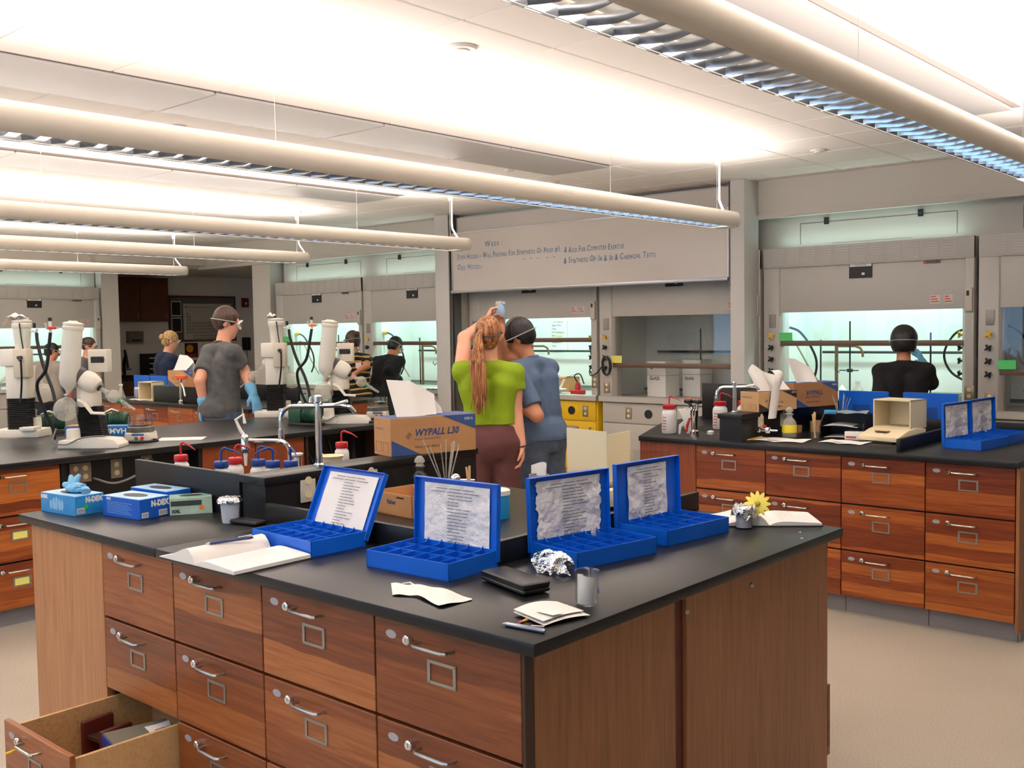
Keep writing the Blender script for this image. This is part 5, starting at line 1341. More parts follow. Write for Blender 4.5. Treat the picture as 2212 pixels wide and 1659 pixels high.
def rotovap_back(label, loc, rotz):
    t = thing('rotary_evaporator', label, 'evaporator', loc, rotz); s = .0037
    MB().box(-.17, .16, -.09, .12, 0, .055).build('base_block', MACHW, t, bevel=.006); MB().box(.04, .15, -.12, -.02, .05, .075).build('base_step', MACHW, t, bevel=.004)
    MB().box(.06, .10, .02, .08, .055, .13).build('base_post', MACHW, t)
    bellows(t, (0, 0, .055), (0, 0, .275), .15, .13)
    MB().prism([(-.075, .27), (.07, .27), (.085, .50), (-.075, .50)], -.06, .06, axis='Y').build('column', MACHW, t, bevel=.006)
    MB().box(-.105, .045, -.075, .075, .50, .62).build('head', MACHW, t, bevel=.008)
    MB().box(.0, .10, -.09, .0, .42, .62).build('rear_plate', mat('machine_beige', (206, 196, 174), .5), t, bevel=.004)
    k = MB(); k.tube([(.06, -.09, .56), (.06, -.12, .56), (.075, -.125, .54)], [.014, .014, .010], 10); k.build('plug', BLACK, t)
    MB().tube(spl([(.075, -.12, .54), (.07, -.11, .42), (.05, -.09, .30), (.04, -.09, .25)]), .007, 8).build('power_lead', RUBBER, t)
    MB().lathe([(.05, .62), (.05, .64), (.052, .66), (.062, .78), (.062, .785)], 24, c=(.0, .05, 0)).build('condenser', FROST, t, ang=60)
    MB().lathe([(.064, .765), (.068, .775), (.068, .795), (.062, .80), (.066, .806), (.066, .82), (.03, .828)], 24, c=(.0, .05, 0)).build('condenser_cap', MACHW, t)
    MB().tube([(.02, -.02, .80), (.03, -.02, .70), (.04, -.02, .62)], .005, 8).build('strap', DARK, t)
    MB().tube([(.06, .05, .745), (.11, .04, .74), (.115, .04, .76)], .009, 8).build('vacuum_adaptor', WHITE, t); MB().lathe([(.011, .765), (.011, .80)], 10, c=(.095, .04, 0)).build('adaptor_cap', BLACK, t)
    MB().tube(spl([(.11, .04, .73), (.12, .03, .66), (.17, .0, .5), (.25, -.04, .33), (.29, -.08, .2), (.29, -.1, .1)]), .012, 8).build('vacuum_hose', RUBBER, t)
    flask(t, (.11, .1, .30), .07, (.09, .09, .42), FROST2)
    MB().ball((-.085, .04, .45), (.04, .05, .04), 14, 10).build('drive_housing', MACHW, t)
    MB().tube([(-.10, .03, .43), (-.16, .02, .38)], [.016, .012], 10).build('vapour_neck', FROST2, t); flask(t, (-.20, .02, .345), .042, (-.16, .02, .38), FROST2, 'bump_trap', .013)
    MB().tube([(-.235, .02, .315), (-.26, .02, .29)], .012, 10).build('clip', GRN2, t); MB().tube([(-.24, .02, .31), (-.31, .02, .25)], [.011, .008], 10).build('joint', FROST2, t)
    return t
def at_bench(u, v): p = onz(u, v, T); return (p.x, p.y, T)
x, y = zt(195, 966)
rv = rotovap_front('rotary evaporator with a red stopcock and large frosted condenser, by the upside-down blue carton', (x+.0, y+.02, T), VIEW)
x, y = zt(757, 914)
rv2 = rotovap_front('rotary evaporator with an orange stopcock in front of the striped shirt', (x-.05, y-.02, T), VIEW); rv2.scale = (1, 1, 1)
for ch in rv2.children:
    if ch.name.startswith('stopcock'): ch.data = ch.data.copy(); ch.data.materials.clear(); ch.data.materials.append(mat('stopcock_orange', (238, 110, 30), .4))
x, y = zt(40, 945); rotovap_back('rotary evaporator turned away, with tissue on top, by the side-wall hood', (x-.05, y+.05, T), VIEW-.05)
x, y = zt(588, 901); rb2 = rotovap_back('rotary evaporator turned away, beside the grey-shirted man', (x, y+.05, T), VIEW)
for (src, u, v, lab) in ((None, 20, 700, 'crumpled white tissue draped on the evaporator near the side-wall hood'), (None, 584, 690, 'folded white tissue on the evaporator beside the grey-shirted man')):
    px = (zt(40, 945)[0]-.05, zt(40, 945)[1]+.05) if u < 100 else (zt(588, 901)[0], zt(588, 901)[1]+.05)
    t = thing('tissue', lab, 'tissue', (px[0]-.03*0, px[1], T+.826), VIEW)
    k = .09 if u < 100 else .06
    MB().sheet(lambda a, b: (-.02+k*1.6*(a-.6), .05+k*1.4*(b-.5), .004+.035*abs(math.sin(5*a+2*b))*(1-abs(a-.6))-.10*max(0, .45-a)*(1 if k > .08 else .2)), 12, 10).build('sheet', PAPER, t, solid=.0008, ang=60)
    MB().sheet(lambda a, b: (-.04+k*(a-.5), .03+k*.8*(b-.5), .02+.03*math.sin(4*a)*b), 8, 6).build('fold', PAPER, t, solid=.0008, ang=60)
# water baths
def bath(label, u, v, dx=0, dy=0):
    x, y = zt(u, v); t = thing('water_bath', label, 'water bath', (x+dx, y+dy, T), VIEW)
    MB().prism([(-.085, .006), (.085, .006), (.078, .06), (-.078, .06)], -.085, .085, axis='Y').build('base', MACHW, t, bevel=.008)
    for q in ((-.07, -.07), (.07, -.07), (.07, .07), (-.07, .07)): MB().cyl((q[0], q[1], 0), (q[0], q[1], .008), .01).build('foot', RUBBER, t)
    MB().lathe([(.083, .06), (.085, .064), (.085, .094), (.081, .098)], 32).build('metal_band', mat('band_grey', (134, 130, 122), .4, .6), t)
    MB().lathe([(.078, .098), (.080, .102), (.080, .165), (.082, .17), (.079, .17), (.076, .104), (.01, .1)], 32).build('glass_dish', GLASS, t, ang=60)
    MB().lathe([(.075, .100), (.075, .135)], 28).build('water', GLASS, t)
    MB().box(-.03, .05, -.087, -.084, .042, .055).build('label', mat('bath_label', (60, 110, 160), .5), t)
    for x_ in (.0, .04): MB().cyl((x_, -.083, .026), (x_, -.096, .026), .012, .011, 14).build('dial', PEWTER if x_ == 0 else RED2, t)
    MB().tube(spl([(.08, .0, .01), (.13, -.06, .006), (.04, -.14, .006), (-.06, -.10, .006)]), .006, 6).build('power_lead', RUBBER, t)
    return t
bath('glass-dish water bath beside the upside-down blue carton', 305, 952)
bath('glass-dish water bath beside the grey-shirted man', 500, 899)
bath('glass-dish water bath behind the wipes carton', 815, 905, -.05, .05)
# vacuum pumps
def pump(label, u, v, rot, cap=True, sc=1.0):
    x, y = zt(u, v); t = thing('vacuum_pump', label, 'pump', (x, y, T), rot)
    MB().box(-.14, .14, -.06, .06, 0, .02).build('foot', MACHW if sc < 1 else DARK, t, bevel=.004)
    MB().box(-.14, -.01, -.055, .055, .02, .13).build('pump_body', GREENP, t, bevel=.008)
    m = MB(); m.lathe([(.05, 0), (.055, .01), (.055, .12), (.045, .13)], 24, M=Matrix.Translation((0, 0, .08)) @ Matrix.Rotation(math.pi/2, 4, 'Y')); m.build('motor', GREENP, t)
    for k in range(7): MB().lathe([(.055, 0), (.06, .002), (.055, .004)], 24, M=Matrix.Translation((.02+.013*k, 0, .08)) @ Matrix.Rotation(math.pi/2, 4, 'Y'), cap=False).build('cooling_fin', GREENP, t)
    MB().lathe([(.04, 0), (.05, .01), (.052, .03), (.02, .034)], 20, M=Matrix.Translation((-.14, 0, .085)) @ Matrix.Rotation(-math.pi/2, 4, 'Y')).build('front_cap', MACHW if cap else GREENP, t)
    MB().tube([(-.07, 0, .13), (-.07, 0, .16), (-.06, 0, .175)], [.014, .012, .012], 10).build('inlet', WHITE, t)
    MB().tube([(-.03, -.02, .135), (.02, -.02, .16), (.07, -.02, .14)], .009, 8).build('handle', STEEL, t)
    return t
pump('green vacuum pump between the two evaporators by the side-wall hood', 100, 936, VIEW+.4, False)
pump('green vacuum pump with a round white cap near the near tap', 662, 918, VIEW-.6, True)
pump('green vacuum pump behind the upside-down blue carton', 240, 930, VIEW, False)
pump('green vacuum pump hidden behind the second front evaporator', 690, 903, VIEW+.2, True)
x, y = zt(215, 944)
t = thing('blue_carton', 'blue carton lying upside down behind the evaporator, lettered HAMMER', 'box', (x, y, T), VIEW)
MB().box(-.24, .20, 0, .12, 0, .075).build('carton', mat('carton_blue', (22, 104, 170), .5), t, bevel=.002)
o = lettering('HAMMER', WHITE, t, (.19, -.001, .058), size=.05, bold=.0012, extrude=0, sx=1.1); o.rotation_euler = (math.pi/2, math.pi, 0)
MB().box(-.23, -.10, .0, .1, .076, .08).build('card_flap', CARD, t)
x, y = zt(392, 948)
t = thing('paper_sheet', 'white sheet of paper lying on the evaporator worktop', 'paper', (x, y, T), VIEW+.12); MB().box(-.15, .15, -.1, .1, 0, .0015).build('sheet', PAPER, t); MB().box(-.14, .12, -.08, .08, .0015, .002).build('top_sheet', PAPER, t)
t = thing('power_cable', 'black cable looped over the worktop edge by the wipes carton', 'cable', (*zt(800, 915), T))
MB().tube(spl([(-.35, -.1, .006), (-.2, -.05, .012), (-.05, .02, .01), (.06, .05, .006)]), .007, 6).build('lead', RUBBER, t); MB().box(.05, .09, .04, .065, 0, .02).build('plug', BLACK, t)

# ================================================================== things on the right bench
x, y = zt(1446, 936); wash_bottle('red-capped wash bottle with printed label at the sink of the bench by the hoods', x, y, T, REDP, .1, True, .050, .165)
for (u, v, c, lab, pr) in ((1563, 905, REDP, 'red-capped wash bottle with a diamond label, by the tall splash panel', True), (1588, 905, REDP, 'red-capped wash bottle between a red and a blue one', False), (1610, 905, BLUECAP, 'blue-capped wash bottle behind the smaller wipes cartons', False)):
    x, y = zt(u, v+22); wash_bottle(lab, {1563: -3.52, 1588: -3.40, 1610: -3.28}[u], {1563: 6.15, 1588: 6.27, 1610: 6.40}[u], T, c, .6 if c is REDP else 2.6, pr, .05, .165)
x, y = zt(1500, 943)
t = thing('service_valve', 'chrome service turret with two orange-topped knobs and a red lever', 'valve', (x, y, T))
MB().lathe([(.030, 0), (.030, .035), (.02, .045), (.022, .12), (.026, .13), (.026, .17), (.015, .18)], 18).build('turret', CHROME, t)
for s in (-1, 1):
    MB().tube([(0, 0, .16), (s*.02, 0, .185), (s*.03, -.01, .215)], .010, 8).build('arm', CHROME, t)
    k = MB().lathe([(.02, 0), (.03, .006), (.03, .02), (.02, .028)], 14, c=(s*.034, -.012, .212)).build('knob', BLACK, t)
    MB().lathe([(.021, .028), (.02, .031)], 14, c=(s*.034, -.012, .212)).build('knob_disc', mat('orange_disc', (226, 90, 40), .5), t)
MB().tube([(-.02, -.02, .12), (-.035, -.03, .07), (-.04, -.03, .03)], [.007, .009, .007], 8).build('lever', mat('lever_red', (180, 30, 24), .4), t)
x, y = zt(1478, 938)
t = thing('plastic_scoop', 'white plastic scoop standing behind the service turret', 'scoop', (x, y+.03, T), VIEW)
MB().prism([(-.055, 0), (-.042, .0), (-.036, .045), (-.02, .055), (.0, .0), (.035, 0), (.03, .08), (.055, .165), (-.06, .165), (-.02, .085), (-.05, .06)], -.012, .012, axis='Y').build('blade', WHITE, t, bevel=.003)
MB().lathe([(.014, .16), (.014, .172)], 12).build('lip', WHITE, t)
x, y = zt(1535, 938); t = thing('bottle_lid', 'small white bottle lid left on the worktop by the ledge', 'lid', (x, y, T)); MB().lathe([(.024, 0), (.024, .018), (.012, .024)], 18).build('cap', WHITE, t); MB().lathe([(.025, .003), (.025, .006)], 18).build('rim', WHITE, t)
p = onx(1578, 890, -3.11); tap('chrome swan-neck tap on the ledge beside the smaller wipes cartons', -3.11, p.y+.05, ZS, D2(35), .19, .11)
p = onx(1632, 890, -3.03); wipes('smaller brown wipes carton with a wipe hanging over its side', -3.02, p.y+.02, ZS, D2(76), .36, .15, .125, tissue=2, title='L30', band=mat('carton_black_print', (48, 42, 38), .7), m=mat('cardboard_pale', (206, 164, 116), .75))
p2_ = onx(1705, 884, -3.0)
wipes('brown wipes carton standing behind the one with the hanging wipe', -2.98, p.y+.42, ZS, D2(70), .40, .16, .16, title='WYPALL', seed=5, m=mat('cardboard_dark', (168, 118, 78), .75))
t = thing('vacuum_spigot', 'chrome spigot poking from the side of the ledge', 'spigot', (-3.005, ony(1650, 930, 5.7).y if False else 5.72, 1.0))
M = Matrix.Rotation(math.pi/2, 4, 'Y')
MB().lathe([(.018, 0), (.018, .012), (.010, .014), (.010, .05), (.02, .055), (.02, .075), (.006, .08), (.005, .13)], 14, M=M).build('spigot', CHROME, t); MB().box(.03, .05, -.01, .01, .018, .03).build('tag', RED2, t)
x, y = zt(1705, 945); stopper_bottle('stoppered bottle with a bright yellow label on the bench by the hoods', x, y, T, mat('yellow_label', (240, 222, 60), .7), .15, .045)
x, y = zt(1735, 938); carton_tray('small brown cardboard box behind the yellow-labelled bottle', x-.02, y+.15, .3, .16, .13, .07)
x, y = zt(1672, 936); carton_tray('low brown cardboard tray beside the yellow-labelled bottle', x, y+.06, .2, .13, .1, .045)
x, y = zt(1757, 948); rods('wooden splints in a glass jar near the yellow-labelled bottle', x, y+.02, T, 5, .17, 6, 'splint_jar', MATS['splint_wood'], .18, .004, .032, .11)
x, y = zt(1798, 938); rods('fine glass rods in a jar beside the black letter trays', x-.05, y+.25, T, 8, .26, 12, spread=.4)
x, y = zt(1810, 948)
t = thing('letter_tray', 'stacked black letter trays with papers, left of the beige balance', 'tray', (x, y+.12, T), .15)
for z in (.004, .075): MB().box(-.13, .13, -.12, .12, z, z+.004).build('shelf', BLACK, t)
for s in (-.13, .13): MB().prism([(-.12, 0), (.12, 0), (.12, .15), (-.02, .145), (-.09, .10)], s-.003, s+.003, axis='X').build('side_wall', BLACK, t)
MB().box(-.13, .13, .117, .12, 0, .15).build('back_wall', BLACK, t)
for z in (.009, .08): MB().sheet(lambda u, v: (-.10+.2*u, -.13+.2*v, z+.006*math.sin(4*u)), 6, 5).build('paper', PAPER, t, solid=.002)
t = thing('clipboard', 'grey plastic bag and clipboard lying on top of the letter trays', 'clipboard', (x, y+.12, T+.151), .3)
MB().sheet(lambda u, v: (-.11+.24*u, -.11+.2*v, .004+.008*abs(math.sin(6*u+2*v))), 10, 8).build('bag', mat('grey_bag', (110, 114, 116), .25), t, solid=.002); MB().box(-.12, -.05, -.1, -.05, .0, .022).build('blue_pack', mat('pack_blue', (50, 150, 210), .5), t)
x, y = zt(1850, 950)
t = thing('tissue_pack', 'white carton lying beside the beige balance', 'box', (x, y+.03, T), .1); MB().box(-.07, .07, -.05, .05, 0, .05).build('carton', WHITE, t, bevel=.003); MB().box(-.06, .0, -.051, -.05, .012, .022).build('red_print', REDINK, t)
for (u, v, w, d, r, lab) in ((1680, 952, .34, .19, .12, 'wide white sheet of paper under the yellow-labelled bottle'), (1822, 957, .26, .16, -.1, 'white papers in front of the black letter trays')):
    x, y = zt(u, v); t = thing('paper_sheet', lab, 'paper', (x, y+.02, T), r)
    MB().sheet(lambda a, b: (-w/2+w*a, -d/2+d*b+.006*math.sin(8*a), .002+.005*abs(math.sin(6*a+2*b))), 14, 6).build('sheet', PAPER, t, solid=.0008, ang=60); MB().sheet(lambda a, b: (-w*.3+w*.6*a, -d*.3+d*.7*b, .006+.003*math.sin(5*a)), 8, 5).build('top_sheet', PAPER, t, solid=.0006, ang=60)
pen('yellow pencil lying on paper on the bench by the hoods', zt(1612, 955), zt(1645, 947), MATS['pencil_yellow'], .004, 'pencil', z=T+.007, clip=False)
x, y = zt(1920, 955)
bl = balance('beige balance with a square draught hood on the bench by the hoods', x, y+.07, D2(-10), 1.25)
m = MB(); q = .122
for d in ((-q, q, -.02, .16, .242, .25), (-q, -q+.008, -.02, .16, .085, .25), (q-.008, q, -.02, .16, .085, .25), (-q, q, .152, .16, .085, .25), (-q, q, -.02, .16, .08, .088)): m.box(*d)
m.build('draught_hood', IVORY, bl)
blue_box('open blue compartment box beside the curb on the bench by the hoods', -1.735, 5.86, D2(82), .03, 1, 11)
blue_box('open blue compartment box behind its twin on the bench by the hoods', -1.70, 6.24, D2(84), .03, 1, 12)
bb = blue_box('blue compartment box with its lid back toward the beige balance', -2.16, 6.98, D2(182), .02, 0, 13); 
bb2 = blue_box('blue compartment box with its lid back toward the glass rods', -2.60, 6.98, D2(181), .02, 0, 14)
for o in (bb, bb2): o.location.y = 6.98+BD*.0
t = thing('foil_ball', 'crumpled foil lump at the far end of the bench by the hoods', 'foil', (-1.62, 6.62, T)); r = random.Random(8)
m = MB(); m.ball((0, 0, .03), (.05, .04, .03), 12, 8); m.v = [(a+r.uniform(-.008, .008), b+r.uniform(-.008, .008), max(.001, c+r.uniform(-.008, .008))) for a, b, c in m.v]; m.build('crumple', FOIL, t, ang=15)
m = MB(); m.ball((.04, .01, .02), (.03, .03, .02), 10, 6); m.v = [(a+r.uniform(-.006, .006), b+r.uniform(-.006, .006), max(.001, c+r.uniform(-.006, .006))) for a, b, c in m.v]; m.build('crumple', FOIL, t, ang=15)

# ================================================================== far bench, alcove, stool
p = onz(345, 836, ZS)
wipes('brown wipes carton with a white wipe on the far bench', -9.66, FY0_+.125, ZS, D2(4), .43, .16, .165, seed=4)
t = thing('beige_box', 'square beige draught box on the far bench beside the wipes carton', 'box', (-10.13, FY0_+.2, T), .25)
m = MB()
for d in ((-.1, .1, -.09, .09, .19, .2), (-.1, -.09, -.09, .09, 0, .2), (.09, .1, -.09, .09, 0, .2), (-.1, .1, .08, .09, 0, .2)): m.box(*d)
m.build('shell', IVORY, t); MB().box(-.12, .12, -.1, .1, 0, .012).build('base', IVORY, t)
for k, (dx, lab) in enumerate(((.18, 'blue lidded box at the alcove end of the far bench'), (.50, 'blue lidded box beside the beige draught box on the far bench'))):
    b3 = blue_box(lab, (-10.52, -10.16)[k], FY0_+.62, D2(180), .02, 0, 20+k)
t = thing('orange_valve', 'chrome service turret with two orange knobs on the far bench', 'valve', (-9.30, FY0_+.06, T))
MB().lathe([(.03, 0), (.03, .03), (.018, .04), (.018, .24), (.01, .25)], 14).build('turret', CHROME, t)
for s in (-1, 1): MB().lathe([(.02, .25), (.036, .258), (.036, .285), (.02, .29)], 14, c=(s*.04, 0, 0)).build('knob', mat('orange_knob', (226, 92, 40), .5), t)
MB().tube([(0, 0, .22), (.08, -.02, .16), (.12, -.03, .08)], .008, 8).build('lever', WHITE, t)
wash_bottle('pale wash bottle on the far bench beside the grey-shirted man', -8.85, FY0_+.14, T, REDP, .3, True, .05, .165)
for k, (dx, dy, lab) in enumerate(((.30, .15, 'conical flask near the alcove end of the far bench'), (.38, .30, 'small glass jar beside the conical flask on the far bench'))):
    t = thing('glass_flask', lab, 'flask', (FX0+dx, FY0_+dy, T)); MB().lathe([(.05, 0), (.052, .01), (.02, .10), (.02, .14), (.024, .145)] if k == 0 else [(.035, 0), (.036, .09), (.03, .1)], 20).build('body', FROST2, t, ang=60); MB().lathe([(.022, .14), (.022, .16)] if k == 0 else [(.032, .1), (.032, .12)], 14).build('stopper', WHITE, t)
t = thing('paper_pile', 'loose white papers at the edge of the far bench', 'paper', (FX0+.75, FY0_+.13, T)); MB().sheet(lambda u, v: (-.16+.34*u, -.09+.16*v, .003+.006*abs(math.sin(7*u))), 10, 4).build('sheet', PAPER, t, solid=.001); MB().box(-.1, .1, -.06, .05, .01, .013).build('top_sheet', PAPER, t)

AX = -16.3
t = thing('wall_cabinet', 'brown wooden wall cabinet in the alcove', 'cabinet', (AX, 8.20, 1.86), math.pi/2)
WC = mat('alcove_wood', (96, 56, 34), .5, var=.12)
MB().box(0, 1.05, -.32, 0, 0, .74).build('body', WC, t)
for a in (.01, .53):
    d = MB().box(a, a+.51, -.34, -.32, .01, .73).build('door', WC, t, bevel=.002); MB().tube([(a+.45, -.34, .06), (a+.45, -.37, .06), (a+.45, -.37, .14), (a+.45, -.34, .14)], .005, 6).build('handle', STEEL, d)
t = thing('bulletin_board', 'framed grey bulletin board with a periodic table in the alcove', 'board', (AX, 9.42, 1.50), math.pi/2)
FRM = mat('board_frame', (92, 52, 36), .5); MB().box(0, 1.36, -.02, 0, 0, .82).build('cork', mat('board_grey', (104, 98, 92), .8), t)
for q in ((0, 1.36, 0, .035), (0, 1.36, .785, .82), (0, .035, .035, .785), (1.325, 1.36, .035, .785)): MB().box(q[0], q[1], -.0212, 0, q[2], q[3]).build('frame_rail', FRM, t)
pt = thing('periodic_table', 'pale periodic table poster pinned to the bulletin board', 'poster', (AX, 9.70, 1.54), math.pi/2)
MB().box(0, .98, -.026, -.0215, 0, .64).build('sheet', mat('poster_paper', (196, 190, 176), .8), pt)
lettering('Periodic Table of the Elements', INK, pt, (.10, -.0275, .565), size=.035, extrude=0)
MB().lathe([(.02, 0), (.02, .001)], 16, M=Matrix.Translation((.06, -.0265, .58)) @ Matrix.Rotation(math.pi/2, 4, 'X')).build('seal', GREY, pt)
cm = MB(); cm.box(0, .036, -.001, 0, 0, .042); CELL = cm.mesh('element_cell', mat('cell_grey', (150, 142, 130), .8))
for col in range(18):
    for row in range(7):
        if (row == 0 and 0 < col < 17) or (row in (1, 2) and 1 < col < 12): continue
        put('element_cell', CELL, pt, (.06+col*.048, -.0262, .48-row*.055-.042))
for col in range(15):
    for row in range(2): put('element_cell', CELL, pt, (.18+col*.048, -.0262, .09-row*.055-.042))
for k, (z, h) in enumerate(((.46, .26), (.17, .26))):
    t2 = thing('photo_print', 'white-bordered dark photograph pinned %s on the bulletin board' % ('higher' if k == 0 else 'lower'), 'photo', (AX, 9.47, 1.50+z), math.pi/2); MB().box(0, .19, -.024, -.0205, 0, h).build('border', WHITE, t2); MB().box(.012, .178, -.0255, -.024, .015, h-.015).build('picture', SIGNB, t2)
t2 = thing('fire_alarm', 'dark red fire alarm box on the alcove wall', 'alarm', (AX, 10.92, 2.12), math.pi/2); MB().box(0, .13, -.05, 0, 0, .17).build('housing', mat('alarm_red', (120, 26, 30), .4), t2, bevel=.005); MB().box(.045, .085, -.053, -.05, .05, .09).build('strobe', WHITE, t2)
t2 = thing('colour_poster', 'red and orange poster on the alcove wall below the periodic table', 'poster', (AX, 9.72, 1.22), math.pi/2); MB().box(0, .26, -.004, 0, 0, .26).build('sheet', mat('poster_dark', (60, 34, 24), .7), t2); MB().box(.02, .24, -.005, -.004, .02, .06).build('red_band', REDP, t2); MB().ball((.1, -.005, .16), (.07, .002, .07), 14, 10).build('orange_shape', mat('poster_orange', (236, 150, 40), .7), t2)
t2 = thing('wall_print', 'small framed dark print low on the alcove wall', 'picture', (AX, 9.73, .98), math.pi/2); MB().box(0, .24, -.02, 0, 0, .2).build('border', WHITE, t2); MB().box(.015, .225, -.022, -.02, .015, .185).build('picture', SIGNB, t2)
t2 = thing('wall_phone', 'black wall telephone with a cord in the alcove', 'telephone', (AX, 10.90, 1.32), math.pi/2); MB().box(0, .16, -.06, 0, 0, .24).build('base', BLACK, t2, bevel=.01); MB().tube([(.05, -.07, .02), (.05, -.09, .1), (.05, -.07, .22)], [.025, .018, .025], 10).build('handset', BLACK, t2); MB().tube(spl([(.06, -.07, .0), (.08, -.06, -.2), (.06, -.06, -.38), (.04, -.06, -.2), (.05, -.06, -.05)]), .006, 6).build('cord', BLACK, t2)
t2 = thing('alcove_counter', 'dark counter along the alcove wall', 'counter', (AX+.03, 8.0, 0), math.pi/2); MB().box(0, 1.5, -.62, 0, .90, .94).build('top', EPOXY, t2, bevel=.003); MB().box(.02, 1.48, -.58, 0, 0, .90).build('cabinet', WC, t2); MB().box(0, 1.5, -.6, -.585, .10, .88).build('front_board', WC, t2)
t2 = thing('drawer_rack', 'rack of white-fronted trays on the alcove counter', 'rack', (AX+.35, 8.72, .94), math.pi/2); MB().box(0, .34, -.2, .1, 0, .38).build('shell', BLACK, t2)
for k in range(4): MB().box(.01, .33, -.215, -.2, .03+.09*k, .045+.09*k).build('tray_front', WHITE, t2)
t2 = thing('microscope', 'dark microscope on the alcove counter', 'microscope', (AX+.3, 8.45, .94), math.pi/2); MB().box(-.08, .08, -.1, .1, 0, .03).build('foot', BLACK, t2, bevel=.006); MB().tube([(0, .06, .03), (0, .07, .25), (0, .02, .33)], .025, 10).build('arm', BLACK, t2); MB().tube([(0, -.06, .15), (0, 0, .35), (0, .03, .45)], [.02, .025, .018], 10).build('tube', BLACK, t2); MB().box(-.06, .06, -.07, .03, .12, .135).build('stage', BLACK, t2)
t2 = thing('small_box', 'dark brown box on the alcove counter', 'box', (AX+.25, 8.12, .94), math.pi/2); MB().box(-.16, .1, -.12, .12, 0, .42).build('body', WC, t2, bevel=.004); MB().box(-.15, .09, -.125, -.12, .2, .21).build('seam', SIGNB, t2)
t2 = thing('paper_tray', 'grey paper dispenser on the alcove wall above the counter', 'dispenser', (AX, 8.62, 1.50), math.pi/2); MB().box(0, .26, -.12, 0, 0, .2).build('body', mat('dispenser_grey', (120, 112, 98), .5), t2, bevel=.006); MB().box(.04, .22, -.125, -.12, .03, .06).build('slot', SIGNB, t2)
# stool by the yellow cabinet
sp = ony(1214, 918, 7.92)
t = thing('lab_stool', 'metal stool with a round wooden seat by the yellow cabinet', 'stool', (sp.x, sp.y, 0))
MB().lathe([(.03, .63), (.165, .632), (.17, .645), (.165, .66), (.02, .662)], 28).build('seat', mat('stool_wood', (150, 108, 66), .45, var=.1), t)
for k in range(4):
    a = math.pi/4+k*math.pi/2; MB().tube([(.12*math.cos(a), .12*math.sin(a), .63), (.19*math.cos(a), .19*math.sin(a), 0)], .011, 8).build('leg', mat('stool_steel', (120, 110, 92), .4, .7), t)
MB().tube([(.165*math.cos(a), .165*math.sin(a), .22) for a in np.linspace(0, 2*math.pi, 25)], .007, 6).build('foot_ring', MATS['stool_steel'], t)

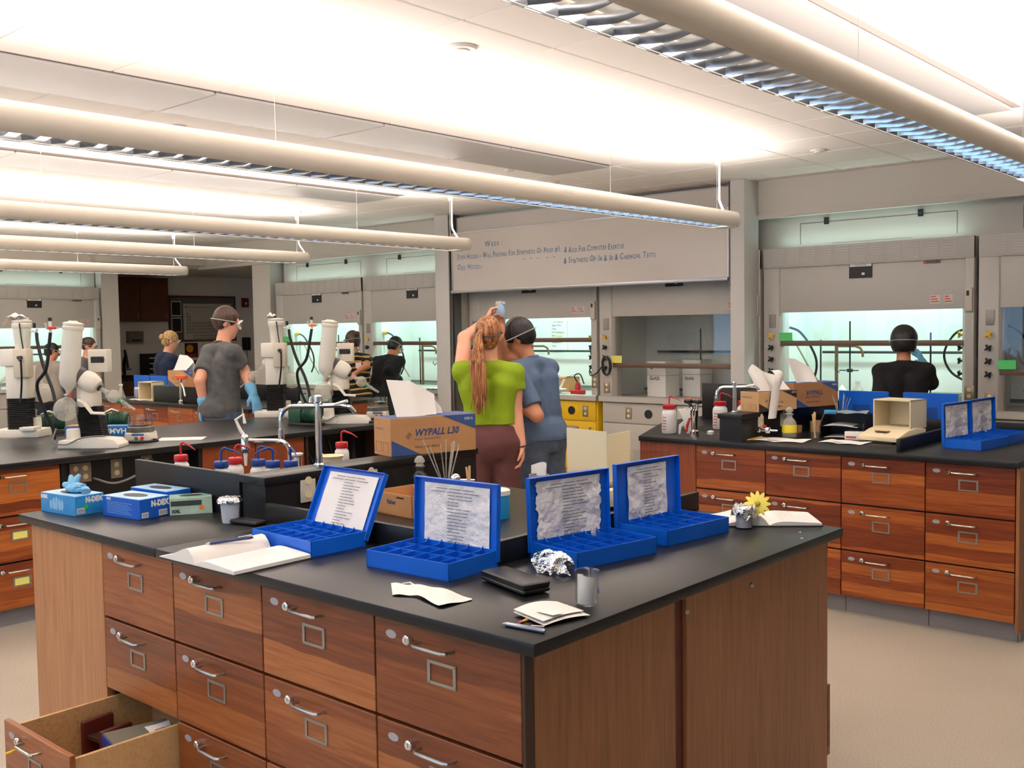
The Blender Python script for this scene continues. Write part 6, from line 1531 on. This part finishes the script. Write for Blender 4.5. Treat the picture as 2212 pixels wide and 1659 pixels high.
# ================================================================== people
def NV(*a): return np.array(a, float)
def npv(v): return np.array((v[0], v[1], v[2]), float)
class Field:
    """smooth union of tapered capsules and ellipsoids, meshed as one surface"""
    def __init__(s): s.p = []
    def cone(s, a, b, ra, rb=None, k=.02): s.p.append(('c', npv(a), npv(b), ra, ra if rb is None else rb, k)); return s
    def flat(s, a, b, ra, rb, k=.02): s.p.append(('f', npv(a), npv(b), ra, rb, k)); return s
    def ell(s, c, r, R=None, k=.02): s.p.append(('e', npv(c), npv(r), np.eye(3) if R is None else R, 0, k)); return s
    def mesh(s, res, inflate=0.0, cuts=(), carve=(), wob=0.0, seed=0):
        lo = np.full(3, 1e9); hi = -lo
        for q in s.p:
            if q[0] in 'cf':
                r = max(q[3], q[4])
                for e in (q[1], q[2]): lo = np.minimum(lo, e-r); hi = np.maximum(hi, e+r)
            else:
                r = q[2].max(); lo = np.minimum(lo, q[1]-r); hi = np.maximum(hi, q[1]+r)
        pad = inflate + wob + .03; lo -= pad; hi += pad
        n = np.ceil((hi-lo)/res).astype(int)+1
        F = np.full(n, .2, np.float32)
        ax = [lo[i]+res*np.arange(n[i]) for i in range(3)]
        def blk(l, h):
            i0 = np.maximum(((l-lo)/res).astype(int)-1, 0); i1 = np.minimum(((h-lo)/res).astype(int)+3, n)
            return i0, i1
        def dist(q, X, Y, Z):
            if q[0] in 'cf':
                a, b = q[1], q[2]; ba = b-a; L = max(ba @ ba, 1e-9)
                if q[0] == 'f':
                    t = np.clip(((X-a[0])*ba[0]+(Y-a[1])*ba[1]+(Z-a[2])*ba[2])/L, 0, 1.6); tt = ((X-a[0])*ba[0]+(Y-a[1])*ba[1]+(Z-a[2])*ba[2])/math.sqrt(L)
                    return np.maximum(np.sqrt((X-a[0]-t*ba[0])**2+(Y-a[1]-t*ba[1])**2+(Z-a[2]-t*ba[2])**2) - (q[3]+(q[4]-q[3])*t), tt-math.sqrt(L)+inflate)
                t = np.clip(((X-a[0])*ba[0]+(Y-a[1])*ba[1]+(Z-a[2])*ba[2])/L, 0, 1)
                return np.sqrt((X-a[0]-t*ba[0])**2+(Y-a[1]-t*ba[1])**2+(Z-a[2]-t*ba[2])**2) - (q[3]+(q[4]-q[3])*t)
            R, r = q[3], q[2]; dx, dy, dz = X-q[1][0], Y-q[1][1], Z-q[1][2]
            u = [R[0, i]*dx+R[1, i]*dy+R[2, i]*dz for i in range(3)]
            k0 = np.sqrt(sum((u[i]/r[i])**2 for i in range(3))); k1 = np.sqrt(sum((u[i]/r[i]**2)**2 for i in range(3)))
            return k0*(k0-1)/np.maximum(k1, 1e-6)
        for q in s.p:
            k = q[5]; m = .045+k+inflate
            if q[0] in 'cf':
                r = max(q[3], q[4]); l, h = np.minimum(q[1], q[2])-r-m, np.maximum(q[1], q[2])+r+m
            else: r = q[2].max(); l, h = q[1]-r-m, q[1]+r+m
            i0, i1 = blk(l, h); sl = tuple(slice(a, b) for a, b in zip(i0, i1))
            X, Y, Z = np.meshgrid(*[ax[i][i0[i]:i1[i]].astype(np.float32) for i in range(3)], indexing='ij', sparse=True)
            d = dist(q, X, Y, Z); A = F[sl]
            w = np.clip(.5+.5*(A-d)/k, 0, 1); F[sl] = A*(1-w)+d*w-k*w*(1-w)
        X, Y, Z = np.meshgrid(*[a.astype(np.float32) for a in ax], indexing='ij', sparse=True)
        if wob:
            F += wob*(np.sin(X*31+seed+6*np.sin(Z*9))*np.sin(Z*23+X*11)+.6*np.sin(Y*37+Z*29+seed*2))*.6
        F -= inflate
        for q in carve: F = np.maximum(F, -dist(q, X, Y, Z))
        for (pt, nn) in cuts: F = np.maximum(F, (X-pt[0])*nn[0]+(Y-pt[1])*nn[1]+(Z-pt[2])*nn[2])
        return nets(F, lo, res)
def nets(F, lo, res):
    S = F < 0; n = F.shape
    c = [(i, j, k) for i in (0, 1) for j in (0, 1) for k in (0, 1)]
    sl = lambda o: tuple(slice(o[i], n[i]-1+o[i]) for i in range(3))
    tot = sum(S[sl(o)].astype(np.int8) for o in c)
    idx = np.argwhere((tot > 0) & (tot < 8))
    vid = np.full([q-1 for q in n], -1, np.int32); vid[tuple(idx.T)] = np.arange(len(idx))
    pos = np.zeros((len(idx), 3)); cnt = np.zeros(len(idx))
    for a in c:
        for ax_ in range(3):
            if a[ax_]: continue
            b = list(a); b[ax_] = 1
            fa = F[tuple((idx+a).T)]; fb = F[tuple((idx+b).T)]; cr = (fa < 0) != (fb < 0)
            t = np.where(cr, fa/np.where(cr, fa-fb, 1), 0)
            p = idx + np.array(a); p = p.astype(float); p[:, ax_] += t
            pos[cr] += p[cr]; cnt[cr] += 1
    pos = lo + res*pos/np.maximum(cnt, 1)[:, None]
    faces = []
    for ax_ in range(3):
        o1, o2 = [(1, 2), (2, 0), (0, 1)][ax_]
        s0 = [slice(None)]*3; s1 = [slice(None)]*3; s0[ax_] = slice(0, n[ax_]-1); s1[ax_] = slice(1, n[ax_])
        e = np.argwhere(S[tuple(s0)] != S[tuple(s1)])
        e = e[(e[:, o1] > 0) & (e[:, o2] > 0) & (e[:, o1] < n[o1]-1) & (e[:, o2] < n[o2]-1)]
        ins = S[tuple(e.T)]
        q = []
        for d1, d2 in ((-1, -1), (0, -1), (0, 0), (-1, 0)):
            f = e.copy(); f[:, o1] += d1; f[:, o2] += d2; q.append(vid[tuple(f.T)])
        q = np.stack(q, 1); q[~ins] = q[~ins][:, ::-1]
        faces.append(q)
    f = np.concatenate(faces); f = f[(f >= 0).all(1)]
    return pos, f
def field_obj(name, data, m, parent, base):
    pos, f = data
    me = bpy.data.meshes.new(name); nv, nf = len(pos), len(f)
    me.vertices.add(nv); me.vertices.foreach_set('co', (pos-npv(base)).astype(np.float32).ravel())
    me.loops.add(nf*4); me.loops.foreach_set('vertex_index', f.astype(np.int32).ravel())
    me.polygons.add(nf); me.polygons.foreach_set('loop_start', np.arange(0, nf*4, 4, dtype=np.int32)); me.polygons.foreach_set('loop_total', np.full(nf, 4, np.int32))
    me.polygons.foreach_set('use_smooth', np.ones(nf, bool)); me.update(calc_edges=True); me.validate()
    me.materials.append(m)
    return put(name, me, parent)
def unit(v): v = npv(v); return v/max(np.linalg.norm(v), 1e-9)
def hand_prims(F, wr, d, nrm, s, H, curl=.4, fr=.009):
    d = unit(d); nrm = npv(nrm); nrm = unit(nrm - d*(nrm @ d)); side = np.cross(d, nrm)*s; q = H/1.75
    R = np.stack([side, d, nrm], 1)
    F.ell(wr+d*.05*q, (.040*q, .054*q, .017*q), R, k=.012)
    for i, L in enumerate((.072, .082, .077, .06)):
        b = wr + d*.09*q + side*(i-1.5)*.0195*q
        d1 = d*math.cos(curl)+nrm*math.sin(curl)+side*(i-1.5)*.06; d1 = unit(d1); d2 = unit(d*math.cos(curl*2.2)+nrm*math.sin(curl*2.2))
        m = b + d1*L*.55*q; F.cone(b, m, fr, fr*.95, .004); F.cone(m, m+d2*L*.5*q, fr*.95, fr*.8, .004)
    b = wr + d*.03*q - side*.03*q; d1 = unit(d*.7-side*.6+nrm*.35); m = b+d1*.04*q; d2 = unit(d*.9-side*.15+nrm*.4)
    F.cone(b, m, fr*1.3, fr*1.1, .008); F.cone(m, m+d2*.035*q, fr*1.1, fr*.85, .004)
HAIRM = {}
def hairmat(name, a, b):
    if name in MATS: return MATS[name]
    m, t, bs = nt(name)
    tc = t.nodes.new('ShaderNodeTexCoord'); mp = t.nodes.new('ShaderNodeMapping'); mp.inputs['Scale'].default_value = (60, 60, 4); link(t, tc.outputs['Object'], mp.inputs[0])
    n = t.nodes.new('ShaderNodeTexNoise'); n.inputs['Scale'].default_value = 1.5; n.inputs['Detail'].default_value = 3; n.inputs['Distortion'].default_value = .4; link(t, mp.outputs[0], n.inputs['Vector'])
    cr = t.nodes.new('ShaderNodeValToRGB'); e = cr.color_ramp.elements; e[0].position = .35; e[0].color = (*lin(a), 1); e[1].position = .68; e[1].color = (*lin(b), 1)
    link(t, n.outputs[0], cr.inputs[0]); link(t, cr.outputs[0], bs.inputs['Base Color']); bs.inputs['Roughness'].default_value = .45
    bp = t.nodes.new('ShaderNodeBump'); bp.inputs['Strength'].default_value = .5; bp.inputs['Distance'].default_value = .01; link(t, n.outputs[0], bp.inputs['Height']); link(t, bp.outputs[0], bs.inputs['Normal'])
    return m
def person(label, px, d, H, heading, lean=0.0, side=0.0, head=(0, 0, 0), arms={}, top=None, sleeve='short', hem=.585, bottom=None, hair=None, style='short', extra=(), goggles=None, gloves=(), skin=None, female=False, res=.010, hands={}, belt=None, loose=.014, thick=.006, shoulder=None):
    skin = skin or SKIN
    b0 = atd(px, 900, d); base = Vector((b0.x, b0.y, 0)); q = H/1.75
    f = NV(math.cos(heading), math.sin(heading), 0); r = NV(math.sin(heading), -math.cos(heading), 0); up = NV(0, 0, 1)
    U = unit(up*math.cos(lean)*math.cos(side)+f*math.sin(lean)+r*math.sin(side))
    B = npv(base); P = B + up*.53*H
    neck = P + U*.295*H
    hy, hp, ht = head; hh = heading+hy
    ff = NV(math.cos(hh), math.sin(hh), 0); rr_ = NV(math.sin(hh), -math.cos(hh), 0)
    hu = unit(up*math.cos(hp)+ff*math.sin(hp)+rr_*math.sin(ht)+(U-up)*.4); hf = unit(ff - hu*(ff @ hu)); hr = np.cross(hf, hu)
    hc = neck + U*.035*H + hu*.068*H + hf*.012*H
    sw = shoulder or (.092 if female else .102)
    sh = {s: neck - U*.035*H + r*s*sw*H for s in (-1, 1)}
    el, wr = {}, {}
    for s in (-1, 1):
        a = arms.get(s)
        if a: el[s], wr[s] = npv(a[0]), npv(a[1])
        else:
            el[s] = sh[s] + NV(0, 0, -.17*H) + r*s*.03*H - f*.01*H; wr[s] = el[s] + NV(0, 0, -.14*H) + f*.03*H + r*s*.005*H
    hip = {s: P + r*s*.052*H - up*.01*H for s in (-1, 1)}
    kn = {s: B + r*s*.058*H + up*.285*H + f*.012*H for s in (-1, 1)}; an = {s: B + r*s*.06*H + up*.045*H - f*.01*H for s in (-1, 1)}
    wq = .044 if female else .050
    def torso(F):
        for s in (-1, 1):
            F.cone(neck-U*.085*H+r*s*.052*H, P+U*.11*H+r*s*.040*H, .056*H, wq*H, .03)
            F.cone(P+U*.11*H+r*s*.040*H, P+r*s*.046*H, wq*H, .058*H, .03)
            F.cone(neck-U*.018*H, sh[s], .031*H, .031*H, .03)
            if female: F.ell(neck-U*.12*H+f*.055*H+r*s*.045*H, (.04*H, .035*H, .04*H), None, .03)
        F.ell(P-f*.015*H, (.10*H, .072*H, .07*H), np.stack([r, f, up], 1), .03)
    body = Field(); torso(body)
    body.cone(neck-U*.03*H, hc-hu*.03*H, .034*H, .031*H, .02)
    R = np.stack([hr, hf, hu], 1); hs = q
    body.ell(hc+hu*.022*hs-hf*.012*hs, (.073*hs, .092*hs, .093*hs), R, .02)
    body.ell(hc+hf*.028*hs-hu*.035*hs, (.058*hs, .064*hs, .085*hs), R, .02)
    body.cone(hc+hf*.062*hs-hu*.095*hs, hc+hf*.05*hs-hu*.09*hs, .022*hs, .03*hs, .02)
    body.cone(hc+hf*.088*hs+hu*.012*hs, hc+hf*.106*hs-hu*.025*hs, .008*hs, .013*hs, .01)
    body.cone(hc+hf*.083*hs-hu*.055*hs-hr*.015*hs, hc+hf*.083*hs-hu*.055*hs+hr*.015*hs, .009*hs, .009*hs, .008)
    body.cone(hc+hf*.082*hs+hu*.028*hs-hr*.03*hs, hc+hf*.082*hs+hu*.028*hs+hr*.03*hs, .010*hs, .010*hs, .012)
    for s in (-1, 1): body.ell(hc+hr*s*.076*hs-hf*.012*hs-hu*.01*hs, (.010*hs, .02*hs, .031*hs), R, .006)
    for s in (-1, 1):
        body.cone(sh[s], el[s], .032*H, .025*H, .02); body.cone(el[s], wr[s], .025*H, .0165*H, .012)
        hd, hn, cu = hands.get(s, (wr[s]-el[s], -r*s*1.0, .35))
        hand_prims(body, wr[s], hd, hn, s, H, cu, max(.009, res*.95))
        body.cone(hip[s], kn[s], .054*H, .034*H, .025); body.cone(kn[s], an[s], .033*H, .022*H, .02); body.cone(an[s]-up*.02*H, an[s]+f*.085*H-up*.03*H, .024*H, .017*H, .015)
    t = thing('person', label, 'person', base)
    field_obj('body', body.mesh(res), skin, t, base)
    for s in (-1, 1): MB().ball((0, 0, 0), .0105*hs, 12, 8).build('eye', mat('eye_white', (225, 222, 215), .2), t, Vector(hc+hf*.078*hs+hr*s*.031*hs+hu*.006*hs)-base)
    # top
    F = Field(); torso(F); cuts = []
    for s in (-1, 1):
        if sleeve == 'long':
            F.cone(sh[s], el[s], .031*H, .028*H, .02); F.cone(el[s], wr[s]-unit(wr[s]-el[s])*.01, .029*H, .021*H, .015)
        else:
            k = .62 if not isinstance(sleeve, float) else sleeve
            F.flat(sh[s], sh[s]+(el[s]-sh[s])*k, .030*H, .033*H, .02)
    collar = (neck+U*.012*H, unit(U*.9+f*.35))
    hz = (NV(B[0], B[1], hem*H), NV(0, 0, -1))
    field_obj('shirt', F.mesh(res, loose, [collar, hz], (), .005, px % 7), top, t, base)
    # trousers
    F = Field()
    F.ell(P-f*.015*H, (.099*H, .071*H, .068*H), np.stack([r, f, up], 1), .03)
    for s in (-1, 1):
        F.cone(P+U*.05*H+r*s*.04*H, P+r*s*.046*H, .05*H, .058*H, .03)
        F.cone(hip[s], kn[s], .058*H, .044*H, .025); F.cone(kn[s], an[s]+up*.01, .043*H, .040*H, .02)
    field_obj('trousers', F.mesh(res*1.15, .006, [(P+up*.075*H, up), (NV(0, 0, .025), NV(0, 0, -1))], (), .004, 3), bottom, t, base)
    for s in (-1, 1):
        F = Field(); F.cone(an[s]-up*.03*H-f*.03*H, an[s]+f*.10*H-up*.032*H, .026*H, .022*H, .02); F.cone(an[s], an[s]-up*.02*H, .027*H, .028*H, .02)
        field_obj('shoe', F.mesh(.011, .004, [(NV(0, 0, .004), NV(0, 0, -1))]), RUBBER, t, base)
    # hair
    F = Field(); F.ell(hc+hu*.026*hs-hf*.018*hs, (.079*hs, .093*hs, .096*hs), R, .02)
    F.ell(hc-hf*.04*hs-hu*.02*hs, (.068*hs, .062*hs, .075*hs), R, .02) if style == 'long' else F.ell(hc-hf*.04*hs, (.066*hs, .058*hs, .058*hs), R, .02)
    carve = [('e', hc+hf*.115*hs-hu*.035*hs, NV(.082, .085, .112)*hs, R, 0, .01)]
    for s in (-1, 1): carve.append(('e', hc+hr*s*.085*hs-hu*.045*hs+hf*.01*hs, NV(.03, .042, .058)*hs, R, 0, .01))
    field_obj('hair', F.mesh(min(res, .009), thick, [(hc-hu*.085*hs, -hu)] if style == 'long' else [(hc-hu*.038*hs, unit(-hu+hf*.6))], carve, .004, 2), hair, t, base)
    for (nm, pts, rad, mm) in extra:
        MB().tube([Vector(npv(p))-base for p in pts], list(rad), 14).build(nm, mm, t, ang=80)
    if goggles:
        gm, lm = goggles
        ring = [Vector(hc+hu*(.012+.006*math.cos(a))*hs+hr*math.sin(a)*(.083+thick)*hs+hf*(math.cos(a)*(.101+thick)-.014)*hs)-base for a in np.linspace(.9, 2*math.pi-.9, 26)]
        MB().tube(ring, .008*hs, 6, flat=.5).build('goggle_strap', gm, t)
        fr = []
        for i in range(21):
            a = 2*math.pi*i/20; x = math.cos(a)*.062; z = math.sin(a)*.034
            fr.append(Vector(hc+hu*(.004+z)*hs+hr*x*hs+hf*(.108-.6*x*x/.1)*hs)-base)
        MB().tube(fr, .009*hs, 8).build('goggle_frame', lm, t)
        ce_ = sum(fr[:20], Vector())/20 + Vector(hf*.012*hs); m = MB(); m.add([ce_]+fr[:20], [(0, 1+i, 1+(i+1) % 20) for i in range(20)]); m.build('goggle_lens', GLASS, t)
    for s in gloves:
        F = Field(); hd, hn, cu = hands.get(s, (wr[s]-el[s], -r*s*1.0, .35)); F.cone(wr[s]-unit(wr[s]-el[s])*.06, wr[s], .024*H, .019*H, .01)
        hand_prims(F, wr[s], hd, hn, s, H, cu, max(.009, res*.95)); field_obj('glove', F.mesh(res, .004), GLOVE, t, base)
    return t, dict(hc=hc, hu=hu, hf=hf, hr=hr, neck=neck, sh=sh, el=el, wr=wr, P=P, U=U)
A_AWAY = math.atan2(CFW.y, CFW.x); A_RIGHT = math.atan2(CRT.y, CRT.x)
LENSG = mat('goggle_grey', (170, 176, 178), .3)
def at(u, v, d): return npv(atd(u, v, d))
def cloth(name, rgb, bump=.35): return mat(name, rgb, .88, var=.10, vscale=9, bump=bump, bscale=22)
# --- young woman in green, back to the camera
auburn = hairmat('auburn_hair', (96, 48, 26), (206, 140, 82))
D = 6.5
girl, J = person('person in a lime green tee and maroon trousers with a long auburn ponytail', 1060, D, 1.735, A_AWAY+.05, .02, -.02, (-.25, -.12, .05),
    {1: (at(1113, 880, D+.02), at(1127, 962, D-.02)), -1: (at(1003, 730, D+.20), at(1050, 694, D+.28))}, cloth('green_tee', (138, 164, 18)), .46, .60, cloth('maroon_cloth', (98, 58, 58)), auburn, 'long',
    goggles=(BLACK, mat('goggle_orange', (232, 120, 40), .4)), female=True, res=.0078, loose=.009, hands={1: (NV(.03, .02, -1), npv(-CRT), .5), -1: (npv(CRT*.45)+NV(0, 0, .9), npv(CRT)*.9+NV(0, 0, .2), .75)}, shoulder=.097)
tl = [at(1040, 712, D-.10), at(1034, 728, D-.13), at(1030, 770, D-.15), at(1036, 820, D-.15), at(1040, 860, D-.14), at(1033, 895, D-.13)]
b_ = girl.location
MB().tube([Vector(p)-b_ for p in tl], [.022, .026, .040, .046, .034, .006], 18, flat=.75).build('ponytail', auburn, girl, ang=80)
for k in range(7):
    o_ = (k-3)*5; MB().tube([Vector(p)-b_ for p in (at(1036+o_*.3, 730, D-.15), at(1032+o_, 790, D-.19), at(1036+o_*.9, 850, D-.18), at(1034+o_*1.1, 884+6*(k % 3), D-.16))], [.004, .010, .008, .002], 8).build('hair_lock', auburn, girl, ang=80)
MB().tube([Vector(at(1039, 717, D-.10)-npv(b_)) + Vector((.026*math.cos(a)*CRT.x, .026*math.cos(a)*CRT.y, .022*math.sin(a))) for a in np.linspace(0, 6.28, 15)], .006, 8).build('hair_tie', BLACK, girl)
MB().tube([Vector(J['wr'][1])-b_ + Vector((.034*math.cos(a), .034*math.sin(a), .006*math.sin(a))) for a in np.linspace(0, 6.28, 17)], .0035, 6).build('wrist_band', RUBBER, girl)
# --- the flask she holds up
fp = atd(1081, 678, D+.27)
t = thing('held_flask', 'flask wrapped in a blue glove, held up to the light by the person in green', 'flask', fp)
m = MB(); m.lathe([(.012, -.085), (.03, -.07), (.036, -.03), (.036, .02), (.030, .045), (.022, .06), (.012, .066)], 18); m.build('blue_wrap', mat('wrap_blue', (128, 156, 182), .5, bump=.5, bscale=40), t)
MB().lathe([(.016, .05), (.026, .064), (.022, .082), (.008, .086)], 14, c=(-.012, 0, 0)).build('glass_neck', FROST2, t); MB().ball((.018, .012, .064), (.016, .014, .018), 12, 8).build('glove_finger', MATS['wrap_blue'], t)
# --- man in blue-grey polo
dark = hairmat('black_hair', (12, 10, 10), (34, 28, 26))
D = 6.85
man, J2 = person('person in a blue-grey polo shirt with black hair, standing beside the green tee', 1172, D, 1.74, A_AWAY+.85, .14, -.06, (.45, .40, -.1),
    {-1: (at(1160, 898, D-.28), at(1112, 872, D-.22)), 1: (at(1088, 770, D+.0), at(1080, 728, D-.12))}, cloth('blue_polo', (84, 104, 132)), .82, .52, mat('denim', (84, 98, 118), .9, var=.25, vscale=12, bump=.3, bscale=30), dark, 'short', goggles=(LENSG, LENSG), skin=SKIN2, res=.008, thick=.020,
    hands={1: (NV(-.1, 0, 1), npv(-CFW), .5)})
F = Field(); F.cone(J2['neck']-J2['U']*.01, J2['neck']+J2['U']*.03, .062, .056, .02)
field_obj('collar', F.mesh(.008, .004, [(J2['neck']+J2['U']*.035, J2['U']), (J2['neck']-J2['U']*.02, -J2['U'])]), MATS['blue_polo'], man, man.location)
# --- man in charcoal shirt with goggles
brown = hairmat('brown_hair', (38, 22, 14), (86, 54, 34))
D = 8.65
gman, J3 = person('tall person in a charcoal shirt wearing clear goggles and blue gloves', 478, D, 1.88, A_AWAY-.75, .04, .0, (-.55, .22, 0),
    {-1: (at(432, 822, D-.08), at(441, 880, D-.05)), 1: (at(527, 800, D-.05), at(546, 850, D-.12))}, mat('charcoal_shirt', (84, 84, 84), .9, var=.2, vscale=16, bump=.3, bscale=22), .72, .50, MATS['denim'], brown, 'short', thick=.012, goggles=(LENSG, mat('goggle_clear', (206, 210, 212), .25)), gloves=(-1, 1), res=.010)
F = Field(); F.cone(J3['neck']-J3['U']*.01, J3['neck']+J3['U']*.035, .066, .058, .02)
field_obj('collar', F.mesh(.009, .004, [(J3['neck']+J3['U']*.035, J3['U']), (J3['neck']-J3['U']*.02, -J3['U'])]), BLACK, gman, gman.location)
# --- blonde woman in navy
blond = hairmat('blond_hair', (140, 96, 48), (222, 184, 120))
D = 12.4
bw, J4 = person('person in a navy tee with blond hair tied in a bun, before the bulletin board', 357, D, 1.70, A_AWAY-.8, .08, 0, (-.3, .3, 0), {1: (at(372, 800, D-.1), at(392, 815, D-.2))}, cloth('navy_tee', (24, 36, 62)), .6, .55, MATS['denim'], blond, 'long', goggles=(LENSG, LENSG), female=True, res=.012)
MB().ball(Vector(J4['hc']-J4['hf']*.115+J4['hu']*.01)-bw.location, (.035, .035, .04), 12, 8).build('hair_bun', blond, bw)
# --- striped shirt and black jacket at the hood
yw = stripes('bee_stripes', (20, 19, 20), (196, 160, 88), .062, .30)
D = 11.9
sw_, J5 = person('person in a black shirt with yellow stripes at the lit hood', 772, D, 1.66, A_AWAY+.6, .05, .0, (.3, .2, 0), {1: (at(792, 790, D-.25), at(770, 805, D-.2))}, yw, .7, .50, MATS['denim'], brown, 'long', goggles=(LENSG, LENSG), female=True, skin=SKIN2, res=.012)
MB().ball(Vector(J5['hc']-J5['hf']*.10+J5['hu']*.06)-sw_.location, (.035, .035, .035), 12, 8).build('hair_bun', brown, sw_)
MB().sheet(lambda u, v: tuple(Vector(J5['neck']-J5['U']*.16)-sw_.location+Vector(CRT)*(.02+.10*u)-Vector(CFW)*(.135)+Vector((0, 0, .07*v))), 3, 3).build('name_patch', mat('patch_pink', (232, 206, 206), .8), sw_, solid=.004)
D = 12.1
bj, J6 = person('person in a black jacket leaning into the lit hood with blue gloves', 822, D, 1.66, A_AWAY-.55, .42, 0, (-.1, .5, 0), {1: (at(842, 800, D-.05), at(862, 820, D+.15)), -1: (at(815, 815, D+.2), at(835, 826, D+.3))}, cloth('black_jacket', (22, 22, 26)), 'long', .50, mat('dark_jeans', (40, 42, 50), .9), dark, 'long', goggles=(LENSG, LENSG), gloves=(-1, 1), skin=SKIN2, res=.012)
# --- student in black at the right hood
D = 7.85
bs, J7 = person('person in a black sweater with black hair working at the lit hood', 1952, D, 1.615, A_AWAY-.30, .06, 0, (-.05, .12, 0), {1: (at(2010, 826, D+.02), at(1992, 782, D+.2)), -1: (at(1901, 850, D-.02), at(1922, 856, D+.22))}, cloth('black_sweater', (14, 14, 15)), 'long', .50, mat('dark_jeans2', (26, 26, 30), .9), dark, 'long', goggles=(LENSG, LENSG), gloves=(1, -1), res=.010, loose=.012, skin=SKIN2, thick=.028)
# --- two students at the side wall
D = 13.2
person('person in a pale grey top with black hair bending at the side-wall hood', 108, D, 1.60, A_AWAY+.35, .35, 0, (-1.2, .25, 0), {}, cloth('pale_top', (150, 140, 132)), 'long', .50, MATS['dark_jeans'], dark, 'long', goggles=(LENSG, LENSG), skin=SKIN2, female=True, res=.013)
person('person with dark hair and goggles facing out from the side-wall hood', 186, 13.3, 1.63, A_AWAY-1.5, .05, 0, (0, .2, 0), {}, cloth('grey_hoodie', (96, 92, 96)), 'long', .50, MATS['dark_jeans'], brown, 'short', goggles=(LENSG, LENSG), res=.013)
